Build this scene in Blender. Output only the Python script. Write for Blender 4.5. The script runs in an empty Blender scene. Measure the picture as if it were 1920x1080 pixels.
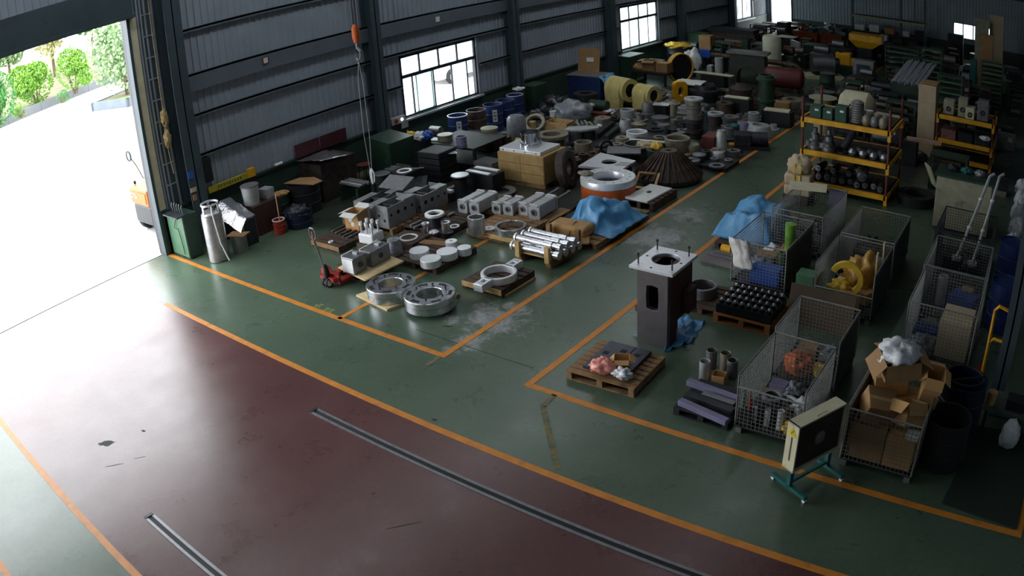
import bpy, math, random
from math import pi, sin, cos, radians, sqrt, hypot, atan2
from mathutils import Vector, Matrix, noise
random.seed(7)
if not hasattr(bpy.types.Camera, 'cycles'):      # the renderer's own camera and portal settings
    try:
        import addon_utils; addon_utils.enable('cycles')
    except Exception: pass
SC = bpy.context.scene
COL = SC.collection

# ---------------------------------------------------------------- camera (wide surveillance lens with barrel distortion)
CAMH = 6.5
RW = [[0.790844, 0.607993, -0.070071], [0.210172, -0.377326, -0.901916], [-0.574799, 0.698548, -0.426189]]   # rows: camera right, down, forward in world axes
FPX, KD = 1571.91, 0.20211922
POLYC = (0.03397285420724927, -1.9221446720946436e-05, 9.148051890686305e-06, -1.4121866565168414e-07)   # angle as a polynomial of image radius in mm
cd = bpy.data.cameras.new('surveillance_camera')
cam = bpy.data.objects.new('surveillance_camera', cd); COL.objects.link(cam)
r_, d_, f_ = (Vector(v).normalized() for v in RW)
cam.matrix_world = Matrix(((r_.x, -d_.x, -f_.x, 0), (r_.y, -d_.y, -f_.y, 0), (r_.z, -d_.z, -f_.z, CAMH), (0, 0, 0, 1)))
cd.sensor_fit = 'HORIZONTAL'; cd.sensor_width = 36; cd.sensor_height = 20.25
cd.lens = FPX * 36 / 1920
cd.type = 'PANO'
for holder in (getattr(cd, 'cycles', None), cd):
    try:
        holder.panorama_type = 'FISHEYE_LENS_POLYNOMIAL'
        holder.fisheye_fov = pi
        holder.fisheye_polynomial_k0 = 0.0
        for i_, k_ in enumerate(POLYC): setattr(holder, 'fisheye_polynomial_k%d' % (i_ + 1), -k_)
        break
    except Exception:
        pass
cd.clip_start = 0.05; cd.clip_end = 500
SC.camera = cam

# ---------------------------------------------------------------- world: bright overcast sky
w = bpy.data.worlds.new('overcast_sky'); SC.world = w; w.use_nodes = True
bgn = w.node_tree.nodes['Background']; bgn.inputs[0].default_value = (0.93, 0.97, 1.0, 1); bgn.inputs[1].default_value = 8.2
SC.view_settings.view_transform = 'Standard'; SC.view_settings.look = 'None'
SC.view_settings.exposure = 0.0; SC.view_settings.gamma = 1.0; SC.view_settings.use_curve_mapping = False
def portal(name, loc, rot, sx, sy):
    l = bpy.data.lights.new(name, 'AREA'); l.shape = 'RECTANGLE'; l.size = sx; l.size_y = sy; l.cycles.is_portal = True
    o = bpy.data.objects.new(name, l); COL.objects.link(o); o.location = loc; o.rotation_euler = rot
portal('daylight_door', (-17.6, 2.0, 2.9), (0, -pi/2, 0), 5.8, 12.4)
for y_, z_, a_, b_ in ((18.3, 1.98, 1.9, 3.4), (30.7, 1.98, 1.9, 3.3), (42.8, 1.98, 1.9, 3.0)):
    portal('daylight_window', (-17.5, y_, z_), (0, -pi/2, 0), a_, b_)
ADDED_SKYL = [(-14.2, 0.8), (-6.6, 0.26)]     # unseen roof openings added to let in sky light: centre x, width
for x_, w_ in ADDED_SKYL: portal('added_roof_daylight', (x_, 19.0, 9.3), (0, 0, 0), w_, 50)

# ---------------------------------------------------------------- pixel -> place helpers (a pixel gives a direction; the plane it stands on gives the distance)
def ray(px, py):
    x = (px - 960.) / FPX; y = (py - 540.) / FPX
    s = 1 / (1 - KD * (x*x + y*y) * FPX * FPX * 1e-6)
    x *= s; y *= s
    return r_ * x + d_ * y + f_
CPOS = Vector((0, 0, CAMH))
def g(px, py, z=0.0):
    d = ray(px, py); return CPOS + d * ((z - CAMH) / d.z)
def onx(px, py, X):
    d = ray(px, py); return CPOS + d * (X / d.x)
def ony(px, py, Y):
    d = ray(px, py); return CPOS + d * (Y / d.y)
def msz(px, py, z, wpx):
    d = ray(px, py); t = (z - CAMH) / d.z
    return (ray(px + wpx/2, py) - ray(px - wpx/2, py)).length * t

# ---------------------------------------------------------------- materials
def lin(c):
    return tuple(((v/255)/12.92 if v/255 <= 0.04045 else ((v/255+0.055)/1.055)**2.4) for v in c)
MATS = {}
def mat(name, rgb, rough=0.5, metal=0.0, var=0.25, scale=6.0, bump=0.0, rgb2=None, amt=0.0, rs=None, trans=0, alpha=1, coat=0):
    """procedural: base colour broken up by two noises, optional second colour in patches, roughness variation, fine bump"""
    if name in MATS: return MATS[name]
    m = bpy.data.materials.new(name); m.use_nodes = True; nt = m.node_tree; N = nt.nodes; L = nt.links
    b = N['Principled BSDF']; c = lin(rgb)
    tc = N.new('ShaderNodeTexCoord'); n1 = N.new('ShaderNodeTexNoise'); n1.inputs['Scale'].default_value = scale; n1.inputs['Detail'].default_value = 6
    L.new(tc.outputs['Object'], n1.inputs['Vector'])
    r1 = N.new('ShaderNodeValToRGB'); L.new(n1.outputs[0], r1.inputs[0])
    r1.color_ramp.elements[0].position = 0.3; r1.color_ramp.elements[1].position = 0.72
    r1.color_ramp.elements[0].color = (*[v*(1-var) for v in c], 1); r1.color_ramp.elements[1].color = (*[min(1, v*(1+var)) for v in c], 1)
    out = r1.outputs[0]
    if rgb2:
        n2 = N.new('ShaderNodeTexNoise'); n2.inputs['Scale'].default_value = scale*0.55; n2.inputs['Detail'].default_value = 8; n2.inputs['Roughness'].default_value = 0.65
        L.new(tc.outputs['Object'], n2.inputs['Vector'])
        r2 = N.new('ShaderNodeValToRGB'); p = 0.5 + (0.5-amt)*0.5
        r2.color_ramp.elements[0].position = max(0.0, p-0.06); r2.color_ramp.elements[1].position = min(1.0, p+0.08)
        L.new(n2.outputs[0], r2.inputs[0])
        mx = N.new('ShaderNodeMix'); mx.data_type = 'RGBA'; L.new(r2.outputs[0], mx.inputs[0]); L.new(out, mx.inputs[6])
        mx.inputs[7].default_value = (*lin(rgb2), 1); out = mx.outputs[2]
    L.new(out, b.inputs['Base Color'])
    b.inputs['Metallic'].default_value = metal
    if rs:
        mr = N.new('ShaderNodeMapRange'); L.new(n1.outputs[0], mr.inputs[0]); mr.inputs[1].default_value = 0.3; mr.inputs[2].default_value = 0.7
        mr.inputs[3].default_value = rs[0]; mr.inputs[4].default_value = rs[1]; L.new(mr.outputs[0], b.inputs['Roughness'])
    else: b.inputs['Roughness'].default_value = rough
    if bump:
        bp = N.new('ShaderNodeBump'); bp.inputs['Strength'].default_value = bump; bp.inputs['Distance'].default_value = 0.02
        L.new(n1.outputs[0], bp.inputs['Height']); L.new(bp.outputs[0], b.inputs['Normal'])
    if trans: b.inputs['Transmission Weight'].default_value = trans
    if alpha < 1: b.inputs['Alpha'].default_value = alpha
    if coat: b.inputs['Coat Weight'].default_value = coat; b.inputs['Coat Roughness'].default_value = 0.12
    MATS[name] = m; return m

STEEL = mat('machined_steel', (206, 208, 214), 0.3, 0.95, 0.06, 14, rs=(0.25, 0.34))
STEELW = mat('pale_milled_steel', (240, 242, 246), 0.4, 0.5, 0.05, 12, rs=(0.3, 0.42))
STEELM = mat('dull_steel', (132, 134, 138), 0.45, 0.85, 0.2, 12, rs=(0.35, 0.6))
STEELD = mat('dark_steel', (62, 64, 70), 0.45, 0.7, 0.3, 10, rs=(0.32, 0.6))
BLACKM = mat('blackened_steel', (30, 31, 36), 0.65, 0.15, 0.3, 8)
CAST = mat('grey_casting', (124, 124, 124), 0.46, 0.45, 0.2, 9, 0.2, (96, 90, 84), 0.25)
CASTL = mat('pale_grey_paint', (182, 184, 186), 0.42, 0.3, 0.14, 7, 0.05, (140, 138, 136), 0.2)
CASTT = mat('tan_casting', (144, 136, 120), 0.5, 0.35, 0.2, 9, 0.2, (104, 92, 76), 0.3)
RUST = mat('brown_rusted_steel', (86, 70, 60), 0.55, 0.4, 0.3, 9, 0.3, (60, 46, 40), 0.4)
RUSTD = mat('dark_rusted_steel', (66, 56, 52), 0.7, 0.25, 0.3, 9, 0.3, (44, 36, 34), 0.4)
REDP = mat('red_oxide_paint', (104, 48, 42), 0.6, 0.0, 0.25, 6, 0.1)
REDB = mat('bright_red_paint', (158, 44, 34), 0.45, 0.0, 0.2, 6)
ORANGEP = mat('orange_paint', (198, 92, 32), 0.5, 0.0, 0.15, 6, 0, (150, 66, 26), 0.2)
YELLOWP = mat('rack_yellow_paint', (226, 166, 28), 0.5, 0.0, 0.18, 5, 0, (150, 84, 34), 0.12)
YELLOWC = mat('yellow_primer_casting', (196, 180, 116), 0.6, 0.0, 0.15, 5, 0.1, (140, 122, 78), 0.2)
YELLOWB = mat('bright_yellow_plastic', (228, 186, 60), 0.45, 0.0, 0.2, 8)
WOOD = mat('pallet_wood', (142, 110, 74), 0.75, 0.0, 0.28, 7, 0.2, (98, 72, 48), 0.35)
WOODD = mat('oily_dark_wood', (72, 54, 42), 0.7, 0.0, 0.3, 7, 0.2, (44, 34, 30), 0.35)
WOODL = mat('fresh_pine_wood', (202, 168, 112), 0.7, 0.0, 0.18, 6, 0.1, (168, 132, 84), 0.25)
PLY = mat('pale_plywood', (208, 186, 140), 0.65, 0.0, 0.15, 5, 0.05, (176, 150, 108), 0.25)
CARTON = mat('brown_carton', (192, 150, 96), 0.8, 0.0, 0.1, 4, 0.05)
CARTOND = mat('dull_brown_carton', (156, 120, 80), 0.8, 0.0, 0.14, 4, 0.05)
CARTONB = mat('pale_beige_carton', (188, 170, 142), 0.8, 0.0, 0.1, 4, 0.05)
TARP = mat('blue_tarpaulin', (84, 152, 202), 0.42, 0.0, 0.14, 9, 0.1, (116, 176, 216), 0.25)
BLUED = mat('dark_blue_paint', (32, 52, 104), 0.45, 0.0, 0.22, 6, 0, (30, 38, 60), 0.25)
BLUEB = mat('bright_blue_plastic', (34, 84, 178), 0.4, 0.0, 0.15, 6)
NAVY = mat('navy_plastic', (22, 28, 52), 0.4, 0.0, 0.2, 6)
GREENC = mat('cabinet_green_paint', (70, 112, 82), 0.5, 0.0, 0.12, 5, 0, (56, 92, 70), 0.2)
GREEND = mat('dark_green_paint', (36, 62, 48), 0.5, 0.0, 0.2, 6, 0, (26, 40, 34), 0.25)
TEAL = mat('teal_green_paint', (24, 92, 88), 0.45, 0.0, 0.15, 6)
WHITEP = mat('white_plastic', (222, 222, 220), 0.5, 0.0, 0.06, 8)
WHITEF = mat('white_film', (214, 216, 220), 0.3, 0.0, 0.1, 12, 0.2)
CREAM = mat('cream_paint', (206, 200, 168), 0.55, 0.0, 0.1, 5, 0, (170, 160, 130), 0.15)
CREAMD = mat('dirty_cream_paint', (150, 148, 124), 0.6, 0.0, 0.16, 5, 0.05, (108, 104, 88), 0.25)
GREYP = mat('grey_plastic_sheet', (118, 122, 130), 0.3, 0.0, 0.3, 14, 0.3)
BAGD = mat('black_bag_film', (44, 46, 52), 0.28, 0.0, 0.3, 10, 0.3)
RUBBER = mat('black_rubber', (26, 26, 28), 0.75, 0.0, 0.2, 8)
PINK = mat('pink_plastic_bag', (226, 140, 126), 0.35, 0.0, 0.16, 14, 0.3, (236, 176, 164), 0.3)
GALV = mat('galvanised_wire', (140, 142, 140), 0.5, 0.6, 0.15, 8, 0, (110, 100, 88), 0.2)
FOIL = mat('silver_foil', (200, 200, 206), 0.25, 0.9, 0.2, 20, 0.6)
ROPE = mat('tan_rope', (168, 146, 100), 0.85, 0.0, 0.2, 20)
KRAFT = mat('kraft_paper', (178, 138, 88), 0.7, 0.0, 0.14, 6, 0.15)
PURPLEG = mat('violet_grey_paint', (120, 116, 146), 0.5, 0.05, 0.14, 6)
BLACKR = mat('black_roller_enamel', (22, 23, 27), 0.3, 0.2, 0.2, 6)
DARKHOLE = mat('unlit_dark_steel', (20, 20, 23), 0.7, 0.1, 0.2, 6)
INK = mat('black_print', (26, 24, 22), 0.7)
GLASSG = mat('grey_tinted_glass', (60, 66, 74), 0.1, 0.0, 0.1, 3)

# ---------------------------------------------------------------- mesh builder
class MB:
    def __init__(s): s.v = []; s.f = []; s.soft = False
    def add(s, vs, fs):
        o = len(s.v); s.v += [tuple(v) for v in vs]; s.f += [tuple(i+o for i in q) for q in fs]; return s
    def box(s, c, d, rz=0.0, rx=0.0, ry=0.0):
        hx, hy, hz = d[0]/2, d[1]/2, d[2]/2
        R = Matrix.Rotation(rz, 3, 'Z') @ Matrix.Rotation(ry, 3, 'Y') @ Matrix.Rotation(rx, 3, 'X') if (rz or rx or ry) else None
        vs = []
        for z in (-hz, hz):
            for x, y in ((-hx, -hy), (hx, -hy), (hx, hy), (-hx, hy)):
                p = Vector((x, y, z)); p = R @ p if R else p
                vs.append((p.x+c[0], p.y+c[1], p.z+c[2]))
        return s.add(vs, [(3,2,1,0), (4,5,6,7), (0,1,5,4), (1,2,6,5), (2,3,7,6), (3,0,4,7)])
    def b2(s, lo, hi): return s.box([(a+b)/2 for a, b in zip(lo, hi)], [b-a for a, b in zip(lo, hi)])
    def lathe(s, prof, n=32, c=(0, 0, 0), close=True, axis='Z'):
        vs = []; fs = []; m = len(prof)
        for i in range(n):
            a = 2*pi*i/n; ca, sa = cos(a), sin(a)
            for r, z in prof:
                p = (r*ca, r*sa, z)
                if axis == 'X': p = (z, r*ca, r*sa)
                elif axis == 'Y': p = (r*sa, z, r*ca)
                vs.append((p[0]+c[0], p[1]+c[1], p[2]+c[2]))
        last = m if close else m-1
        for i in range(n):
            for k in range(last):
                a = i*m+k; b = i*m+(k+1) % m; c2 = ((i+1) % n)*m+(k+1) % m; d2 = ((i+1) % n)*m+k
                fs.append((a, d2, c2, b))
        return s.add(vs, fs)
    def cyl(s, p0, p1, r0, r1=None, n=12, cap=True):
        r1 = r0 if r1 is None else r1; p0 = Vector(p0); p1 = Vector(p1); d = (p1-p0)
        if d.length < 1e-6: return s
        d.normalize(); u = d.orthogonal().normalized(); w_ = d.cross(u)
        vs = []; fs = []
        for p, r in ((p0, r0), (p1, r1)):
            for i in range(n):
                a = 2*pi*i/n; vs.append(p + (u*cos(a) + w_*sin(a))*r)
        for i in range(n): fs.append((i, (i+1) % n, n+(i+1) % n, n+i))
        if cap: fs.append(tuple(range(n))[::-1]); fs.append(tuple(range(n, 2*n)))
        return s.add(vs, fs)
    def tube(s, pts, r, n=8):
        pts = [Vector(p) for p in pts]; vs = []; fs = []; up = None
        for i, p in enumerate(pts):
            d = (pts[min(i+1, len(pts)-1)] - pts[max(i-1, 0)]).normalized()
            up = d.orthogonal().normalized() if up is None else (up - d*up.dot(d)).normalized()
            w_ = d.cross(up); rr = r[i] if isinstance(r, (list, tuple)) else r
            for k in range(n):
                a = 2*pi*k/n; vs.append(p + (up*cos(a)+w_*sin(a))*rr)
        for i in range(len(pts)-1):
            for k in range(n): fs.append((i*n+k, i*n+(k+1) % n, (i+1)*n+(k+1) % n, (i+1)*n+k))
        fs.append(tuple(range(n))[::-1]); fs.append(tuple(range((len(pts)-1)*n, len(pts)*n)))
        return s.add(vs, fs)
    def prism(s, poly, z0, z1):
        n = len(poly); vs = [(x, y, z0) for x, y in poly] + [(x, y, z1) for x, y in poly]
        return s.add(vs, [tuple(range(n))[::-1], tuple(range(n, 2*n))] + [(i, (i+1) % n, n+(i+1) % n, n+i) for i in range(n)])
    def frame(s, outer, inner, z0, z1):
        """plate with one opening: outer and inner loops of equal length"""
        n = len(outer); vs = [(x, y, z) for z in (z0, z1) for L in (outer, inner) for x, y in L]; fs = []
        for i in range(n):
            j = (i+1) % n
            fs += [(i, j, 2*n+j, 2*n+i), (n+j, n+i, 3*n+i, 3*n+j), (2*n+i, 2*n+j, 3*n+j, 3*n+i), (j, i, n+i, n+j)]
        return s.add(vs, fs)
    def xf(s, M):
        s.v = [tuple(M @ Vector(v)) for v in s.v]; return s
    def obj(s, name, m, parent=None, loc=(0, 0, 0), rz=0.0, smooth=True, bev=0.0):
        me = bpy.data.meshes.new(name); me.from_pydata(s.v, [], s.f); me.update()
        if smooth:
            me.polygons.foreach_set('use_smooth', [True]*len(me.polygons)); s.soft or me.set_sharp_from_angle(angle=0.7)
        me.materials.append(m)
        o = bpy.data.objects.new(name, me); COL.objects.link(o); o.location = loc; o.rotation_euler = (0, 0, rz)
        if parent: o.parent = parent
        if bev:
            bm_ = o.modifiers.new('edge', 'BEVEL'); bm_.width = bev; bm_.segments = 2; bm_.limit_method = 'ANGLE'
        return o
def tag(o, label, cat, group=None):
    o['label'] = label; o['category'] = cat
    if group: o['group'] = group
    return o
def thing(name, label, cat, loc=(0, 0, 0), rz=0.0, group=None, rot=None):
    o = bpy.data.objects.new(name, None); COL.objects.link(o); o.empty_display_size = 0.2
    o.location = loc; o.rotation_euler = rot or (0, 0, rz); return tag(o, label, cat, group)
def struct(name, mb, m, parent=None, smooth=False):
    o = mb.obj(name, m, parent, smooth=smooth)
    o['kind'] = 'structure'
    return o
def dup(root, loc, rz=None, label=None, group=None, scale=None):
    r = root.copy(); COL.objects.link(r); r.location = loc
    if rz is not None: r.rotation_euler = (root.rotation_euler[0], root.rotation_euler[1], rz)
    if label: r['label'] = label
    if group: r['group'] = group
    if scale: r.scale = scale
    for ch in list(root.children):
        c = ch.copy(); COL.objects.link(c); c.parent = r
        for q in ch.children:
            d = q.copy(); COL.objects.link(d); d.parent = c
    return r
def circ(n, r, cx=0, cy=0, a0=0): return [(cx+r*cos(a0+2*pi*i/n), cy+r*sin(a0+2*pi*i/n)) for i in range(n)]
def lettering(txt, size, m, parent, loc, rot, name='lettering', depth=0.002):
    c = bpy.data.curves.new(name, 'FONT'); c.body = txt; c.size = size; c.extrude = depth; c.align_x = 'CENTER'; c.align_y = 'CENTER'
    t = bpy.data.objects.new(name, c); COL.objects.link(t)
    dg = bpy.context.evaluated_depsgraph_get(); me = bpy.data.meshes.new_from_object(t.evaluated_get(dg))
    bpy.data.objects.remove(t); me.materials.clear(); me.materials.append(m)
    o = bpy.data.objects.new(name, me); COL.objects.link(o); o.parent = parent; o.location = loc; o.rotation_euler = rot
    return o
# ================================================================ SETTING
def floor_mat(name, rgb, worn, patch=None, darkened=None):
    """glossy painted concrete: mottled paint, scuffs, grey worn-through patches"""
    m = bpy.data.materials.new(name); m.use_nodes = True; nt = m.node_tree; N = nt.nodes; L = nt.links; b = N['Principled BSDF']
    tc = N.new('ShaderNodeTexCoord')
    def nz(sc, det=6, ro=0.55, dist=0.0):
        n = N.new('ShaderNodeTexNoise'); n.inputs['Scale'].default_value = sc; n.inputs['Detail'].default_value = det; n.inputs['Roughness'].default_value = ro
        n.inputs['Distortion'].default_value = dist; L.new(tc.outputs['Object'], n.inputs['Vector']); return n
    def ramp(src, a, c0, bb, c1):
        r = N.new('ShaderNodeValToRGB'); e = r.color_ramp.elements; e[0].position = a; e[0].color = (*c0, 1); e[1].position = bb; e[1].color = (*c1, 1); L.new(src, r.inputs[0]); return r
    def mix(fac, a, bcol, bl='MIX'):
        x = N.new('ShaderNodeMix'); x.data_type = 'RGBA'; x.blend_type = bl
        if fac is None: x.inputs[0].default_value = 1
        else: L.new(fac, x.inputs[0])
        L.new(a, x.inputs[6])
        if isinstance(bcol, tuple): x.inputs[7].default_value = (*bcol, 1)
        else: L.new(bcol, x.inputs[7])
        return x.outputs[2]
    c = lin(rgb); base = ramp(nz(0.55, 8, 0.6).outputs[0], 0.3, tuple(v*0.82 for v in c), 0.7, tuple(min(1, v*1.16) for v in c)).outputs[0]
    fine = ramp(nz(9, 8, 0.7).outputs[0], 0.35, (0.86,)*3, 0.7, (1.12,)*3).outputs[0]; base = mix(None, base, fine, 'MULTIPLY')
    scuff = ramp(nz(2.2, 10, 0.75, 1.5).outputs[0], 0.55, (0,)*3, 0.78, (0.4,)*3).outputs[0]
    base = mix(scuff, base, lin(worn))
    spots = ramp(nz(9.0, 3, 0.6).outputs[0], 0.74, (0,)*3, 0.78, (0.8,)*3).outputs[0]; base = mix(spots, base, (0.02, 0.02, 0.022))
    if patch:
        tot = None
        for (px_, py_, rad, amt) in patch:
            sub = N.new('ShaderNodeVectorMath'); sub.operation = 'DISTANCE'; L.new(tc.outputs['Object'], sub.inputs[0]); sub.inputs[1].default_value = (px_, py_, 0)
            mr = N.new('ShaderNodeMapRange'); L.new(sub.outputs['Value'], mr.inputs[0]); mr.inputs[1].default_value = rad; mr.inputs[2].default_value = 0.0; mr.inputs[3].default_value = 0; mr.inputs[4].default_value = amt
            if tot is None: tot = mr.outputs[0]
            else:
                ad = N.new('ShaderNodeMath'); ad.operation = 'MAXIMUM'; L.new(tot, ad.inputs[0]); L.new(mr.outputs[0], ad.inputs[1]); tot = ad.outputs[0]
        pn = nz(3.0, 9, 0.7, 0.6); ad = N.new('ShaderNodeMath'); ad.operation = 'ADD'; L.new(tot, ad.inputs[0]); L.new(pn.outputs[0], ad.inputs[1])
        fac = ramp(ad.outputs[0], 0.78, (0,)*3, 0.92, (1,)*3).outputs[0]
        grey = ramp(nz(14, 8, 0.7).outputs[0], 0.3, lin((112, 116, 114)), 0.7, lin((168, 170, 168))).outputs[0]
        base = mix(fac, base, grey)
    for (ox, oy, rad) in darkened or ():      # darker storage areas with ragged edges
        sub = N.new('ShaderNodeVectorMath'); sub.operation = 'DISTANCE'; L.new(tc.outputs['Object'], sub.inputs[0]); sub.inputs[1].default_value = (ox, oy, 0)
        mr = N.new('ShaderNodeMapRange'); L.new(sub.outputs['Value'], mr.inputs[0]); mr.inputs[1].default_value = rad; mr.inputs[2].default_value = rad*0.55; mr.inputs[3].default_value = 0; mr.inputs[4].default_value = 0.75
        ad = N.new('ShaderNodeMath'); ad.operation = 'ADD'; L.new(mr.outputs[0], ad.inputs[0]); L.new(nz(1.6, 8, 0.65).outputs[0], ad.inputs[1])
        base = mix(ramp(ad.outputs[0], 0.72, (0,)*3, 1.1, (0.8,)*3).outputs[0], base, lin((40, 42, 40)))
    L.new(base, b.inputs['Base Color'])
    rr = ramp(nz(1.3, 8, 0.65).outputs[0], 0.3, (0.25,)*3, 0.75, (0.36,)*3); L.new(rr.outputs[0], b.inputs['Roughness'])
    b.inputs['Specular IOR Level'].default_value = 0.55
    bp = N.new('ShaderNodeBump'); bp.inputs['Strength'].default_value = 0.1; bp.inputs['Distance'].default_value = 0.01; L.new(nz(3.5, 6, 0.6).outputs[0], bp.inputs['Height']); L.new(bp.outputs[0], b.inputs['Normal'])
    return m
GP = [(g(930, 600).x, g(930, 600).y, 1.3, 0.55), (g(880, 640).x, g(880, 640).y, 1.1, 0.42), (g(1225, 445).x, g(1225, 445).y, 1.5, 0.55), (g(1290, 400).x, g(1290, 400).y, 1.6, 0.4), (g(850, 600).x, g(850, 600).y, .9, .4)]
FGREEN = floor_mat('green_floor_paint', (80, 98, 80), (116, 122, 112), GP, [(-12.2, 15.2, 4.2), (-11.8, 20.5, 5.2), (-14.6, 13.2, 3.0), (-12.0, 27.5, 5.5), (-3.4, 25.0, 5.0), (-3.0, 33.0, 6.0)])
FRED = floor_mat('oxide_red_floor_paint', (92, 56, 56), (110, 88, 88))
XW = -17.2; XR = 5.5; Y0 = -8.0; YF = 46.6; ZR = 9.2
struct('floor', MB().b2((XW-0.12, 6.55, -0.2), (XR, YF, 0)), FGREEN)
struct('floor', MB().b2((XW-0.12, 1.9, -0.2), (XR, 6.55, 0)), FRED)
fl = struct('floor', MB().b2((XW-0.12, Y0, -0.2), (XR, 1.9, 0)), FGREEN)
LINE = mat('orange_floor_line_paint', (206, 128, 40), 0.5, 0, 0.16, 5, 0, (150, 100, 56), 0.26)
LINEF = mat('faded_orange_line_paint', (128, 112, 66), 0.6, 0, 0.2, 12, 0, (74, 92, 76), 0.5)
def fline(x0, y0, x1, y1, w=0.11, m=None, z=0.003):
    d = Vector((x1-x0, y1-y0, 0)); 
    o = MB().box((0, 0, z/2), (d.length, w, z)).obj('painted_line', m or LINE, fl, ((x0+x1)/2, (y0+y1)/2, 0), atan2(d.y, d.x), False)
fline(-17.15, 8.1, -8.14, 8.14); fline(-8.2, 8.09, -8.16, 45.5, z=0.0038)
fline(-14.6, 6.55, 5.4, 6.55); fline(-6.53, 8.14, 1.0, 8.13); fline(-6.53, 8.09, -6.4, 45.5, z=0.0038); fline(0.95, 8.08, 1.05, 14, z=0.0038)
fline(-17.1, 1.9, 5.4, 1.9); fline(-17.1, 0.39, 5.4, 0.39)
a_ = g(635, 598); fline(a_.x, a_.y, a_.x+0.1, 14.2, 0.1)
a_ = g(1018, 762); b_ = g(1045, 880); fline(a_.x, a_.y, b_.x, b_.y, 0.09, LINEF); b_ = g(1040, 740); fline(a_.x, a_.y, b_.x, b_.y, 0.09, LINEF)
a_ = g(826, 668); b_ = g(800, 684); fline(a_.x, a_.y, b_.x, b_.y, 0.08, LINEF)
YTXT = mat('faded_yellow_print', (150, 156, 96), 0.6, 0, 0.3, 30)
for i, (px_, py_) in enumerate(((592, 574), (600, 573), (612, 580), (621, 583))):
    p = g(px_, py_); mb = MB()
    for k in range(3): mb.box((0, -0.05+0.05*k, 0.0015), (0.1 if k != 1 else 0.07, 0.016, 0.003))
    mb.box((0.035*(-1)**i, 0, 0.0015), (0.016, 0.13, 0.003)); mb.obj('painted_mark', YTXT, fl, (p.x, p.y, 0), 0.1, False)
# expansion joints cut in the slab
JT = mat('dark_floor_joint', (40, 46, 42), 0.8)
a_ = g(780, 618); b_ = g(1000, 690); MB().box((0, 0, 0.0008), ((b_-a_).length, 0.012, 0.0016)).obj('floor_joint', JT, fl, (a_+b_)/2, atan2(b_.y-a_.y, b_.x-a_.x), False)
# oil marks and scratches on the paint
for k, (px_, py_, w_, asp, rz_) in enumerate(((200, 831, 34, 0.55, 0.9), (269, 808, 12, 0.6, 0.2), (480, 608, 24, 0.4, 0.5), (815, 787, 16, 0.5, 0.3), (216, 872, 40, 0.05, 1.0), (262, 858, 26, 0.05, 1.0), (758, 985, 80, 0.04, 0.95), (840, 612, 26, 0.2, 0.4), (700, 925, 14, 0.3, 0.8))):
    p = g(px_, py_); r = msz(px_, py_, 0, w_)/2; R = random.Random(k); n = 18
    MB().prism([(r*R.uniform(.45, 1)*cos(2*pi*i/n), r*asp*R.uniform(.4, 1)*sin(2*pi*i/n)) for i in range(n)], 0, 0.0018).obj('oil_mark', JT, fl, (p.x, p.y, 0), rz_, False)
MB().b2((XW-0.13, -4.2, 0), (XW-0.09, 8.0, 0.004)).obj('threshold_groove', JT, fl, smooth=False)
# rails sunk in the red lane
for (x0, yy) in ((-8.78, 5.85), (-8.72, 2.68)):
    r = thing('floor_rail', 'long sunken steel rail in the red lane, %s' % ('nearer to the pallets' if yy > 4 else 'farther from the pallets'), 'rail', (x0, yy, 0))
    L_ = 14.0
    for s_ in (-1, 1): MB().b2((0, s_*0.055-0.022, 0), (L_, s_*0.055+0.022, 0.008)).obj('rail_flange', STEELM, r, smooth=False)
    MB().b2((0.04, -0.033, 0), (L_, 0.033, 0.003)).obj('rail_groove', DARKHOLE, r, smooth=False)
    MB().box((0.0, 0, 0.007), (0.06, 0.14, 0.014)).obj('end_stop', STEELD, r, smooth=False)

SHEET = mat('grey_wall_sheet', (146, 156, 166), 0.55, 0.1, 0.08, 1.2, 0.02, (128, 136, 144), 0.2)
BAND = mat('dark_green_wall_paint', (44, 66, 56), 0.6, 0, 0.16, 2.0, 0.03, (34, 48, 44), 0.25)
COLM = mat('blue_green_column_paint', (62, 76, 82), 0.5, 0.1, 0.12, 2.5, 0, (44, 54, 56), 0.2)
GIRT = mat('grey_girt_paint', (98, 108, 116), 0.5, 0.1, 0.1, 2)
FRAME = mat('dark_window_frame', (44, 42, 56), 0.45, 0.3, 0.1, 5)
ALU = mat('pale_aluminium_trim', (176, 180, 186), 0.4, 0.5, 0.1, 6)
def corr(u0, u1, z0, z1, name, parent, axis='Y', pos=XW, sgn=1, pitch=0.2):
    """ribbed sheet: trapezoid ribs standing proud of the wall plane"""
    pts = []; u = math.floor(u0/pitch)*pitch
    while u < u1 + pitch:
        for du, h in ((0, 0), (pitch*0.62, 0), (pitch*0.70, 0.028), (pitch*0.92, 0.028)): pts.append((u+du, h))
        u += pitch
    pts = [p for p in pts if u0 <= p[0] <= u1]; pts = [(u0, 0)] + pts + [(u1, 0)]
    vs = []
    for z in (z0, z1):
        for u, h in pts: vs.append((pos+sgn*h, u, z) if axis == 'Y' else (u, pos+sgn*h, z))
    n = len(pts)
    # thin back so that the sheet is solid
    for z in (z0, z1):
        for u, h in pts: vs.append((pos-sgn*0.03, u, z) if axis == 'Y' else (u, pos-sgn*0.03, z))
    fs = [(i, i+1, n+i+1, n+i) for i in range(n-1)] + [(2*n+i+1, 2*n+i, 3*n+i, 3*n+i+1) for i in range(n-1)]
    fs += [(0, n, 3*n, 2*n), (n-1, 3*n-1, 4*n-1, 2*n-1)] + [(n+i, n+i+1, 3*n+i+1, 3*n+i) for i in range(n-1)] + [(i+1, i, 2*n+i, 2*n+i+1) for i in range(n-1)]
    mb = MB(); mb.add(vs, fs); return mb.obj(name, SHEET, parent, smooth=False)
DY1 = 8.05; DZ = 5.78; DY0 = -4.2
wl = struct('wall_left', MB().b2((XW-0.1, 8.2, 0), (XW+0.06, YF, 1.02)), BAND)
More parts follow.
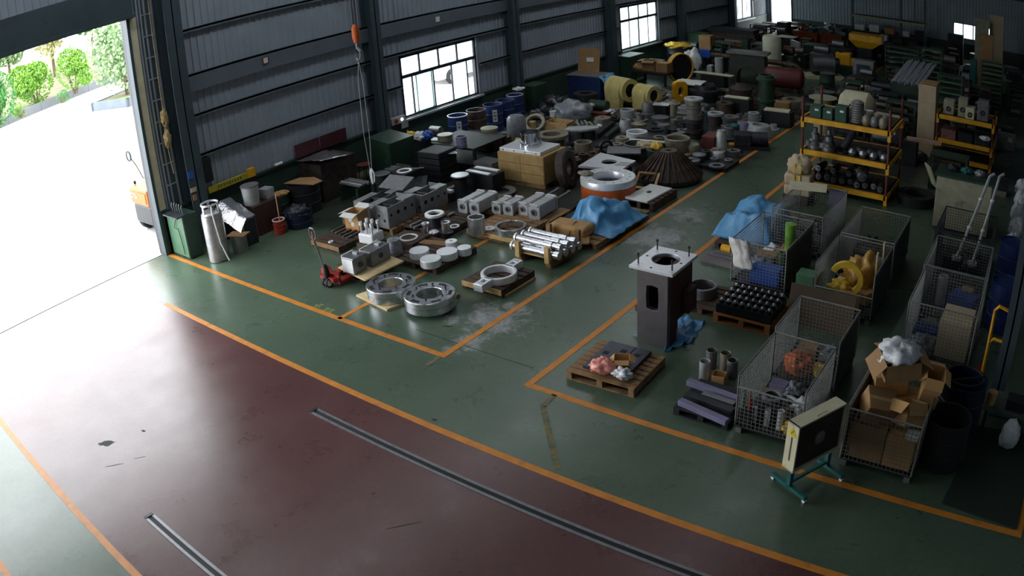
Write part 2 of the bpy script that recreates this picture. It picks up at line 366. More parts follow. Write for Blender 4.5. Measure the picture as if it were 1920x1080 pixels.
WINS = [(16.58, 19.97, 1.04, 2.93), (29.05, 32.35, 1.04, 2.93), (41.3, 44.1, 1.04, 2.93)]
y = 8.2; segs = []
for (a, b, z0, z1) in WINS:
    corr(y, a, 1.02, ZR, 'wall_sheet', wl); corr(a, b, z1, ZR, 'wall_sheet', wl); y = b
corr(y, YF, 1.02, ZR, 'wall_sheet', wl)
corr(Y0, 8.2, 6.55, ZR, 'wall_sheet', wl); corr(Y0, DY0, 0, 6.55, 'wall_sheet', wl)
MB().b2((XW-0.14, DY0, DZ), (XW+0.16, 8.2, 6.6)).obj('door_header', COLM, wl, smooth=False)
MB().b2((XW-0.16, DY0, DZ+0.02), (XW+0.3, 8.2, DZ+0.1)).obj('header_lip', COLM, wl, smooth=False)
MB().b2((XW+0.0, Y0, 1.0), (XW+0.08, DY0, 1.06)).obj('ledge', BAND, wl, smooth=False)
MB().b2((XW+0.0, 8.2, 1.0), (XW+0.1, YF, 1.06)).obj('ledge', BAND, wl, smooth=False)
for zg in (2.08, 3.07, 4.06, 5.17, 6.3, 7.4):
    for (a, b) in [(9.4, YF)] if zg > 2.95 or zg < 1.0 else [(9.4, 16.5), (20.05, 28.95), (32.45, 41.2), (44.2, YF)]:
        MB().b2((XW+0.02, a, zg-0.05), (XW+0.12, b, zg)).obj('girt', GIRT, wl, smooth=False); MB().b2((XW+0.1, a, zg-0.09), (XW+0.12, b, zg)).obj('girt_lip', GIRT, wl, smooth=False)
MB().b2((XW+0.03, 9.4, 3.62), (XW+0.14, YF, 3.98)).obj('wall_beam', GIRT, wl, smooth=False)
# door side track and post
tr = struct('trim_1', MB().b2((XW-0.25, 8.02, 0), (XW-0.1, 8.12, DZ)), FRAME)
MB().b2((XW-0.1, 8.02, 0.0), (XW+0.1, 8.10, DZ+0.1)).obj('door_track', COLM, tr, smooth=False)
MB().b2((XW-0.08, 8.12, 1.1), (XW+0.06, 8.30, DZ+0.1)).obj('jamb_face', CREAM, tr, smooth=False)
MB().b2((XW-0.08, 8.12, 0.0), (XW+0.06, 8.30, 1.1)).obj('jamb_foot', COLM, tr, smooth=False)
def hcol(name, x, y, z1, w=0.36, d=0.42, parent=None, alongx=True):
    mb = MB()
    if alongx:
        mb.b2((x, y-w/2, 0), (x+0.03, y+w/2, z1)); mb.b2((x+d-0.03, y-w/2, 0), (x+d, y+w/2, z1)); mb.b2((x, y-0.015, 0), (x+d, y+0.015, z1))
    else:
        mb.b2((x-w/2, y, 0), (x+w/2, y+0.03, z1)); mb.b2((x-w/2, y+d-0.03, 0), (x+w/2, y+d, z1)); mb.b2((x-0.015, y, 0), (x+0.015, y+d, z1))
    o = struct(name, mb, COLM); MB().b2((x-0.05, y-0.3, 0), (x+0.5, y+0.3, 0.025)).obj('base_plate', COLM, o, smooth=False); return o
for i, yy in enumerate((9.08, 15.4, 21.65, 27.85, 34.25, 40.5)): hcol('trim_%d' % (i+2), XW+0.05, yy, ZR, 0.46 if i == 0 else 0.34)
# cable ladder and conduits between door track and first column
cl = struct('trim_8', MB().b2((XW+0.02, 8.42, 1.0), (XW+0.05, 8.46, 8.8)).b2((XW+0.02, 8.74, 1.0), (XW+0.05, 8.78, 8.8)), ALU)
for k in range(14): MB().b2((XW+0.02, 8.46, 1.6+k*0.52), (XW+0.04, 8.74, 1.63+k*0.52)).obj('ladder_rung', ALU, cl, smooth=False)
MB().b2((XW-0.05, 8.3, 0), (XW+0.02, 8.95, ZR)).obj('backing_plate', COLM, cl, smooth=False)
# windows
fr = bpy.data.materials.new('frosted_glass'); fr.use_nodes = True; n_ = fr.node_tree.nodes; l_ = fr.node_tree.links
tb = n_.new('ShaderNodeBsdfTranslucent'); tb.inputs[0].default_value = (0.86, 0.93, 0.93, 1); gl_ = n_.new('ShaderNodeBsdfGlossy'); gl_.inputs['Roughness'].default_value = 0.25
nzf = n_.new('ShaderNodeTexNoise'); nzf.inputs['Scale'].default_value = 1.5; rf = n_.new('ShaderNodeValToRGB'); l_.new(nzf.outputs[0], rf.inputs[0])
rf.color_ramp.elements[0].color = (0.62, 0.74, 0.72, 1); rf.color_ramp.elements[1].color = (0.92, 0.96, 0.96, 1); l_.new(rf.outputs[0], tb.inputs[0])
ms = n_.new('ShaderNodeMixShader'); ms.inputs[0].default_value = 0.06; l_.new(tb.outputs[0], ms.inputs[1]); l_.new(gl_.outputs[0], ms.inputs[2]); l_.new(ms.outputs[0], n_['Material Output'].inputs[0])
def window(i, y0, y1, z0, z1, low):
    W = struct('window_%d' % i, MB().b2((XW-0.1, y0, z0), (XW+0.02, y0+0.07, z1)).b2((XW-0.1, y1-0.07, z0), (XW+0.02, y1, z1)).b2((XW-0.1, y0, z1-0.07), (XW+0.02, y1, z1)).b2((XW-0.1, y0, z0), (XW+0.02, y1, z0+0.07)), FRAME)
    zt = z0 + (z1-z0)*0.66; MB().b2((XW-0.09, y0, zt-0.05), (XW+0.02, y1, zt+0.05)).obj('transom', FRAME, W, smooth=False)
    MB().b2((XW-0.02, y0-0.12, z0-0.06), (XW+0.16, y1+0.12, z0)).obj('window_sill', ALU, W, smooth=False)
    MB().b2((XW+0.02, y1, z0), (XW+0.06, y1+0.06, z1)).obj('side_trim', ALU, W, smooth=False)
    n = 4; st = (y1-y0)/n
    for k in range(1, n): MB().b2((XW-0.06, y0+st*k-0.025, zt), (XW+0.0, y0+st*k+0.025, z1)).obj('mullion', FRAME, W, smooth=False)
    for k in range(n): MB().b2((XW-0.05, y0+st*k+0.03, zt+0.05), (XW-0.04, y0+st*(k+1)-0.03, z1-0.07)).obj('pane', fr, W, smooth=False)
    for (a, b, off) in low:
        p = MB().b2((XW-0.05+off, y0+(y1-y0)*a, z0+0.07), (XW-0.04+off, y0+(y1-y0)*b, zt-0.05)).obj('pane', fr, W, smooth=False)
        for q in (a, b): MB().b2((XW-0.065+off, y0+(y1-y0)*q-0.022, z0+0.05), (XW-0.02+off, y0+(y1-y0)*q+0.022, zt-0.03)).obj('sash_stile', FRAME, p, smooth=False)
window(1, *WINS[0], ((0.15, 0.42, 0), (0.2, 0.40, -0.03), (0.665, 0.875, 0)))
window(2, *WINS[1], ((0.0, 0.25, 0), (0.25, 0.5, -0.03), (0.5, 0.75, 0), (0.75, 1.0, -0.03)))
window(3, *WINS[2], ((0.0, 0.25, 0), (0.25, 0.5, -0.03), (0.5, 0.75, 0), (0.75, 1.0, -0.03)))
# far wall with an open doorway and a window strip
DXa, DXb = ony(1447, 30, YF).x, ony(1484, 30, YF).x
WXa, WXb = ony(1787, 60, YF).x, ony(1881, 70, YF).x
wf = struct('wall_back', MB().b2((DXb, YF, 0), (XR, YF+0.1, 0.9)), BAND)
WZ0, WZ1 = 1.15, ony(1787, 40, YF).z
corr(XW, DXa, 0, ZR, 'wall_sheet', wf, 'X', YF, -1); corr(DXa, DXb, 3.6, ZR, 'wall_sheet', wf, 'X', YF, -1); corr(DXb, WXa, 0.9, ZR, 'wall_sheet', wf, 'X', YF, -1)
corr(WXa, WXb, WZ1, ZR, 'wall_sheet', wf, 'X', YF, -1); corr(WXa, WXb, 0.9, WZ0, 'wall_sheet', wf, 'X', YF, -1); corr(WXb, XR, 0.9, ZR, 'wall_sheet', wf, 'X', YF, -1)
for zg in (3.9, 5.2, 6.6): MB().b2((XW, YF-0.12, zg), (XR, YF-0.03, zg+0.12)).obj('girt', COLM, wf, smooth=False)
W4 = struct('window_4', MB().b2((WXa, YF-0.04, WZ0), (WXa+0.06, YF+0.06, WZ1)).b2((WXb-0.06, YF-0.04, WZ0), (WXb, YF+0.06, WZ1)).b2((WXa, YF-0.04, WZ1-0.06), (WXb, YF+0.06, WZ1)).b2((WXa, YF-0.04, WZ0), (WXb, YF+0.06, WZ0+0.06)), FRAME)
for k in range(1, 5):
    xx = WXa+(WXb-WXa)*k/5; MB().b2((xx-0.03, YF-0.03, WZ0), (xx+0.03, YF+0.05, WZ1)).obj('mullion', FRAME, W4, smooth=False)
for k in range(5): MB().b2((WXa+(WXb-WXa)*k/5+0.03, YF, WZ0), (WXa+(WXb-WXa)*(k+1)/5-0.03, YF+0.01, WZ1)).obj('pane', fr, W4, smooth=False)
D2 = struct('door_2', MB().b2((DXa-0.08, YF-0.06, 0), (DXa, YF+0.12, 3.68)).b2((DXb, YF-0.06, 0), (DXb+0.08, YF+0.12, 3.68)).b2((DXa, YF-0.06, 3.6), (DXb, YF+0.12, 3.68)), FRAME)
MB().b2((DXa, YF+0.02, 2.55), (DXb, YF+0.05, 2.62)).obj('transom', FRAME, D2, smooth=False)
struct('wall_right', MB().b2((XR, Y0, 0), (XR+0.15, YF, ZR)), SHEET); struct('wall_front', MB().b2((XW, Y0-0.15, 0), (XR, Y0, ZR)), SHEET)
rf_ = None; xe = XW-0.3
for (xc, ww) in ADDED_SKYL + [(XR+0.2, 0.0)]:
    o = struct('ceiling', MB().b2((xe, Y0-0.2, ZR), (xc-ww/2, YF+0.2, ZR+0.12)), SHEET); xe = xc+ww/2; rf_ = rf_ or o
struct('ceiling', MB().b2((XW-0.3, Y0-0.2, ZR), (XR+0.2, -6.0, ZR+0.1)), SHEET)
struct('ceiling', MB().b2((XW-0.3, 31.0, ZR), (XR+0.2, YF+0.2, ZR+0.1)), SHEET)  # closes the added roof openings here, so the far end stays darker
for k, yy in enumerate((-3.5, 2.8, 9.08, 15.4, 21.65, 27.85, 34.25, 40.5)): MB().b2((XW, yy-0.12, ZR-0.55), (XR, yy+0.12, ZR-0.0)).obj('roof_beam', COLM, rf_, smooth=False)

# ---------------------------------------------------------------- outside the door: yard, kerb, shrubs
YARD = mat('pale_concrete_yard', (206, 206, 202), 0.85, 0, 0.06, 0.4, 0.02, (188, 188, 184), 0.2)
struct('ground', MB().b2((-110, -40, -0.25), (XW-0.12, 110, -0.02)), YARD); struct('ground', MB().b2((XW-0.12, YF+0.1, -0.25), (40, 110, -0.02)), YARD)
KERB = mat('grey_kerb_concrete', (92, 95, 98), 0.85, 0, 0.1, 1, 0.05)
SOIL = mat('planting_soil', (92, 84, 62), 0.95, 0, 0.2, 1, 0.2, (96, 120, 60), 0.4)
ka, kb = g(0, 240), g(205, 156); kd = (kb-ka).normalized(); kang = atan2(kd.y, kd.x)
kl = thing('kerb', 'long low grey concrete kerb in front of the outdoor shrub bed', 'kerb', ((ka+kb)/2).to_tuple(), kang)
for k in range(-12, 13): MB().b2((k*1.5+0.01, -0.15, -0.05), (k*1.5+1.49, 0.2, 0.55)).obj('kerb_stone', KERB, kl, smooth=False)
bedn = Vector((-kd.y, kd.x, 0)); mb = MB(); q0 = ka-kd*12+bedn*0.2; q1 = kb+kd*22+bedn*0.2
mb.prism([(q0.x, q0.y), (q1.x, q1.y), ((q1+bedn*45).x, (q1+bedn*45).y), ((q0+bedn*45).x, (q0+bedn*45).y)][::1], -0.1, 0.42)
o = mb.obj('planting_bed', SOIL, smooth=False); o['kind'] = 'structure'
def leafm(n, c1, c2): return mat(n, c1, 0.6, 0, 0.3, 3, 0, c2, 0.4)
LEAF1 = leafm('yellow_green_leaf', (106, 150, 48), (70, 116, 36)); LEAF2 = leafm('mid_green_leaf', (70, 128, 60), (44, 92, 44)); LEAF3 = leafm('grey_green_leaf', (124, 150, 104), (88, 118, 76)); LEAF4 = leafm('pinkish_leaf', (178, 170, 120), (128, 150, 92))
BARK = mat('grey_bark', (88, 76, 62), 0.9, 0, 0.25, 6, 0.3)
def foliage(rx, ry, rz, n, size, seed, lumps=7, zc=0.0, hollow=0.72):
    R = random.Random(seed); vs = []; fs = []; cs = [(0, 0, 0, 1.0)] + [(R.uniform(-.6, .6), R.uniform(-.6, .6), R.uniform(-.5, .6), R.uniform(.45, .65)) for _ in range(lumps)]
    for i in range(n):
        c = cs[R.randrange(len(cs))]; a = R.uniform(0, 2*pi); u = R.uniform(-1, 1); q = sqrt(1-u*u); rr = c[3]*R.uniform(hollow, 1)
        x, yv, z = (c[0]+q*cos(a)*rr)*rx, (c[1]+q*sin(a)*rr)*ry, (c[2]+u*rr)*rz + zc
        s = size*R.uniform(.6, 1.3); d1 = Vector((R.gauss(0, 1), R.gauss(0, 1), R.gauss(0, 1))).normalized()*s; d2 = d1.orthogonal().normalized()*s*0.6
        p = Vector((x, yv, z)); k = len(vs); vs += [p-d1, p-d2, p+d1, p+d2]; fs.append((k, k+1, k+2, k+3))
    mb = MB(); mb.v = [tuple(v) for v in vs]; mb.f = fs; return mb
def shrub(px, py, dia_px, label, lm, seed, zlift=0.9, tall=1.0, n=2600, base=0.42, group=None):
    p = g(px, py, base); r = msz(px, py, base, dia_px)/2; t = thing('round_shrub', label, 'shrub', p.to_tuple(), group=group)
    foliage(r, r, r*tall, int(n*1.7), r*0.07, seed, 4, r*tall*zlift, 0.86).obj('foliage', lm, t, smooth=False)['kind'] = 'stuff'
    mb = MB()
    for k in range(4): mb.tube([(0.1*cos(k*1.7), 0.1*sin(k*1.7), -0.05), (0.25*cos(k*1.7), 0.25*sin(k*1.7), r*0.35), (0.45*r*cos(k*1.7), 0.45*r*sin(k*1.7), r*zlift)], [0.09, 0.07, 0.03], 6)
    mb.obj('stem', BARK, t); return t
shrub(70, 194, 60, 'round clipped yellow-green shrub on forked stems behind the kerb', LEAF1, 1, 1.0)
shrub(142, 174, 52, 'tall dome-shaped bright green shrub behind the kerb', LEAF1, 2, 1.15, 1.25)
shrub(-2, 238, 66, 'dense mid-green shrub at the near end of the kerb', LEAF2, 3, 1.0, 1.15)
shrub(40, 218, 22, 'small low yellow-green shrub between two clipped shrubs', LEAF1, 4, .7, 1, 800)
shrub(118, 190, 20, 'little dark green shrub under the dome-shaped shrub', LEAF2, 5, .7, 1, 700)
pl = g(240, 190); pt = thing('tree_planter', 'low square grey concrete planter under the loose tree', 'planter', pl.to_tuple(), 0.35)
for s_ in (0, 1, 2, 3): MB().box((1.5*cos(s_*pi/2), 1.5*sin(s_*pi/2), 0.22), (0.2 if s_ % 2 == 0 else 3.2, 3.2 if s_ % 2 == 0 else 0.2, 0.5)).obj('planter_wall', mat('slate_planter', (96, 104, 112), 0.8, 0, 0.1, 2), pt, smooth=False)
MB().b2((-1.42, -1.42, -0.02), (1.42, 1.42, 0.4)).obj('planter_soil', SOIL, pt, smooth=False)
tt = thing('loose_tree', 'loose airy olive-green tree standing in the square planter', 'tree', (pl.x, pl.y, 0.38))
mb = MB().tube([(0, 0, -0.05), (0.1, 0.1, 0.6), (-0.15, 0.1, 1.3), (0.1, 0.3, 2.2)], [0.14, 0.1, 0.08, 0.04]).tube([(0, 0, 0), (0.4, -0.2, 0.8), (0.7, -0.3, 1.8)], [0.1, 0.08, 0.04]); mb.obj('trunk', BARK, tt)
foliage(2.1, 2.1, 2.6, 2600, 0.14, 9, 9, 2.6, 0.3).obj('foliage', LEAF3, tt, smooth=False)['kind'] = 'stuff'
# taller trees and a pale wall beyond the bed
for k, (px_, dx_, hh, lm) in enumerate(((30, 9, 3.0, LEAF4), (95, 12, 4.0, LEAF3), (150, 11, 4.6, LEAF4), (215, 13, 5.6, LEAF2), (255, 10, 5.4, LEAF3))):
    p = g(px_, 150) + bedn*dx_*0.5 + kd*(k*2.2-3.0); p.z = 0.38
    t = thing('garden_tree', ('leafy %s tree over the clipped shrubs, %s' % (('olive', 'grey-green', 'pale yellowish', 'deep green', 'soft grey', 'dark green')[k], ('beside the white wall', 'behind the round shrub', 'behind the dome shrub', 'between dome shrub and planter', 'behind the planter', 'past the planter')[k])), 'tree', p.to_tuple())
    MB().tube([(0, 0, -0.1), (0.1, 0, hh*0.5), (0, 0.2, hh)], [0.18, 0.13, 0.06]).tube([(0.1, 0, hh*0.4), (0.8, 0.5, hh*0.8), (1.2, 0.8, hh*1.1)], [0.1, 0.07, 0.03]).obj('trunk', BARK, t)
    foliage(2.3, 2.3, hh*0.55, 3000, 0.22, 20+k, 9, hh*1.0, 0.35).obj('foliage', lm, t, smooth=False)['kind'] = 'stuff'
p0 = g(60, 150) + bedn*21; bw = thing('garden_wall', 'white boundary wall with a green sign frame beyond the shrubs', 'wall', (p0.x, p0.y, 0.38), kang)
MB().b2((-14, 0, -0.1), (20, 0.25, 3.6)).obj('wall_face', WHITEP, bw, smooth=False)
for (a, b, z0, z1) in ((-4.5, -4.1, 1.5, 5.0), (1.6, 2.0, 1.5, 5.0), (-4.5, 2.0, 4.6, 5.0)): MB().b2((a, -0.3, z0), (b, -0.05, z1)).obj('sign_frame', mat('sea_green_frame', (60, 170, 128), 0.5), bw, smooth=False)
MB().b2((-4.1, -0.2, 2.0), (1.6, -0.08, 4.6)).obj('sign_panel', WHITEP, bw, smooth=False)
# ================================================================ BUILDERS FOR THINGS
def shared(proto, parent, loc, rz=0.0):
    o = proto.copy(); COL.objects.link(o); o.parent = parent; o.location = loc; o.rotation_euler = (0, 0, rz); return o
def pallet(label, cx, cy, L=1.15, W=1.1, rz=0.0, m=None, h=0.14, n=7, group=None, edge=None):
    """deck boards run along x; stringers along y"""
    m = m or WOOD; t = thing('wooden_pallet', label, 'pallet', (cx, cy, 0), rz, group); bw = W/n*0.8; fb = None
    for k in range(n):
        y = -W/2 + bw/2 + k*(W-bw)/(n-1)
        if fb is None: fb = MB().box((0, 0, 0), (L, bw, 0.02)).obj('deck_board', m, t, (0, y, h-0.01), smooth=False)
        else: shared(fb, t, (0, y, h-0.01))
    fs = None
    for x in (-L/2+0.05, 0, L/2-0.05):
        if fs is None: fs = MB().box((0, 0, 0), (0.09, W, h-0.04)).obj('stringer', m, t, (x, 0, h/2), smooth=False)
        else: shared(fs, t, (x, 0, h/2))
    fb2 = None
    for y in (-W/2+0.05, 0, W/2-0.05):
        if fb2 is None: fb2 = MB().box((0, 0, 0), (L, 0.1, 0.02)).obj('bottom_board', m, t, (0, y, 0.01), smooth=False)
        else: shared(fb2, t, (0, y, 0.01))
    if edge: MB().box((0, -W/2-0.008, h-0.05), (L, 0.018, 0.1)).obj('edge_board', edge, t, smooth=False)
    return t
def ringmesh(ro, ri, h, n=40, ch=0.008):
    ch = min(ch, (ro-ri)*0.3, h*0.3)
    return MB().lathe([(ri, ch), (ri+ch, 0), (ro-ch, 0), (ro, ch), (ro, h-ch), (ro-ch, h), (ri+ch, h), (ri, h-ch)], n)
def discmesh(r, h, n=36, ch=0.006):
    ch = min(ch, h*0.3); return MB().lathe([(0.0001, 0), (r-ch, 0), (r, ch), (r, h-ch), (r-ch, h), (0.0001, h)], n, close=False)
def topat(px, py, z0, h): return g(px, py, z0+h)
def ring(label, px, py, w, fi, h, m=None, z0=0.0, name='steel_ring', cat='ring', group=None, bolts=0, tilt=None, n=40):
    """ring lying flat: px,py = centre of its top face, w = its width in pixels, fi = bore / outside"""
    p = topat(px, py, z0, h); ro = msz(px, py, z0+h, w)/2; m = m or STEEL
    if not bolts:
        o = tag(ringmesh(ro, ro*fi, h, n).obj(name, m, None, (p.x, p.y, z0)), label, cat, group); o.rotation_euler = (0, 0, random.uniform(0, 3)); return o
    t = thing(name, label, cat, (p.x, p.y, z0), random.uniform(0, 1), group); ringmesh(ro, ro*fi, h, n).obj('ring_body', m, t)
    pr = None; rb = ro*(1+fi)/2
    for k in range(bolts):
        a = 2*pi*k/bolts; q = (rb*cos(a), rb*sin(a), h-0.004)
        if pr is None: pr = MB().cyl((0, 0, 0), (0, 0, 0.006), max(0.008, (ro-ro*fi)*0.09), n=8).obj('bolt_hole', DARKHOLE, t, q)
        else: shared(pr, t, q)
    return t
def disc(label, px, py, w, h, m=None, z0=0.0, name='steel_disc', cat='disc', group=None):
    p = topat(px, py, z0, h); r = msz(px, py, z0+h, w)/2
    return tag(discmesh(r, h).obj(name, m or STEELW, None, (p.x, p.y, z0)), label, cat, group)
def turned(label, px, py, w, prof, m=None, z0=0.0, name='turned_part', cat='machine part', group=None, n=32, hm=None):
    """lathe part: profile as (radius fraction, height in metres), px,py = centre of its top"""
    h = max(z for r, z in prof); p = topat(px, py, z0, h); r0 = msz(px, py, z0+h, w)/2
    mx = max(r for r, z in prof)
    return tag(MB().lathe([(max(r/mx*r0, 0.0001), z) for r, z in prof], n, close=prof[0][0] > 0.01 and prof[-1][0] > 0.01).obj(name, m or CAST, None, (p.x, p.y, z0)), label, cat, group)
def boxt(label, x0, x1, y0, y1, z0, z1, m, name, cat, rz=0.0, bev=0.01, group=None):
    return tag(MB().box((0, 0, (z1-z0)/2), (x1-x0, y1-y0, z1-z0)).obj(name, m, None, ((x0+x1)/2, (y0+y1)/2, z0), rz, False, bev), label, cat, group)
def blobmesh(rx, ry, rz_, seed=0, amp=0.25, fr=1.6, n=20, flat=True):
    n = max(n, 34); vs = []; fs = []; m = n//2
    for j in range(m+1):
        th = pi*j/m
        for i in range(n):
            a = 2*pi*i/n; d = Vector((sin(th)*cos(a), sin(th)*sin(a), cos(th)))
            k = 1 + amp*noise.noise(d*fr + Vector((seed*7.3, seed*3.1, 0))) + amp*0.45*noise.noise(d*fr*2.7 + Vector((0, seed*5.7, 3))) + amp*0.3*(0.5-abs(noise.noise(d*fr*5 + Vector((seed, 1, 3)))))
            p = Vector((d.x*rx*k, d.y*ry*k, d.z*rz_*k))
            if flat: p.z = max(p.z, -rz_*0.55) + rz_*0.55
            vs.append(p)
    for j in range(m):
        for i in range(n): fs.append((j*n+i, (j+1)*n+i, (j+1)*n+(i+1) % n, j*n+(i+1) % n))
    mb = MB(); mb.v = [tuple(v) for v in vs]; mb.f = fs; mb.soft = True; return mb
def blob(label, px, py, z0, w, hfrac, m, name, cat, seed=1, amp=0.35, fr=2.0, asp=1.0, rz=0.0, group=None, n=22):
    p = g(px, py, z0); r = msz(px, py, z0, w)/2
    o = tag(blobmesh(r, r*asp, r*hfrac*0.65, seed, amp, fr, n).obj(name, m, None, (p.x, p.y, z0), rz), label, cat, group); o.data.polygons.foreach_set('use_smooth', [True]*len(o.data.polygons)); return o
def sheetmesh(nx, ny, fn):
    vs = [fn(i/(nx-1), j/(ny-1)) for j in range(ny) for i in range(nx)]
    fs = [(j*nx+i, j*nx+i+1, (j+1)*nx+i+1, (j+1)*nx+i) for j in range(ny-1) for i in range(nx-1)]
    mb = MB(); mb.v = [tuple(v) for v in vs]; mb.f = fs; return mb
def cloth(label, fn, m, name, cat, nx=26, ny=26, thick=0.004, group=None, parent=None):
    o = sheetmesh(nx, ny, fn).obj(name, m, parent); so = o.modifiers.new('thickness', 'SOLIDIFY'); so.thickness = thick
    return tag(o, label, cat, group) if label else o
def carton(label, x, y, z, sx, sy, sz, rz=0.0, m=None, inner=None, flaps=(1, 1, 1, 1), rot=None, open_=True, group=None, name='carton', fl=0.45, fa=None, full=0.0):
    """corrugated box of four walls, a floor and up to four opened flaps"""
    m = m or CARTON; t = thing(name, label, 'carton', (x, y, z), rz, group, rot); w_ = 0.006
    MB().b2((-sx/2, -sy/2, 0), (sx/2, sy/2, w_)).obj('floor_panel', inner or m, t, smooth=False)
    for s in (-1, 1):
        MB().b2((s*sx/2-w_/2, -sy/2, 0), (s*sx/2+w_/2, sy/2, sz)).obj('side_panel', m, t, smooth=False)
        MB().b2((-sx/2, s*sy/2-w_/2, 0), (sx/2, s*sy/2+w_/2, sz)).obj('end_panel', m, t, smooth=False)
    if not open_:
        MB().b2((-sx/2, -sy/2, sz-0.002), (sx/2, sy/2, sz+w_)).obj('lid', m, t, smooth=False)
        MB().b2((-sx/2, -0.025, sz+w_), (sx/2, 0.025, sz+w_+0.001)).obj('tape', mat('packing_tape', (190, 160, 110), 0.3), t, smooth=False)
    else:
        fa = fa or (0.5, 0.6, 0.4, 0.7); fi = 0
        for (on, dx, dy) in zip(flaps, (1, -1, 0, 0), (0, 0, 1, -1)):
            a = fa[fi]; fi += 1
            if not on: continue
            ln = (sy if dx == 0 else sx)*fl; wd = sx if dx == 0 else sy
            M = Matrix.Translation((dx*sx/2, dy*sy/2, sz)) @ Matrix.Rotation(atan2(dy, dx), 4, 'Z') @ Matrix.Rotation(a, 4, 'Y')
            MB().b2((0, -wd/2, -w_/2), (ln, wd/2, w_/2)).xf(M).obj('flap', inner or m, t, smooth=False)
    return t
def drum(label, x, y, r, h, m, z=0.0, name='steel_drum', cat='drum', open_=True, group=None, rim=None, lab=None):
    t = thing(name, label, cat, (x, y, z), 0, group); a = 0.012
    prof = [(0.001, 0.01), (r-0.01, 0.0), (r, 0.01), (r, h*0.32), (r+a, h*0.335), (r, h*0.35), (r, h*0.65), (r+a, h*0.665), (r, h*0.68), (r, h-0.012)]
    prof += [(r-0.012, h-0.012), (r-0.014, h*0.55 if open_ else h-0.03), (0.001, h*0.5 if open_ else h-0.03)]
    MB().lathe(prof, 32, close=False).obj('drum_shell', m, t); MB().lathe([(r-0.012, h-0.014), (r+0.006, h-0.014), (r+0.006, h+0.006), (r-0.012, h+0.006)], 32).obj('rim', rim or m, t)
    if lab:
        pl_ = MB(); n = 7; a0 = lab
        for i in range(n):
            aa = a0-0.25+0.5*i/(n-1); pl_.v += [((r+0.004)*cos(aa), (r+0.004)*sin(aa), h*0.4), ((r+0.004)*cos(aa), (r+0.004)*sin(aa), h*0.85)]
        pl_.f = [(2*i, 2*i+2, 2*i+3, 2*i+1) for i in range(n-1)]; lo = pl_.obj('paper_label', WHITEP, t)
        mb = MB()
        for k in range(3):
            z_ = h*(0.5+0.12*k)
            for i in range(2, 5):
                aa = a0-0.25+0.5*i/(n-1); mb.box(((r+0.006)*cos(aa), (r+0.006)*sin(aa), z_), (0.003, r*0.06, h*0.05), aa)
        mb.obj('label_print', INK, lo, smooth=False)['kind'] = 'stuff'
    return t
def bar(label, p0, p1, w, h, m, name, cat, group=None, z0=0.0):
    """rectangular bar between two ground points"""
    p0 = Vector(p0); p1 = Vector(p1); d = p1-p0
    return tag(MB().box((0, 0, h/2), (hypot(d.x, d.y), w, h)).obj(name, m, None, ((p0.x+p1.x)/2, (p0.y+p1.y)/2, z0), atan2(d.y, d.x), False, 0.004), label, cat, group)
# ================================================================ LEFT BAY, NEAR PALLETS
# --- two large slotted rings on the floor
def slotted(label, px, py, w, h, z0, rz):
    p = topat(px, py, z0, h); ro = msz(px, py, z0+h, w)/2; ri = ro*0.5
    t = thing('slotted_flange', label, 'flange ring', (p.x, p.y, z0), rz); ringmesh(ro, ri, h, 56, 0.012).obj('ring_body', STEEL, t)
    MB().lathe([(ro*0.99, h*0.5), (ro*1.003, h*0.5), (ro*1.003, h*0.52), (ro*0.99, h*0.52)], 56).obj('groove_band', STEELD, t)
    for k in range(6):
        a = k*pi/3; n = 9; outer = [(ro*0.88*cos(a-0.24+0.48*i/n), ro*0.88*sin(a-0.24+0.48*i/n)) for i in range(n+1)]; inner = [(ro*0.74*cos(a-0.24+0.48*i/n), ro*0.74*sin(a-0.24+0.48*i/n)) for i in range(n+1)][::-1]
        MB().prism(outer+inner, h-0.01, h+0.002).obj('slot', DARKHOLE, t, smooth=False)
        for s in (0.0,):
            b = a + pi/6 + s; q = (ro*0.66*cos(b), ro*0.66*sin(b))
            MB().cyl((*q, h-0.01), (*q, h+0.035), 0.014, n=8).lathe([(0.012, 0), (0.022, 0), (0.022, 0.008), (0.012, 0.008)], 8, (*q, h+0.03)).obj('eye_bolt', STEELD, t)
    return t
pw = g(712, 566); ply = [g(668, 556), g(726, 584), g(768, 566), g(716, 540)]
o = tag(MB().prism([((q-pw).x, (q-pw).y) for q in ply], 0, 0.04).obj('plywood_sheet', PLY, None, (pw.x, pw.y, 0), 0, False), 'thin pale plywood sheet on the floor under a slotted steel ring', 'plywood')
slotted('heavy slotted steel ring with eye bolts resting on a plywood sheet', 732, 530, 93, 0.24, 0.04, 0.1)
pr = g(806, 560)
for k, (dx, dy, rr_) in enumerate(((-0.22, -0.3, 0.1), (0.3, 0.12, 1.2), (-0.1, 0.33, 0.2))):
    tag(MB().box((0, 0, 0.03), (0.5, 0.12, 0.06)).obj('timber_block', WOOD if k else WOODL, None, (pr.x+dx, pr.y+dy, 0), rr_, False, 0.005), ('pale timber block under the raised slotted ring', 'brown timber block under the raised slotted ring, on its aisle side', 'brown timber block under the raised slotted ring, on its pallet side')[k], 'timber', 'timber blocks under the slotted ring')
slotted('heavy slotted steel ring with eye bolts raised on timber blocks', 805, 549, 98, 0.24, 0.06, 0.55)

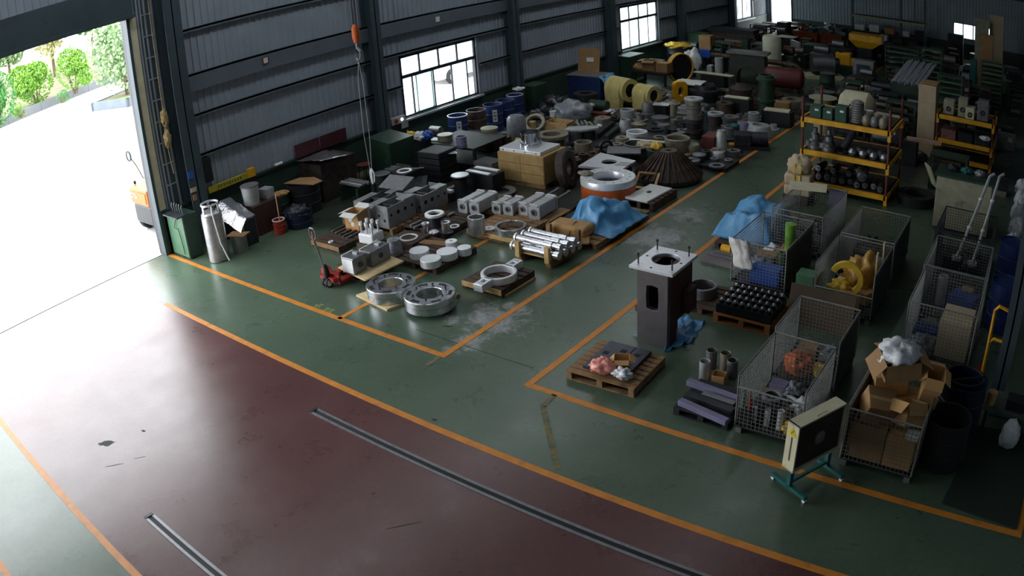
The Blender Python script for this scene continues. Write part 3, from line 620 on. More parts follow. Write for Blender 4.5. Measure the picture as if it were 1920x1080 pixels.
# --- clamp ring on dark pallet with stencilled edge board
pt_ = pallet('oily dark pallet with a pale stencilled edge board under the two-lugged clamp', -9.11, 10.71, 0.92, 1.0, 0.0, WOODD, 0.16, 6, edge=WOODL)
lettering('TENT', 0.075, INK, pt_, (-0.02, -0.518, 0.11), (pi/2, 0, 0), 'stencil')
cp = g(935, 509, 0.3); t = thing('clamp_ring', 'pale steel clamp ring with two slotted lugs lying on a dark pallet', 'clamp', (cp.x, cp.y, 0.16), 0.03)
ringmesh(0.335, 0.275, 0.14, 48).obj('ring_body', STEELW, t)
for s in (-1, 1):
    mb = MB(); hole = [(-0.045, -0.06), (0.045, -0.06), (0.045, 0.06), (-0.045, 0.06)]; yc = s*0.46
    mb.frame([(-0.1, yc-0.17), (0.1, yc-0.17), (0.1, yc+0.17), (-0.1, yc+0.17)], [(x, yc+y_-s*0.02) for x, y_ in hole], 0.0, 0.14)
    mb.obj('lug', STEELW, t, smooth=False, bev=0.006); MB().box((0, s*0.545, 0.142), (0.1, 0.008, 0.006)).obj('split_line', STEELD, t, smooth=False)
bar('loose pale timber batten lying beside the clamp ring pallet', g(946, 556), g(1003, 522), 0.05, 0.03, WOODL, 'timber_batten', 'timber')

# --- four polished discs
pallet('oily brown pallet loaded with polished round blanks', -11.0, 11.0, 1.22, 1.22, 0.0, WOODD, 0.14, 8)
DG = 'polished blanks on the brown pallet'
for (px_, py_, w_, lb) in ((786, 468, 38, 'round polished steel blank beside the wrapped manifold'), (838, 470, 40, 'round polished steel blank between two others on the brown pallet'), (807, 484, 40, 'round polished steel blank at the front edge of the brown pallet'), (870, 463, 27, 'smaller round polished steel blank at the pallet corner')):
    disc(lb, px_, py_, w_, 0.15, STEELW, 0.14, 'round_blank', 'disc', DG)
ring('small polished spool with a centre hole on the brown pallet', 846, 451, 23, 0.28, 0.18, STEELW, 0.14, 'spool', 'spool')
a_ = g(790, 450, 0.15); boxt('thin weathered board lying across the brown pallet', a_.x-0.05, a_.x+0.75, a_.y-0.1, a_.y+0.12, 0.14, 0.165, WOOD, 'loose_board', 'board', 0.25)

# --- pallet of bushings behind
pallet('dark pallet of small bushings and rings behind the polished blanks', g(824, 424).x, g(824, 424).y, 1.2, 1.15, 0.05, WOODD, 0.13, 7)
ring('white-faced flange ring propped high over the bushings', 814, 399, 37, 0.62, 0.06, STEELW, 0.40, 'flange_ring', 'ring', bolts=8)
pz = topat(814, 399, 0.4, 0.06); tag(MB().lathe([(0.1, 0), (0.13, 0), (0.13, 0.27), (0.1, 0.27)], 20).obj('pipe_stub', STEELD, None, (pz.x, pz.y, 0.13)), 'dark pipe stub holding up the white-faced flange ring', 'pipe')
turned('slim flanged bushing with a wide pale collar', 797, 418, 15, [(0.3, 0), (0.62, 0), (0.62, 0.2), (1, 0.2), (1, 0.235), (0.3, 0.235)], STEEL, 0.13, 'flanged_bushing', 'bushing')
turned('stout polished bushing standing among the small rings', 835, 416, 18, [(0.5, 0), (0.9, 0), (0.9, 0.2), (1, 0.2), (1, 0.24), (0.5, 0.24)], STEEL, 0.13, 'bushing', 'bushing')
ring('thin pale washer leaning by the stout bushing', 852, 423, 19, 0.66, 0.03, STEELW, 0.15, 'washer', 'ring'); ring('thin dark washer lying at the edge of the bushing pallet', 842, 434, 15, 0.74, 0.02, STEELM, 0.13, 'washer', 'ring')
ring('wide thin ring lying on the pallet beside the wrapped cylinder', 766, 444, 36, 0.76, 0.03, STEELW, 0.2, 'thin_ring', 'ring')
a_ = g(766, 444, 0.2); boxt('flat wooden board under the wide thin ring', a_.x-0.35, a_.x+0.35, a_.y-0.3, a_.y+0.3, 0.0, 0.2, WOODD, 'board_stack', 'board', 0.1)
blob('crumpled clear plastic bag of small parts between the bushings', 814, 437, 0.13, 18, 0.7, WHITEF, 'parts_bag', 'bag', 3)
for k, (a, b) in enumerate((((770, 424), (790, 415)), ((776, 428), (796, 420)), ((812, 413), (835, 403)), ((840, 405), (851, 400)))):
    pa, pb = g(*a, 0.16), g(*b, 0.16); tag(MB().cyl((pa.x, pa.y, 0.17), (pb.x, pb.y, 0.17), 0.035, n=12).obj('round_bar', STEELM, None), ('short round bar at the outer corner of the bushing pallet', 'short round bar beside the corner one on the bushing pallet', 'short round bar before the white-faced flange ring', 'short round bar at the actuator side of the bushing pallet')[k], 'bar', 'short bars on the bushing pallet')

# --- pallet with turned cylinder and thin large ring
pallet('brown pallet with a pale edge carrying a turned cylinder and a wide ring', -10.58, 12.9, 1.26, 1.25, 0.0, WOOD, 0.15, 7, edge=WOODL)
ring('tall turned steel cylinder on the brown pallet', 892, 406, 33, 0.8, 0.36, STEEL, 0.15, 'turned_cylinder', 'cylinder')
ring('wide thin-walled steel ring lying on the brown pallet', 957, 422, 60, 0.82, 0.15, STEEL, 0.15, 'wide_ring', 'ring', bolts=12)
ring('small round pale plate with a keyhole between cylinder and wide ring', 917, 427, 24, 0.2, 0.03, STEELW, 0.15, 'round_plate', 'disc')

# --- row of pale grey cylinder actuators on a long skid
t = thing('timber_skid', 'long low brown timber skid under the row of grey actuators', 'skid', (-11.2, 13.85, 0), 0.0)
for dy in (-0.3, 0.3): MB().b2((-1.3, dy-0.06, 0), (1.3, dy+0.06, 0.1)).obj('skid_beam', WOOD, t, smooth=False)
for k in range(6): MB().b2((-1.28+k*0.46, -0.45, 0.1), (-1.0+k*0.46, 0.45, 0.13)).obj('skid_board', WOOD, t, smooth=False)
ACTL = ('pale grey square-ended actuator at the turned-cylinder end of the row', 'pale grey actuator, second from the turned-cylinder end of the row', 'pale grey actuator in the middle of the row, beside the wider pair', 'short pale grey actuator in the middle of the row', 'pale grey actuator with a long rod, second from the row end', 'pale grey actuator with a long rod at the row end by the kraft package')
for k, (px_, py_, w_, ln, rod) in enumerate(((868, 400, 22, 0.75, 0), (890, 403, 23, 0.75, 0), (931, 402, 20, 0.5, 0.0), (953, 405, 22, 0.5, 0), (981, 405, 22, 0.75, 0.75), (1002, 413, 27, 0.75, 0.75))):
    b = g(px_, py_, 0.13); s = msz(px_, py_, 0.13, w_); x = thing('actuator', ACTL[k], 'actuator', (b.x, b.y, 0.13), 0.06, 'grey actuators in a row')
    s = min(s, 0.29); ch = s*0.14; poly = [(-s/2+ch, 0), (s/2-ch, 0), (s/2, ch), (s/2, s*1.25-ch), (s/2-ch, s*1.25), (-s/2+ch, s*1.25), (-s/2, s*1.25-ch), (-s/2, ch)]
    for (y0, y1, nm) in ((0, 0.045, 'front_plate'), (ln-0.045, ln, 'rear_plate')):
        MB().prism(poly, 0, y1-y0).xf(Matrix.Translation((0, y1, 0)) @ Matrix.Rotation(pi/2, 4, 'X')).obj(nm, CASTL, x, smooth=False, bev=0.006)
    MB().box((0, ln/2, s*0.62), (s*0.88, ln-0.08, s*1.08)).obj('barrel', CASTL, x, smooth=False, bev=0.04)
    MB().lathe([(s*0.17, -0.02), (s*0.26, -0.02), (s*0.26, 0.004), (s*0.17, 0.004)], 20, (0, 0, s*0.62), axis='Y').obj('port_collar', STEELM, x); MB().cyl((0, -0.012, s*0.62), (0, 0.01, s*0.62), s*0.17, n=16).obj('port', STEELD, x)
    for sx in (-1, 1): MB().cyl((sx*s*0.36, -0.01, s*1.08), (sx*s*0.36, 0.0, s*1.08), 0.014, n=8).obj('bolt', STEELD, x)
    if rod: MB().cyl((0, ln, s*0.62), (0, ln+rod, s*0.62), 0.03, n=10).cyl((0, ln+rod-0.05, s*0.62), (0, ln+rod, s*0.62), 0.045, n=10).obj('piston_rod', STEELM, x)
ring('large flat dull ring lying behind the row of actuators', 935, 357, 66, 0.62, 0.05, CAST, 0.02, 'flat_ring', 'ring')

# --- grey fabricated machine beds on the far-left pallet
pallet('brown pallet under the grey fabricated frames by the printed carton', -13.55, 12.4, 1.7, 1.8, 0.0, WOOD, 0.14, 8)
SHEETG = mat('zinc_grey_plate', (146, 148, 150), 0.48, 0.35, 0.16, 8, 0.03, (118, 118, 118), 0.25)
def bed(label, x, y, L, W, H, rz, seed):
    R = random.Random(seed); t = thing('machine_bed', label, 'machine frame', (x, y, 0.14), rz); w_ = 0.022
    MB().b2((-W/2, -L/2, 0), (W/2, L/2, w_)).obj('base_plate', SHEETG, t, smooth=False)
    for s in (-1, 1): MB().b2((s*W/2-w_/2, -L/2, 0), (s*W/2+w_/2, L/2, H*(1 if s > 0 else 0.85))).obj('side_plate', SHEETG, t, smooth=False)
    for q, hh in ((-0.5, 1.05), (-0.05, 0.8), (0.5, 1.0)): MB().b2((-W/2, q*L-w_/2, 0), (W/2, q*L+w_/2, H*hh)).obj('end_plate' if abs(q) > .3 else 'rib_plate', SHEETG, t, smooth=False)
    MB().b2((-W/2-0.02, -L/2, H), (-W*0.12, L*0.0, H+w_)).obj('top_plate', SHEETG, t, smooth=False); MB().b2((W*0.1, L*0.08, H), (W/2+0.02, L/2, H+w_)).obj('top_plate', SHEETG, t, smooth=False)
    for k in range(4): MB().cyl((W/2+0.008, -L*0.4+k*L*0.26, H*0.6), (W/2+0.016, -L*0.4+k*L*0.26, H*0.6), 0.03+0.02*R.random(), n=14).obj('bolt_hole', DARKHOLE, t)
    for k in range(3): MB().cyl((-W*0.3+k*W*0.3, -L/2-0.014, H*(0.35+0.2*(k % 2))), (-W*0.3+k*W*0.3, -L/2-0.008, H*(0.35+0.2*(k % 2))), 0.035, n=14).obj('bolt_hole', DARKHOLE, t)
    return t
bed('tall zinc-grey fabricated frame with open pockets behind the printed carton', -13.1, 11.95, 0.9, 0.55, 0.48, 0.05, 1)
bed('long zinc-grey fabricated frame at the far end of the brown pallet', -13.0, 12.95, 0.85, 0.55, 0.44, 0.03, 2)
bed('low zinc-grey fabricated frame behind the other two frames', -13.85, 12.3, 1.3, 0.5, 0.40, 0.08, 3)
a_ = g(715, 372, 0.62); tag(MB().box((0, 0, 0), (0.75, 0.5, 0.02), 0.1, 0.35).obj('tilted_plate', SHEETG, None, (-13.85, 12.85, 0.66), 0, False), 'thin zinc-grey plate tilted on the low fabricated frame', 'plate')
t = carton('carton printed with two pale ovals, white inside with flaps open', g(676, 437).x, g(676, 437).y-0.05, 0.14, 0.40, 0.36, 0.42, 0.12, CARTON, WHITEP, fa=(-0.6, 0.3, -0.3, 0.25), fl=0.5)
for k in (-1, 1): MB().lathe([(0.0001, 0), (0.055, 0), (0.05, 0.003), (0.0001, 0.003)], 18, close=False).xf(Matrix.Translation((0.03*k+0.0, -0.184, 0.21-0.05*k)) @ Matrix.Rotation(pi/2, 4, 'X')).obj('oval_print', WHITEP, t)
MB().box((0, -0.1845, 0.04), (0.36, 0.002, 0.05)).obj('print_band', mat('orange_print', (196, 110, 50), 0.7), t, smooth=False)

# --- small empty pallet with rods
pallet('small brown pallet with long thin rods beside the pallet truck handle', -13.5, 10.72, 0.95, 1.05, 0.0, WOODD, 0.15, 6, edge=WOOD)
for k in range(5):
    a, b = g(622+k*7, 433+k*3.2, 0.18), g(662+k*4, 414+k*4.5, 0.18); tag(MB().cyl((a.x, a.y, 0.17), (b.x, b.y, 0.17), 0.022, n=10).obj('thin_rod', STEELM, None), ('thin steel rod, outermost of those beside the printed carton', 'thin steel rod, second beside the printed carton', 'thin steel rod in the middle of those beside the printed carton', 'thin steel rod, fourth beside the printed carton', 'thin steel rod lying closest to the pallet truck')[k], 'rod', 'rods on the small pallet')
ring('small bright shackle ring on the small brown pallet', 620, 452, 10, 0.55, 0.03, STEELW, 0.15, 'shackle_ring', 'ring')

# --- pallet truck with loaded pallet
pallet('dark pallet lifted on the red pallet truck', -11.85, 10.0, 0.8, 1.15, 0.0, WOODD, 0.2, 7)
pj = g(618, 545); t = thing('pallet_truck', 'red hand pallet truck with a tall loop handle', 'pallet truck', (-11.98, 8.95, 0), 0.0)
MB().tube([(0, 0, 0.28), (-0.02, -0.06, 0.7), (-0.04, -0.12, 1.0)], [0.028, 0.022, 0.02]).obj('handle_shaft', STEELM, t)
hl = [(-0.04+x, -0.12-0.06*z_, 1.0+z_) for x, z_ in ((0, 0), (-0.09, 0.08), (-0.095, 0.2), (-0.05, 0.26), (0.05, 0.26), (0.095, 0.2), (0.09, 0.08), (0, 0))]
MB().tube(hl, 0.014).obj('handle_loop', STEELM, t); MB().box((-0.04, -0.135, 1.1), (0.025, 0.02, 0.18)).obj('release_lever', REDB, t, smooth=False)
MB().cyl((0, 0.02, 0.12), (0, 0.02, 0.42), 0.055, n=14).cyl((0.0, 0.02, 0.42), (0, 0.02, 0.46), 0.03, n=10).obj('pump', BLACKM, t)
MB().prism([(-0.27, 0.1), (0.27, 0.1), (0.2, 0.0), (-0.2, 0.0)][::-1], 0.12, 0.2).b2((-0.27, 0.1, 0.06), (0.27, 0.14, 0.3)).obj('yoke', ORANGEP if False else REDB, t, smooth=False)
MB().tube([(-0.12, 0.04, 0.2), (-0.05, 0.06, 0.4), (0.05, 0.06, 0.4), (0.12, 0.06, 0.3), (0.26, 0.12, 0.26)], 0.03).obj('frame_brace', REDB, t)
for s in (-1, 1):
    MB().b2((s*0.19-0.08, 0.12, 0.045), (s*0.19+0.08, 1.2, 0.11)).obj('fork', REDB, t, smooth=False)
    w1 = MB().lathe([(0.02, -0.025), (0.09, -0.025), (0.09, 0.025), (0.02, 0.025)], 24, (s*0.055, 0.0, 0.09), axis='X').obj('wheel', RUBBER, t)
    MB().lathe([(0.01, -0.028), (0.065, -0.028), (0.065, 0.028), (0.01, 0.028)], 20, (s*0.055, 0.0, 0.09), axis='X').obj('hub', WHITEP, w1)
    MB().lathe([(0.005, -0.04), (0.04, -0.04), (0.04, 0.04), (0.005, 0.04)], 14, (s*0.19, 1.1, 0.04), axis='X').obj('load_roller', RUBBER, t)
pc = [g(634, 500, 0.24), g(684, 524, 0.24), g(757, 488, 0.24), g(705, 468, 0.24)]; c_ = sum(pc, Vector())/4
tag(MB().prism([((q-c_).x, (q-c_).y) for q in pc], 0, 0.03).obj('plywood_sheet', PLY, None, (c_.x, c_.y, 0.2), 0, False), 'pale plywood sheet on top of the pallet on the truck', 'plywood')
def unit(label, px, py, z0, w, d, h, rz, ms, face):
    p = g(px, py, z0); t = thing('servo_unit', label, 'machine unit', (p.x, p.y, z0), rz)
    MB().box((0, 0, h/2), (w, d, h)).obj('housing', ms, t, smooth=False, bev=0.015)
    MB().box((0, -d/2-0.006, h*0.5), (w*0.86, 0.012, h*0.8)).obj('front_plate', face, t, smooth=False); MB().lathe([(h*0.08, 0), (h*0.16, 0), (h*0.16, 0.015), (h*0.08, 0.015)], 18, (w/2, 0, h*0.5), axis='X').obj('shaft_collar', STEELD, t)
    MB().box((-w/2-0.012, 0, h*0.52), (0.024, d*0.95, h*1.04)).obj('mount_plate', WHITEP, t, smooth=False)
    MB().box((0, d*0.2, h+0.02), (w*0.4, d*0.2, 0.04)).obj('terminal_box', CASTL, t, smooth=False); return t
unit('grey cube-shaped gear unit with a bright front face on the plywood', 667, 508, 0.23, 0.32, 0.34, 0.34, 0.05, STEELM, STEELW)
unit('long grey gear unit with a pale top on the plywood', 706, 490, 0.23, 0.30, 0.55, 0.32, 0.05, STEELM, STEELM)
pm = g(694, 470, 0.23); t = thing('valve_manifold', 'white-wrapped block with upright piston rods behind the plywood', 'machine part', (-12.35, 10.55, 0), 0.1)
MB().b2((-0.25, -0.2, 0), (0.25, 0.25, 0.28)).obj('stand_block', WOODD, t, smooth=False); MB().b2((-0.2, -0.17, 0.28), (0.2, 0.2, 0.5)).obj('wrapped_block', WHITEF, t, smooth=False, bev=0.03)
for k in range(6):
    q = (-0.15+0.15*(k % 3), -0.1+0.2*(k//3)); a = MB().cyl((*q, 0.5), (*q, 0.68), 0.022, n=10).obj('piston_rod', STEEL, t); MB().cyl((*q, 0.66), (*q, 0.74), 0.036, n=10).obj('rod_eye', STEELW, a)
pm = g(738, 478); turned('plastic-wrapped dark upright cylinder between plywood and thin ring', 737, 447, 30, [(0.001, 0), (1, 0), (1, 0.3), (0.8, 0.36), (0.82, 0.44), (0.001, 0.46)], GREYP, 0.0, 'wrapped_cylinder', 'cylinder')

# --- chrome shafts on trestle pallet
t = thing('shaft_cradle', 'low timber cradle holding the bundle of chrome shafts', 'cradle', (-9.05, 12.2, 0), 0.0)
for dx in (-0.35, 0.35):
    MB().b2((dx-0.06, -0.5, 0.0), (dx+0.06, 0.6, 0.16)).obj('cradle_beam', WOOD, t, smooth=False)
    for dy in (-0.5, 0.55): MB().b2((dx-0.05, dy-0.04, 0.1), (dx+0.05, dy+0.04, 0.42)).obj('stake', WOODL if dy < 0 else WOOD, t, smooth=False)
MB().b2((-0.4, -0.45, 0.16), (0.4, 0.5, 0.19)).obj('cradle_board', WOODL, t, smooth=False)
SH = 'chrome shafts on the timber cradle'
def shaft(label, y, z, x0, L, r, rz=0.0, flange=False):
    t = thing('chrome_shaft', label, 'shaft', (x0, y, z), rz, SH); MB().lathe([(0.0001, 0), (r*0.75, 0), (r, 0.01), (r, L*0.62), (r*1.25, L*0.63), (r*1.25, L*0.8), (r*0.9, L*0.81), (r*0.9, L*0.88), (r*1.15, L*0.89), (r*1.15, L-0.02), (0.0001, L)], 20, close=False, axis='X').obj('shaft_body', STEEL, t)
    MB().lathe([(r*0.5, -0.01), (r*1.35, -0.01), (r*1.35, 0.03), (r*0.5, 0.03)], 20, axis='X').obj('end_collar', STEELW, t); return t
LB = 'chrome shaft with stepped end lying in the bottom layer of the bundle'
for k in range(4): shaft('chrome shaft in the bottom layer of the bundle, '+('nearest the clamp ring', 'second from the clamp ring', 'third from the clamp ring', 'nearest the kraft package')[k], 11.8+k*0.2, 0.265, -9.6+0.02*k, 1.15, 0.07, -0.02)
for k in range(3): shaft('chrome shaft in the top layer of the bundle, '+('nearest the clamp ring', 'in the middle', 'nearest the kraft package')[k], 11.9+k*0.2, 0.40, -9.58+0.03*k, 1.12, 0.065, -0.03)

# --- kraft package and tarpaulin heap on long pallet, white board on pallet behind
pallet('long brown pallet along the aisle line under the blue tarpaulin', -8.85, 13.95, 1.05, 2.2, 0.0, WOOD, 0.14, 10)
t = thing('kraft_package', 'kraft-paper wrapped package leaning on the tarpaulin pallet', 'package', (-9.05, 13.12, 0.14), 0.06)
MB().b2((-0.46, -0.24, 0), (0.4, 0.24, 0.24)).obj('wrapping', KRAFT, t, smooth=True, bev=0.07); MB().tube([(0.05, -0.31, 0.02), (0.06, -0.2, 0.22), (0.05, 0.0, 0.265), (0.05, 0.25, 0.15)], 0.008).obj('string', RUBBER, t)
tag(MB().box((0, 0, 0.02), (0.42, 0.3, 0.04), 0.2, 0.12).obj('folded_kraft_sheet', KRAFT, None, (-8.72, 12.82, 0.14), 0.3, False, 0.01), 'loose folded kraft sheet beside the shaft bundle', 'paper')
def heap(u, v):
    x = -9.5 + 1.3*u; y = 13.25 + 1.55*v; e = min(u, 1-u, v, 1-v)*5; e = max(0, min(1, e))
    z = 0.14 + 0.52*math.exp(-((u-0.42)/0.3)**2 - ((v-0.3)/0.3)**2) + 0.26*math.exp(-((u-0.6)/0.34)**2 - ((v-0.72)/0.26)**2) + 0.06
    f = noise.noise(Vector((u*5, v*5, 1)))*0.22 + noise.noise(Vector((u*11, v*11, 4)))*0.09
    z += f*e*0.75; x += 0.1*noise.noise(Vector((u*6, v*6, 9))); y += 0.1*noise.noise(Vector((u*6, v*6, 19)))
    return (x, y, 0.15 + max(0.004, z-0.15)*min(1, e*1.1+0.06))
cloth('crumpled blue tarpaulin heaped over parts on the long pallet', heap, TARP, 'blue_tarpaulin', 'tarpaulin', 44, 44)
pallet('dark narrow pallet by the aisle line under a white board', -8.75, 15.9, 0.75, 1.2, 0.0, WOODD, 0.2, 6)
t = thing('white_board', 'white painted board with a hand grip lying on a narrow pallet', 'board', (-8.78, 15.85, 0.2), -0.06); MB().b2((-0.3, -0.55, 0), (0.3, 0.55, 0.05)).obj('panel', WHITEP, t, smooth=False, bev=0.008); MB().b2((-0.04, -0.05, 0.05), (0.04, 0.05, 0.07)).obj('grip', STEELD, t, smooth=False)
tag(MB().box((0, 0, 0.03), (0.12, 1.5, 0.06)).obj('steel_flat', BLACKM, None, (-10.05, 14.3, 0), 0.12, False), 'long black steel flat on the floor beside the tarpaulin pallet', 'bar')
tag(MB().box((0, 0, 0.05), (0.25, 1.3, 0.1)).obj('steel_channel', STEELD, None, (-9.72, 13.9, 0), 0.02, False), 'dark steel channel on the floor behind the kraft package', 'bar')
# ================================================================ ALONG THE WINDOW WALL
OCC = []
def occ(p, r): OCC.append((p.x, p.y, r))
def pbox(label, px, py, wpx, hpx, dep, m, name, cat, z0=0.0, rz=0.0, bev=0.012, group=None, wf=0.8):
    p = g(px, py, z0); s = msz(px, py, z0, 1.0); w_ = wpx*s*wf; h_ = hpx*s*1.07; occ(p + Vector((0, dep/2, 0)), max(w_, dep)*0.5)
    return boxt(label, p.x-w_/2, p.x+w_/2, p.y, p.y+dep, z0, z0+h_, m, name, cat, rz, bev, group)
# green control cabinet by the door
t = thing('control_cabinet', 'green metal cabinet with cables standing against the door post', 'cabinet', (-16.62, 8.42, 0), 0.0)
MB().b2((-0.42, -0.2, 0.02), (0.42, 0.2, 1.06)).obj('body', GREEND, t, smooth=False, bev=0.01); MB().b2((-0.40, -0.215, 0.05), (0.40, -0.2, 1.03)).obj('door', GREENC, t, smooth=False, bev=0.004)
MB().box((0.1, -0.2, 1.075), (0.7, 0.36, 0.03)).obj('top_tray', STEELD, t, smooth=False)
for k in range(5): MB().tube([(-0.2+k*0.12, -0.1, 1.08), (-0.2+k*0.12, -0.12, 1.22+0.03*(k % 2)), (-0.18+k*0.12, -0.1, 1.3)], 0.012).obj('plug_post', STEELM, t)
MB().tube([(0.0, -0.1, 1.15), (0.1, -0.24, 0.95), (-0.02, -0.25, 0.75), (0.14, -0.24, 0.72), (0.2, -0.24, 0.5), (0.24, -0.24, 0.12)], 0.009).obj('cable', RUBBER, t)
# ropes hanging at the door post
t = thing('hanging_rope', 'knotted tan rope hanging down the door post', 'rope', (-16.98, 8.6, 1.5))
MB().tube([(0, 0, 4.6), (0.01, 0.01, 3.2), (0.02, 0.0, 1.9), (0.0, -0.03, 1.2), (0.02, 0.0, 0.4)], 0.012).obj('rope_line', ROPE, t)
for k, z_ in enumerate((1.75, 1.25)): blobmesh(0.07, 0.09, 0.2, k+3, 0.5, 2.5, 14, False).obj('knot', ROPE, t, (0.03, 0, z_))
MB().cyl((-0.12, 0, 1.9), (0.02, 0, 1.9), 0.012, n=8).obj('hook_pin', STEELM, t)
for k, (px_, py_, w_, h_, m_, lb) in enumerate(((345, 333, 0.14, 0.16, BLUEB, 'small blue notice plate on the first column'), (350, 361, 0.16, 0.1, CARTONB, 'small beige label plate on the first column'), (358, 373, 0.1, 0.14, CARTOND, 'small brown switch box on the first column'))):
    p = onx(px_, py_, -16.72); tag(MB().box((0, 0, 0), (0.02, w_, h_)).obj('notice_plate' if k < 2 else 'switch_box', m_, None, (-16.71, min(max(p.y, 8.93), 9.24), p.z), 0, False), lb, 'plate')
boxt('dark grey electrical box on the wall beside the first column', -17.16, -17.0, 9.42, 9.72, 1.35, 1.95, BLACKM, 'electrical_box', 'box')
# cryogenic cylinder
t = thing('gas_cylinder', 'tall silver liquid-gas cylinder with valves and a hose beside the green cabinet', 'gas cylinder', (-15.5, 8.62, 0), 0.0)
CYLM = mat('brushed_cylinder_steel', (176, 176, 178), 0.38, 0.8, 0.16, 10, 0, (136, 130, 124), 0.25)
MB().lathe([(0.0001, 0.0), (0.23, 0.0), (0.25, 0.02), (0.25, 1.05), (0.235, 1.12), (0.18, 1.17), (0.0001, 1.19)], 36, close=False).obj('vessel', CYLM, t)
MB().lathe([(0.235, 1.05), (0.245, 1.05), (0.245, 1.12), (0.235, 1.12)], 36).obj('collar', CYLM, t)
for a in (0.6, 2.7, 4.8): MB().box((0.2*cos(a), 0.2*sin(a), 1.24), (0.03, 0.05, 0.2), a).obj('guard_post', STEELW, t, smooth=False)
MB().lathe([(0.195, 1.32), (0.215, 1.32), (0.215, 1.36), (0.195, 1.36)], 28).obj('guard_ring', STEELW, t)
for (x, y, z0, z1) in ((0, 0, 1.18, 1.38), (0.09, 0.05, 1.16, 1.32), (-0.09, 0.03, 1.16, 1.3)): v = MB().cyl((x, y, z0), (x, y, z1), 0.02, n=10).obj('valve_stem', STEELD, t); MB().cyl((x-0.05, y, z1), (x+0.05, y, z1), 0.022, n=10).obj('valve_wheel', STEELD, v)
MB().tube([(0.09, -0.02, 1.3), (0.22, -0.1, 1.22), (0.32, -0.12, 0.9), (0.36, -0.1, 0.5), (0.5, -0.06, 0.14), (0.52, -0.05, 0.1)], 0.016).obj('hose', WHITEP, t)
# foil roll on a low rack behind the cylinder
t = thing('foil_insulation', 'crinkled silver foil insulation draped over a low rack behind the gas cylinder', 'insulation', (-15.95, 9.5, 0), 0.0)
sheetmesh(16, 10, lambda u, v: (-0.5+1.05*u, -0.25+0.5*v, 0.98-0.30*u-0.7*max(0, 0.45-v)**1.2+0.04*noise.noise(Vector((u*6, v*6, 2))))).obj('foil_sheet', FOIL, t)
MB().b2((-0.5, -0.05, 0), (-0.45, 0.25, 0.9)).obj('rack_leg', STEELD, t, smooth=False); MB().b2((0.45, -0.05, 0), (0.5, 0.25, 0.62)).obj('rack_leg', STEELD, t, smooth=False)
t = thing('wire_bin', 'small grey wire bin with a board lid beside the gas cylinder', 'bin', (-15.42, 9.18, 0), 0.1); MB().lathe([(0.18, 0), (0.2, 0.4), (0.19, 0.4), (0.17, 0.01)], 20).obj('mesh_shell', GALV, t); MB().box((0, 0, 0.41), (0.5, 0.32, 0.02), 0.3).obj('board_lid', WOOD, t, smooth=False)
# brown cabinet with bucket and block
boxt('dark red-brown metal cabinet standing against the wall under a bucket', -16.35, -15.75, 9.95, 10.75, 0, 0.74, mat('maroon_cabinet_paint', (62, 38, 36), 0.5, 0, 0.2, 4), 'side_cabinet', 'cabinet')
t = thing('grey_bucket', 'dirty grey lidded bucket standing on the red-brown cabinet', 'bucket', (-16.05, 10.12, 0.74)); MB().lathe([(0.0001, 0), (0.19, 0), (0.22, 0.44), (0.0001, 0.44)], 24, close=False).obj('pail', CASTL, t); MB().lathe([(0.0001, 0.44), (0.235, 0.44), (0.235, 0.47), (0.0001, 0.475)], 24, close=False).obj('lid', CAST, t)
boxt('whitish foam block on the red-brown cabinet', -16.2, -15.9, 10.45, 10.72, 0.74, 0.98, CASTL, 'foam_block', 'block', 0.2)
# pail with a stick, blue tub, bins
drum('small red and white paint pail with a stick in it', -15.42, 10.38, 0.15, 0.34, REDB, 0, 'paint_pail', 'pail', rim=WHITEP)
tag(MB().tube([(-15.42, 10.40, 0.165), (-15.46, 10.44, 0.5), (-15.52, 10.48, 0.95)], 0.012).obj('wooden_stick', WOODL, None), 'thin pale wooden stick standing in the paint pail', 'stick')
drum('low dark blue plastic tub full of dark scrap', -15.35, 10.95, 0.33, 0.42, NAVY, 0, 'blue_tub', 'tub'); tag(blobmesh(0.3, 0.3, 0.18, 4, 0.5, 2.6).obj('scrap_heap', STEELD, None, (-15.35, 10.95, 0.2)), 'heap of dark scrap metal in the blue tub', 'scrap')
drum('dark steel bin under a torn brown board', -16.1, 11.75, 0.42, 0.75, BLACKM, 0, 'scrap_bin', 'bin'); tag(MB().prism([(-0.45, -0.25), (0.5, -0.2), (0.55, 0.1), (0.1, 0.32), (-0.3, 0.2)], 0, 0.02).obj('torn_board', CARTOND, None, (-16.05, 11.75, 0.757), 0.2, False), 'torn brown board lying over the dark steel bin', 'board')
drum('second dark steel bin between the blue tub and the wall', -16.35, 11.0, 0.36, 0.62, GREEND, 0, 'scrap_bin', 'bin'); blob('crumpled kraft paper on the dark green bin', 528, 365, 0.62, 26, 0.5, KRAFT, 'crumpled_paper', 'paper', 6, .5)
boxt('dark storage crate against the wall under silver foil', -16.9, -16.0, 12.3, 13.5, 0, 1.0, RUSTD, 'storage_crate', 'crate')
cloth('loose silver foil sheet spread over the dark storage crate', lambda u, v: (-16.98+1.1*u, 12.25+1.0*v, 1.03+0.07*abs(noise.noise(Vector((u*4, v*4, 5))))+0.13*u*(1-v)), FOIL, 'foil_sheet', 'foil', 16, 14)
t = thing('red_stool', 'dark red round stool in front of the second column', 'stool', (-16.2, 13.95, 0)); MB().lathe([(0.0001, 0.5), (0.2, 0.5), (0.21, 0.53), (0.0001, 0.55)], 20, close=False).obj('seat', REDP, t)
for k in range(4): MB().cyl((0.2*cos(k*pi/2+.7), 0.2*sin(k*pi/2+.7), 0), (0.14*cos(k*pi/2+.7), 0.14*sin(k*pi/2+.7), 0.5), 0.014, n=8).obj('leg', REDP, t)
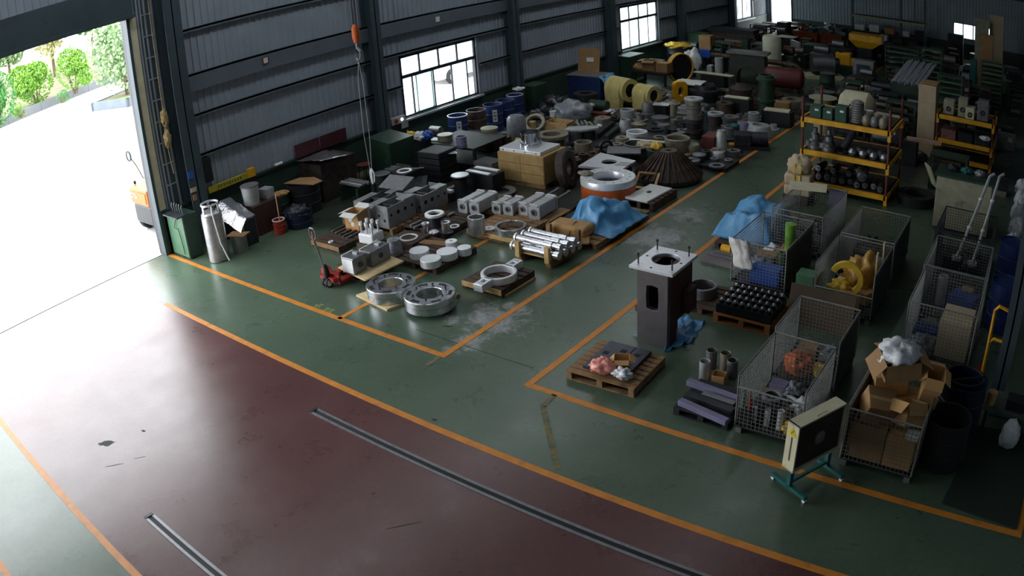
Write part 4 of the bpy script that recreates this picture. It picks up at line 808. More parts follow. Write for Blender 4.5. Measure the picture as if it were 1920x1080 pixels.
# wall ledge things
p0, p1 = onx(388, 349, XW+0.12), onx(462, 319, XW+0.12)
t = thing('yellow_sign_tube', 'long narrow yellow sign board with a square end standing on the wall ledge', 'sign', (XW+0.14, (p0.y+p1.y)/2, 1.06)); Ly = (p1.y-p0.y); YS = mat('dull_yellow_sign', (176, 164, 44), 0.6, 0, 0.2, 4)
MB().b2((-0.03, -Ly/2, 0), (0.03, Ly/2, 0.15)).obj('sign_strip', YS, t, smooth=False); MB().b2((-0.05, Ly/2, 0.0), (0.05, Ly/2+0.22, 0.22)).obj('end_box', YELLOWP, t, smooth=False)
for k in range(9): MB().box((0.0315, -Ly*0.25+k*Ly*0.07, 0.08), (0.002, 0.05, 0.07 if k % 2 else 0.09)).obj('sign_character', mat('faded_sign_print', (112, 106, 52), 0.7), t, smooth=False)
for (a, b, lb) in ((553, 598, 'dark red panel leaning on the wall ledge near the small white tool'), (600, 648, 'taller dark red panel leaning on the wall ledge near the second column')):
    q0, q1 = onx(a, 284-(a-553)*0.4, XW+0.12), onx(b, 268-(a-553)*0.4, XW+0.12); tag(MB().b2((-0.015, -(q1.y-q0.y)/2, 0), (0.015, (q1.y-q0.y)/2, 0.36)).obj('red_sign_sheet', mat('deep_maroon_paint', (66, 24, 34), 0.6, 0, 0.2, 5), None, (XW+0.13, (q0.y+q1.y)/2, 1.06), 0, False), lb, 'panel')
p = onx(519, 298, XW+0.14); t = thing('caulking_gun', 'small white hand tool lying on the wall ledge', 'tool', (XW+0.15, p.y, 1.06)); MB().cyl((0, -0.1, 0.05), (0, 0.14, 0.05), 0.04, n=12).obj('tool_barrel', WHITEP, t); MB().box((0, -0.14, 0.03), (0.03, 0.12, 0.05)).obj('tool_handle', WOOD, t, smooth=False)
for (px_, py_, lb, txt) in ((498, 113, 'small white wall sign with a red border high between the columns', ''), (821, 36, 'small pale wall sign above the first window', ''), (977, 139, 'small white square number plate low on the wall past the window', '3')):
    p = onx(px_, py_, XW+0.16); sz_ = 0.16 if txt == '' else 0.17; t = thing('wall_sign', lb, 'sign', (XW+0.16, p.y, p.z)); MB().box((-0.05, 0, 0), (0.1, sz_, sz_)).obj('sign_plate', WHITEP, t, smooth=False)
    if txt: lettering(txt, 0.15, INK, t, (0.002, 0, 0), (pi/2, 0, pi/2), 'sign_number')
    elif px_ < 600:
        for (a, b, c, d) in ((0, sz_/2, sz_+0.03, 0.02), (0, -sz_/2, sz_+0.03, 0.02), (sz_/2, 0, 0.02, sz_), (-sz_/2, 0, 0.02, sz_)): MB().box((0.0, a, b), (0.012, c, d)).obj('red_border', REDP, t, smooth=False)
p = onx(741, 225, XW+0.1); t = thing('emergency_lamp', 'small wall-mounted box with a red button and a lit white lamp by the window', 'lamp', (XW+0.15, p.y, p.z)); MB().b2((-0.02, -0.28, -0.1), (0.1, 0.28, 0.1)).obj('lamp_box', CASTL, t, smooth=False); MB().lathe([(0.0001, 0), (0.07, 0), (0.06, 0.03), (0.0001, 0.035)], 16, (0.1, -0.1, 0), close=False, axis='X').obj('red_button', REDB, t)
em = bpy.data.materials.new('lit_lamp_lens'); em.use_nodes = True; em.node_tree.nodes['Principled BSDF'].inputs['Emission Color'].default_value = (1, 1, 1, 1); em.node_tree.nodes['Principled BSDF'].inputs['Emission Strength'].default_value = 4
MB().lathe([(0.0001, 0), (0.045, 0), (0.03, 0.03), (0.0001, 0.035)], 14, (0.1, 0.13, 0), close=False, axis='X').obj('lamp_lens', em, t)
p = onx(759, 231, XW+0.1); tag(MB().box((0, 0, 0), (0.02, 0.28, 0.18)).obj('notice_sheet', WHITEP, None, (XW+0.09, p.y, p.z-0.05), 0, False), 'pale notice sheet under the corner of the first window', 'notice')
# dark green locker in front of second column, black bin, black stack
t = thing('green_locker', 'dark green steel locker with a sloping top in front of the second column', 'locker', (-15.95, 14.75, 0)); MB().add([(-0.45, -0.45, 0), (0.45, -0.45, 0), (0.45, 0.45, 0), (-0.45, 0.45, 0), (-0.45, -0.45, 1.15), (0.45, -0.45, 1.05), (0.45, 0.45, 1.05), (-0.45, 0.45, 1.15)], [(3, 2, 1, 0), (4, 5, 6, 7), (0, 1, 5, 4), (1, 2, 6, 5), (2, 3, 7, 6), (3, 0, 4, 7)]).obj('body', GREEND, t, smooth=False); MB().b2((-0.42, -0.465, 0.08), (0.42, -0.45, 1.0)).obj('door', GREEND, t, smooth=False); MB().box((0.3, -0.47, 0.55), (0.03, 0.02, 0.12)).obj('handle', STEELM, t, smooth=False)
drum('black waste bin heaped with coloured plastic waste', g(775, 322).x, g(775, 322).y+0.3, 0.36, 0.86, BLACKM, 0, 'waste_bin', 'bin')
wb = g(775, 322)
for k, (m_, lb, dx, dy, rr_) in enumerate(((YELLOWB, 'yellow plastic bag on top of the black waste bin', -0.18, -0.08, 0.17), (WHITEF, 'white plastic bag on top of the black waste bin', 0.05, 0.02, 0.16), (BLUEB, 'blue plastic bag on top of the black waste bin', 0.2, 0.16, 0.15))): tag(blobmesh(rr_, rr_, 0.13, k+11, 0.6, 2.4, 16).obj('waste_bag', m_, None, (wb.x+dx, wb.y+0.3+dy, 0.84)), lb, 'bag')
t = thing('ribbed_crate_stack', 'tall stack of black ribbed plastic crates', 'crate stack', (-14.45, 14.95, 0), 0.05)
for k in range(5): MB().b2((-0.36, -0.36, k*0.17), (0.36, 0.36, k*0.17+0.155)).obj('crate', BLACKM, t, smooth=False, bev=0.02)
p = topat(803, 281, 0.9, 0.04)
t = thing('work_bench', 'dark steel work bench carrying plates and a violet pail', 'bench', (-14.75, 16.35, 0), 0.0)
MB().b2((-0.75, -0.7, 0.66), (0.95, 0.7, 0.72)).obj('bench_top', BLACKM, t, smooth=False)
for sx in (-0.7, 0.9):
    for sy in (-0.62, 0.62): MB().box((sx, sy, 0.33), (0.07, 0.07, 0.66)).obj('leg', BLACKM, t, smooth=False)
MB().b2((-0.72, -0.62, 0.2), (0.92, 0.62, 0.24)).obj('lower_shelf', BLACKM, t, smooth=False)
ring('small pale slotted disc on the dark work bench', 801, 281, 22, 0.3, 0.03, STEELW, 0.72, 'slotted_disc', 'disc')
p = g(825, 285, 0.72); tag(MB().prism([(-0.45, -0.2), (0.1, -0.28), (0.6, 0.05), (0.35, 0.25), (0.0, 0.05), (-0.3, 0.0)], 0, 0.02).obj('cut_plate', STEELW, None, (p.x-0.05, p.y, 0.72), 0.0, False), 'irregular pale cut plate lying on the dark work bench', 'plate')
turned('round grey-topped pot beside the violet pail', 834, 251, 30, [(0.001, 0), (0.95, 0), (0.95, 0.12), (1, 0.13), (1, 0.16), (0.001, 0.17)], CASTT, 0.72, 'round_pot', 'pot'); p = g(822, 262, 0.72); tag(MB().box((0, 0, 0.01), (0.42, 0.3, 0.02), 0.3).obj('white_plate', WHITEP, None, (p.x, p.y, 0.72), 0, False), 'white plate sheet under the round pot', 'plate')
drum('violet-grey paint pail on the work bench', g(866, 276, 0.72).x, g(866, 276, 0.72).y, 0.14, 0.3, PURPLEG, 0.72, 'violet_pail', 'pail')
turned('cream round tin with a white dirty lid beside the bagged drum', 917, 238, 33, [(0.001, 0), (0.9, 0), (0.9, 0.24), (1, 0.25), (1, 0.3), (0.001, 0.32)], CREAMD, 0.5, 'round_tin', 'tin'); p = topat(917, 238, 0.5, 0.32); boxt('dark wooden box under the cream round tin', p.x-0.45, p.x+0.45, p.y-0.4, p.y+0.4, 0, 0.5, WOODD, 'wooden_box', 'box')
ring('rusty thick bushing standing by the bagged drum', 946, 253, 22, 0.5, 0.42, RUSTD, 0.0, 'thick_bushing', 'bushing')
t = thing('parts_tray', 'black tray of colourful plastic parts behind the violet pail', 'tray', (-13.6, 17.75, 0), 0.0); MB().b2((-0.42, -0.22, 0), (0.42, 0.22, 0.32)).obj('tray_box', BLACKM, t, smooth=False)
for k, m_ in enumerate((YELLOWB, TEAL, CREAM, WHITEF, ORANGEP, TEAL)): blobmesh(0.12, 0.1, 0.1, k, 0.5, 2.5, 14).obj('plastic_part', m_, t, (-0.3+0.12*k, -0.08+0.08*(k % 3), 0.31))
p = g(948, 285, 0.4); t = thing('frame_bin', 'dark green steel bin with a pale rectangular rim', 'bin', (-13.2, 17.2, 0), 0.05)
MB().frame([(-0.42, -0.32), (0.42, -0.32), (0.42, 0.32), (-0.42, 0.32)], [(-0.39, -0.29), (0.39, -0.29), (0.39, 0.29), (-0.39, 0.29)], 0.45, 0.48).obj('rim', STEELM, t, smooth=False); MB().b2((-0.4, -0.3, 0), (0.4, 0.3, 0.44)).obj('bin_body', GREEND, t, smooth=False)
# shiny flats, ring spanner, round table tops
for (a, b, lb) in (((808, 318), (852, 325), 'bright narrow steel strip on the dark trestle by the crate'), ((792, 324), (835, 332), 'bright narrow steel strip with a clamp on the dark trestle')):
    pa, pb = g(a[0]+84, a[1]-4, 0.45), g(b[0]+84, b[1]-4, 0.45); bar(lb, pa, pb, 0.12, 0.03, STEELW, 'steel_strip', 'bar', None, 0.45)
pa, pb = g(892, 314, 0.45), g(919, 328, 0.45); boxt('dark steel trestle block under the bright strips', min(pa.x, pb.x)-0.1, max(pa.x, pb.x)+0.1, min(pa.y, pb.y)-0.05, max(pa.y, pb.y)+0.1, 0, 0.45, BLACKM, 'trestle_block', 'block'); 
disc('scratched pale round plate on a dark pedestal before the trestle', 862, 327, 34, 0.03, STEELW, 0.5, 'round_plate', 'disc'); p = topat(862, 327, 0.5, 0.03); tag(MB().lathe([(0.0001, 0), (0.22, 0), (0.16, 0.1), (0.16, 0.42), (0.24, 0.5), (0.0001, 0.5)], 20, close=False).obj('pedestal', BLACKM, None, (p.x, p.y, 0)), 'dark pedestal under the scratched round plate', 'pedestal')
for (px_, py_, lb) in ((889, 345, 'pile of dull small fittings behind the actuators'), (905, 340, 'pile of dark small fittings beside the wooden crate')): blob(lb, px_, py_, 0, 30, 0.6, STEELM if px_ < 900 else STEELD, 'fittings_pile', 'fittings', px_ % 7, 0.6, 3.2)
t = thing('ring_handle_tool', 'open steel ring with a long handle lying on a dark stand', 'tool', (*topat(758, 319, 0.6, 0.03).to_tuple()[:2], 0.6), 0.9); ringmesh(0.2, 0.13, 0.03, 28).obj('tool_ring', STEELW, t); MB().box((0.33, 0, 0.02), (0.34, 0.03, 0.025)).obj('tool_handle', STEELM, t, smooth=False)
p = topat(758, 319, 0.6, 0.0); boxt('dark steel stand under the ring with a handle', p.x-0.3, p.x+0.3, p.y-0.3, p.y+0.3, 0, 0.6, BLACKM, 'tool_stand', 'stand')
disc('grey round drum lid on a dark drum near the hanging slings', 716, 324, 32, 0.03, STEELM, 0.62, 'drum_lid', 'lid'); p = topat(716, 324, 0.62, 0.0); drum('dark closed drum near the hanging slings', p.x, p.y, 0.24, 0.62, BLACKM, 0, 'oil_drum', 'drum', False)
p = g(765, 342, 0.3); t = thing('plate_ramp', 'slanted dark grey plate with a rounded end leaning on blocks', 'plate', (p.x+0.5, p.y-0.2, 0), 0.15); MB().box((0, 0, 0.34), (0.5, 1.1, 0.03), 0.55, 0.12).obj('plate', STEELD, t, smooth=False); MB().b2((-0.2, -0.3, 0), (0.2, 0.3, 0.28)).obj('prop_block', BLACKM, t, smooth=False)
for (a, b, y_, m_, lb) in (((771, 355), (828, 366), 0.0, STEELW, 'bright flat bar with a dark base behind the fabricated frames'), ((792, 346), (848, 357), 0.0, STEELW, 'yellow-marked bright rail behind the fabricated frames')):
    pa, pb = g(*a, 0.28), g(*b, 0.28); d = pb-pa; t = thing('guide_rail', lb, 'rail', ((pa.x+pb.x)/2, (pa.y+pb.y)/2, 0), atan2(d.y, d.x)); L_ = d.length; MB().b2((-L_/2, -0.09, 0), (L_/2, 0.09, 0.22)).obj('rail_base', BLACKM, t, smooth=False); MB().b2((-L_/2, -0.06, 0.22), (L_/2, 0.06, 0.28)).obj('rail_head', m_, t, smooth=False)
    if a[0] > 780:
        for k in range(5): MB().box((-L_*0.36+k*L_*0.18, -0.0915, 0.14), (0.07, 0.003, 0.07)).obj('yellow_mark', YELLOWP, t, smooth=False)
bar('long pale timber beam between frames and actuators', g(790, 385), g(872, 352), 0.14, 0.16, mat('greyed_timber', (120, 112, 106), 0.8, 0, 0.2, 6), 'timber_beam', 'timber')
# drums under the window
DRG = 'drums under the window'
drum('dark blue drum with a white label, first under the window', -16.4, 18.0, 0.3, 0.86, BLUED, 0, group=DRG, rim=STEELW, lab=-0.75)
drum('brown rusty open drum between the blue drums', -16.3, 18.75, 0.3, 0.86, RUST, 0, group=DRG, rim=STEELM)
drum('dark blue drum with a white label, past the brown drum', -16.3, 19.55, 0.3, 0.86, BLUED, 0, group=DRG, rim=STEELM, lab=-0.7)
drum('plain dark blue open drum behind the labelled ones', -16.35, 20.25, 0.3, 0.84, BLUED, 0, group=DRG, rim=STEELM)
drum('short blue drum beside the green locker', -16.5, 20.95, 0.28, 0.86, BLUED, 0, group=DRG, rim=STEELW)
p = g(975, 262); turned('clear-bagged grey drum in front of the blue drums', 967, 215, 38, [(0.001, 0), (0.9, 0), (1, 0.3), (0.95, 0.75), (0.7, 0.84), (0.001, 0.86)], GREYP, 0.0, 'bagged_drum', 'drum')
boxt('dark green steel locker past the blue drums', -17.0, -16.4, 21.9, 22.7, 0, 0.95, GREEND, 'green_locker', 'locker'); blob('crumpled white bag on the green locker', 972, 168, 0.95, 20, 0.5, WHITEF, 'paper_bag', 'bag', 2, .5)
blob('large black rubbish bag slumped beside the green locker', 1036, 211, 0, 50, 1.25, BAGD, 'rubbish_bag', 'bag', 5, 0.5, 2.0); blob('smaller black rubbish bag in front of the large one', 1006, 222, 0, 30, 1.1, BAGD, 'rubbish_bag', 'bag', 8, 0.5, 2.0)
p = g(1074, 224); t = thing('film_wrapped_bundle', 'machine bundle wrapped in glossy clear film', 'bundle', (p.x, p.y, 0), 0.4); blobmesh(0.62, 0.5, 0.42, 7, 0.3, 2.0, 26).obj('film', GREYP, t)
t = thing('blue_pallet_box', 'large blue pallet box under a tilted brown panel', 'pallet box', (g(1085, 185).x+0.25, g(1085, 185).y+0.5, 0), 0); MB().b2((-0.7, -0.5, 0), (0.7, 0.5, 0.85)).obj('box_body', BLUED, t, smooth=False, bev=0.03)
p = g(1085, 185); tag(MB().box((0, 0, 0), (1.5, 0.9, 0.03)).obj('pale_board', CAST, None, (p.x+0.25, p.y+0.45, 0.865), 0.1, False), 'flat grey board lying across the blue pallet box', 'board')
t = thing('leaning_door', 'brown panel with a white label leaning back over the blue pallet box', 'panel', (p.x+0.0, p.y+0.75, 0.88), 0.15); MB().box((0, 0.1, 0.42), (0.85, 0.03, 0.9), 0, -0.25).obj('panel', CARTOND, t, smooth=False); MB().box((0.05, 0.085, 0.45), (0.28, 0.012, 0.16), 0, -0.25).obj('label', WHITEP, t, smooth=False)
def tp(u, v): return (p.x+0.96+0.5*u, p.y-0.1+0.9*v, 0.02+max(0, 0.9*(1-u**1.6)+0.08*noise.noise(Vector((u*4, v*4, 7)))))
cloth('dark blue-grey tarpaulin hanging off the blue pallet box', tp, TARP, 'hanging_tarpaulin', 'tarpaulin', 16, 16)
ring('stack of dark tyres in front of the blue pallet box', 1098, 174, 46, 0.5, 0.5, RUBBER, 0, 'tyre_stack', 'tyres')
p = g(1120, 214); t = thing('green_pump', 'small green pump with white fittings on a red base', 'pump', (p.x, p.y, 0)); MB().b2((-0.6, -0.3, 0), (0.5, 0.35, 0.12)).obj('base', REDP, t, smooth=False); MB().cyl((-0.3, 0.1, 0.3), (0.35, 0.1, 0.3), 0.17, n=18).obj('pump_body', GREEND, t); MB().cyl((-0.1, -0.05, 0.3), (-0.1, -0.2, 0.36), 0.06, n=12).obj('fitting', WHITEP, t)
# crane hook with slings
hb = g(699, 345, 0.9); t = thing('crane_hook', 'orange crane hook block with long steel rope slings hanging free', 'crane hook', (hb.x, hb.y, 0.9))
HK = 2.2+0.45
def zof(px, py):
    d = ray(px, py); s = (hb.x*d.x + hb.y*d.y)/(d.x**2 + d.y**2); return CAMH + d.z*s - 0.9
z1, z2 = zof(668, 80), zof(666, 46)
MB().lathe([(0.0001, z1-0.02), (0.06, z1), (0.09, z1+0.12), (0.09, z2-0.1), (0.05, z2), (0.0001, z2)], 16, close=False).obj('hook_block', ORANGEP, t)
MB().tube([(0, 0, z1), (0.0, 0, z1-0.12), (0.09, 0.0, z1-0.2), (0.09, 0, z1-0.34), (0, 0, z1-0.42), (-0.07, 0, z1-0.36)], [0.03, 0.035, 0.035, 0.035, 0.03, 0.015]).obj('hook', STEELM, t)
for s in (-1, 1):
    MB().tube([(0, 0, z1-0.4), (0.05*s, 0.02*s, z1-0.9), (0.06*s, 0.03*s, 1.2), (0.02*s, 0.01*s, 0.35)], 0.012).obj('sling_rope', STEELM, t); MB().tube([(0.02*s, 0, 0.38), (0.07*s, 0.02, 0.25), (0.05*s, 0.02, 0.06), (0.0, 0, 0.0), (0.0, 0, 0.2), (0.02*s, 0, 0.36)], 0.016).obj('sling_eye', STEELW, t)
MB().b2((-0.7, -0.25, ZR-1.3), (0.7, 0.25, ZR-0.9)).obj('hoist_trolley', STEELD, t, smooth=False)
for dx in (-0.05, 0.05): MB().cyl((dx, 0, z2-0.05), (dx, 0, ZR-1.2), 0.012, n=6).obj('hoist_rope', STEELD, t)
# ================================================================ FIELD OF STORED CASTINGS
_ring, _disc, _turned = ring, disc, turned
def ring(label, px, py, w, *a, **k):
    o = _ring(label, px, py, w, *a, **k); occ(o.location, msz(px, py, o.location.z, w)/2); return o
def disc(label, px, py, w, *a, **k):
    o = _disc(label, px, py, w, *a, **k); occ(o.location, msz(px, py, o.location.z, w)/2); return o
def turned(label, px, py, w, *a, **k):
    o = _turned(label, px, py, w, *a, **k); occ(o.location, msz(px, py, o.location.z, w)/2); return o
def flange(label, px, py, w, fi, h, m, z0=0.0, pl_=0.3, neck=0.72, group=None, name='neck_flange'):
    return turned(label, px, py, w, [(fi, 0), (neck, 0), (neck, h*(1-pl_)), (1, h*(1-pl_)), (1, h), (fi, h)], m, z0, name, 'flange', group)
# wooden crate with plate and polished hub
t = thing('wooden_crate', 'tall pale wooden crate of nailed boards under a steel plate', 'crate', (-12.15, 15.95, 0), 0.02); occ(t.location, 0.9)
CW = mat('crate_board_wood', (168, 138, 88), 0.7, 0, 0.18, 5, 0.1, (150, 116, 68), 0.3)
for r_i in range(3):
    z0, z1 = 0.12+r_i*0.235, 0.12+r_i*0.235+0.225
    for s in (-1, 1):
        for (a, b) in ((-0.68, -0.004), (0.004, 0.68)): MB().b2((a, s*0.5-0.015, z0), (b, s*0.5+0.015, z1)).obj('board', CW, t, smooth=False, bev=0.004)
        MB().b2((s*0.68-0.015, -0.5, z0), (s*0.68+0.015, 0.5, z1)).obj('board', CW, t, smooth=False, bev=0.004)
MB().b2((-0.68, -0.5, 0.8), (0.68, 0.5, 0.825)).obj('lid', CW, t, smooth=False)
for s in (-1, 0, 1): MB().b2((-0.68, s*0.42-0.05, 0), (0.68, s*0.42+0.05, 0.11)).obj('skid', WOOD, t, smooth=False)
t = thing('bored_plate', 'thick square steel plate lying on the wooden crate', 'plate', (-12.2, 15.95, 0.825), 0.02); MB().b2((-0.62, -0.44, 0), (0.62, 0.44, 0.09)).obj('plate', STEELW, t, smooth=False, bev=0.008)
for k in range(4): MB().cyl((-0.5+k*0.33, -0.442, 0.045), (-0.5+k*0.33, -0.43, 0.045), 0.018, n=10).obj('bolt_hole', DARKHOLE, t)
CHROME = mat('mirror_polished_steel', (210, 212, 216), 0.16, 1.0, 0.1, 14)
t = thing('polished_hub', 'mirror-polished cylinder hub standing on the steel plate of the crate', 'hub', (-12.2, 16.0, 0.915)); MB().lathe([(0.2, 0), (0.27, 0), (0.27, 0.05), (0.235, 0.06), (0.235, 0.3), (0.25, 0.31), (0.25, 0.35), (0.2, 0.35)], 40).obj('hub_body', CHROME, t)
for k in range(8): a = k*pi/4; MB().cyl((0.25*cos(a), 0.25*sin(a), 0.04), (0.25*cos(a), 0.25*sin(a), 0.1), 0.02, n=8).obj('stud', STEEL, t)
# leaning brown ring (upright)
p = g(1046, 344); t = thing('leaning_ring', 'big dark brown ring leaning upright against the wooden crate', 'ring', (-11.15, 15.9, 0), 0, None, (0.0, 0.0, 0.25)); occ(t.location, 0.5)
ringmesh(0.47, 0.24, 0.24, 48, 0.03).xf(Matrix.Translation((0.05, 0.0, 0.46)) @ Matrix.Rotation(pi/2-0.18, 4, 'Y') @ Matrix.Translation((0, 0, -0.12))).obj('ring_body', RUSTD, t); MB().lathe([(0.16, 0), (0.245, 0), (0.245, 0.1), (0.16, 0.1)], 32).xf(Matrix.Translation((0.05, 0.0, 0.46)) @ Matrix.Rotation(pi/2-0.18, 4, 'Y') @ Matrix.Translation((0, 0, -0.05))).obj('inner_bush', RUST, t)
# orange-banded ring
p = topat(1140, 330, 0.08, 0.5); ro = msz(1140, 330, 0.58, 104)/2
t = thing('orange_banded_ring', 'massive bright-machined ring on a wide orange painted base ring', 'ring', (p.x, p.y, 0.08)); occ(p, ro)
ringmesh(ro*0.985, ro*0.6, 0.35, 64, 0.02).obj('orange_base', ORANGEP, t); ringmesh(ro*0.6, ro*0.56, 0.34, 64, 0.004).obj('bore_liner', STEEL, t); MB().lathe([(ro*0.56, 0.34), (ro*0.985, 0.34), (ro, 0.35), (ro, 0.48), (ro*0.985, 0.5), (ro*0.58, 0.5), (ro*0.56, 0.48)], 64).obj('machined_ring', STEELW, t)
for k in range(16): a = k*pi/8; MB().cyl((ro*0.8*cos(a), ro*0.8*sin(a), 0.496), (ro*0.8*cos(a), ro*0.8*sin(a), 0.503), 0.016, n=8).obj('bolt_hole', DARKHOLE, t)
for k in range(3): a = k*2.1+0.5; tag(MB().box((0, 0, 0.04), (0.5, 0.12, 0.08)).obj('timber_block', WOODD, None, (p.x+ro*0.75*cos(a), p.y+ro*0.75*sin(a), 0), a, False), 'dark timber block under the orange-banded ring, '+('toward the ribbed cone', 'toward the wooden crate', 'toward the tarpaulin')[k], 'timber', 'blocks under the orange-banded ring')
q = g(1098, 327, 0.58); tag(blobmesh(0.17, 0.13, 0.05, 3, 0.6, 2.6, 18).obj('oily_rag', CASTT, None, (q.x, q.y, 0.578)), 'crumpled beige rag left on the orange-banded ring', 'rag')
# ribbed cone (turbine runner)
apex = g(1240, 298, 0.85); base = g(1253, 338); cx, cy = base.x-0.05, base.y+0.15; t = thing('ribbed_runner', 'big brown rusty cone with radial ribs beside the orange-banded ring', 'turbine runner', (cx, cy, 0)); R0 = 0.85; occ(t.location, R0)
MB().lathe([(0.0001, 0.0), (R0*0.8, 0), (R0*0.97, 0.05), (R0*0.97, 0.14), (0.26, 0.70), (0.2, 0.72), (0.0001, 0.70)], 64, close=False).obj('cone_body', RUSTD, t)
MB().lathe([(0.07, 0.69), (0.22, 0.69), (0.22, 0.74), (0.07, 0.74)], 32).obj('hub', RUST, t)
pr_ = None
for k in range(28):
    a = 2*pi*k/28
    if pr_ is None: pr_ = MB().add([(0.24, -0.018, 0.69), (0.24, 0.018, 0.69), (R0, 0.018, 0.11), (R0, -0.018, 0.11), (0.27, -0.014, 0.74), (0.27, 0.014, 0.74), (R0+0.02, 0.014, 0.17), (R0+0.02, -0.014, 0.17)], [(0, 1, 5, 4), (1, 2, 6, 5), (2, 3, 7, 6), (3, 0, 4, 7), (4, 5, 6, 7)]).obj('rib', RUST, t, smooth=False)
    else: shared(pr_, t, (0, 0, 0), a)
t = thing('open_crate_end', 'open pale wooden frame leaning against the ribbed cone', 'frame', (*g(1213, 352).to_tuple()[:2], 0), 0.2)
for (a, b, c, d) in ((-0.25, 0, 0.06, 0.55), (0.25, 0, 0.06, 0.55), (0, 0.25, 0.44, 0.06), (0, -0.25, 0.44, 0.06)): MB().box((a, b, 0), (c, d, 0.06)).xf(Matrix.Translation((0, 0, 0.17)) @ Matrix.Rotation(0.5, 4, 'X')).obj('frame_bar', WOODL if b < 0 or a > 0 else WOOD, t, smooth=False)
# big plates behind the orange ring
pl = [g(*q, 0.45) for q in ((1084, 311), (1126, 286), (1192, 301), (1167, 317))]; c_ = sum(pl, Vector())/4; occ(c_, 0.75)
t = thing('bored_base_plate', 'large grey base plate with a round bore behind the orange-banded ring', 'plate', (c_.x, c_.y, 0.4)); P_ = [((q-c_).x, (q-c_).y) for q in pl]; n = 32
out = []
for i in range(n):
    f = i/n*4; k = int(f); f -= k; a, b = P_[k], P_[(k+1) % 4]; out.append((a[0]+(b[0]-a[0])*f, a[1]+(b[1]-a[1])*f))
ang0 = atan2(P_[0][1], P_[0][0]); sgn = 1 if (P_[0][0]*P_[1][1]-P_[0][1]*P_[1][0]) > 0 else -1
inn = [(0.2*cos(ang0+sgn*2*pi*i/n), 0.2*sin(ang0+sgn*2*pi*i/n)) for i in range(n)]
MB().frame(out, inn, 0, 0.05).obj('plate', STEELW, t, smooth=False); MB().lathe([(0.2, -0.1), (0.23, -0.1), (0.23, 0.0), (0.2, 0.0)], 32).obj('bore_sleeve', STEELD, t)
for k in range(3): MB().box((0.5, -0.1+k*0.12, 0.052), (0.5, 0.02, 0.006), 0.3).obj('groove', DARKHOLE, t, smooth=False)
boxt('dark timber stack under the grey bored base plate', c_.x-0.5, c_.x+0.5, c_.y-0.3, c_.y+0.3, 0, 0.3, WOODD, 'timber_stack', 'timber', 0.2)
p = g(1148, 289, 0.3); tag(MB().box((0, 0, 0.3), (0.9, 0.7, 0.04), 0.5).obj('grey_plate', STEELM, None, (p.x+0.1, p.y+0.45, 0.0), 0, False), 'second dull grey plate behind the bored base plate', 'plate'); boxt('dark block under the second dull grey plate', p.x-0.1, p.x+0.4, p.y+0.25, p.y+0.65, 0, 0.285, BLACKM, 'support_block', 'block')
# named rings and flanges of the field (top centre pixel, width in pixels)
flange('wide flat tan flange with a large bore behind the polished hub', 1034, 251, 64, 0.54, 0.32, CASTT, 0, 0.28)
ring('dark ring lying before the wide tan flange', 1016, 274, 32, 0.66, 0.16, STEELD); ring('small dark washer ring beside the polished hub', 1035, 278, 18, 0.5, 0.06, CAST, 0.2); p = topat(1035, 278, 0.2, 0.06); tag(discmesh(0.2, 0.2).obj('dark_puck', RUSTD, None, (p.x, p.y, 0)), 'dark rusty puck under a small washer ring', 'disc')
t = thing('tilted_tan_ring', 'thick tan ring tilted toward the aisle beside the wooden box', 'ring', (*g(1004, 246).to_tuple()[:2], 0), 0.3); occ(t.location, 0.4); ringmesh(0.34, 0.23, 0.14, 40, 0.02).xf(Matrix.Translation((0, 0, 0.26)) @ Matrix.Rotation(0.75, 4, 'X') @ Matrix.Translation((0, 0, -0.07))).obj('ring_body', CASTT, t); MB().box((-0.25, 0.25, 0.12), (0.3, 0.25, 0.24)).obj('prop_block', WOODL, t, smooth=False)
p = g(1050, 243); t = thing('open_wooden_box', 'shallow open pine box between the tan rings', 'box', (p.x, p.y, 0), 0.1); occ(p, 0.4)
for (a, b, c, d) in ((-0.38, 0, 0.02, 0.5), (0.38, 0, 0.02, 0.5), (0, -0.25, 0.76, 0.02), (0, 0.25, 0.76, 0.02)): MB().box((a, b, 0.14), (c, d, 0.28)).obj('box_side', WOODL, t, smooth=False)
MB().box((0, 0, 0.02), (0.76, 0.5, 0.02)).obj('box_floor', WOOD, t, smooth=False)
p = g(1090, 242); t = thing('fittings_tray', 'low green tray heaped with bronze and steel fittings', 'tray', (p.x, p.y, 0), 0.2); occ(p, 0.5); MB().b2((-0.5, -0.35, 0), (0.5, 0.35, 0.12)).obj('tray', GREEND, t, smooth=False)
for k in range(9): MB().box((-0.38+0.1*k, -0.1+0.12*(k % 3), 0.17), (0.07, 0.3, 0.07), 0.5+0.3*(k % 2), 0.2).obj('fitting', CASTT if k % 2 else STEELM, t, smooth=False)
drum('small white tin standing before the film-wrapped bundle', g(1038, 226).x, g(1038, 226).y, 0.11, 0.2, WHITEP, 0.12, 'white_tin', 'tin', False); p = g(1038, 226); boxt('low dark block under the small white tin', p.x-0.25, p.x+0.25, p.y-0.2, p.y+0.2, 0, 0.12, RUSTD, 'low_block', 'block')
p = g(1088, 262, 0.0); t = thing('pump_casting', 'pale grey casting with a flat foot plate and a bent lip', 'casting', (p.x, p.y, 0), 0.5); occ(p, 0.5); MB().prism([(-0.45, -0.2), (0.1, -0.28), (0.55, -0.05), (0.6, 0.2), (0.2, 0.25), (-0.35, 0.15)], 0.3, 0.38).obj('foot_plate', CASTL, t, smooth=False, bev=0.02); MB().cyl((-0.15, -0.02, 0), (-0.15, -0.02, 0.3), 0.24, n=24).obj('barrel', STEELM, t); MB().cyl((0.25, 0.05, 0), (0.25, 0.05, 0.3), 0.2, n=24).obj('barrel', BLACKM, t)
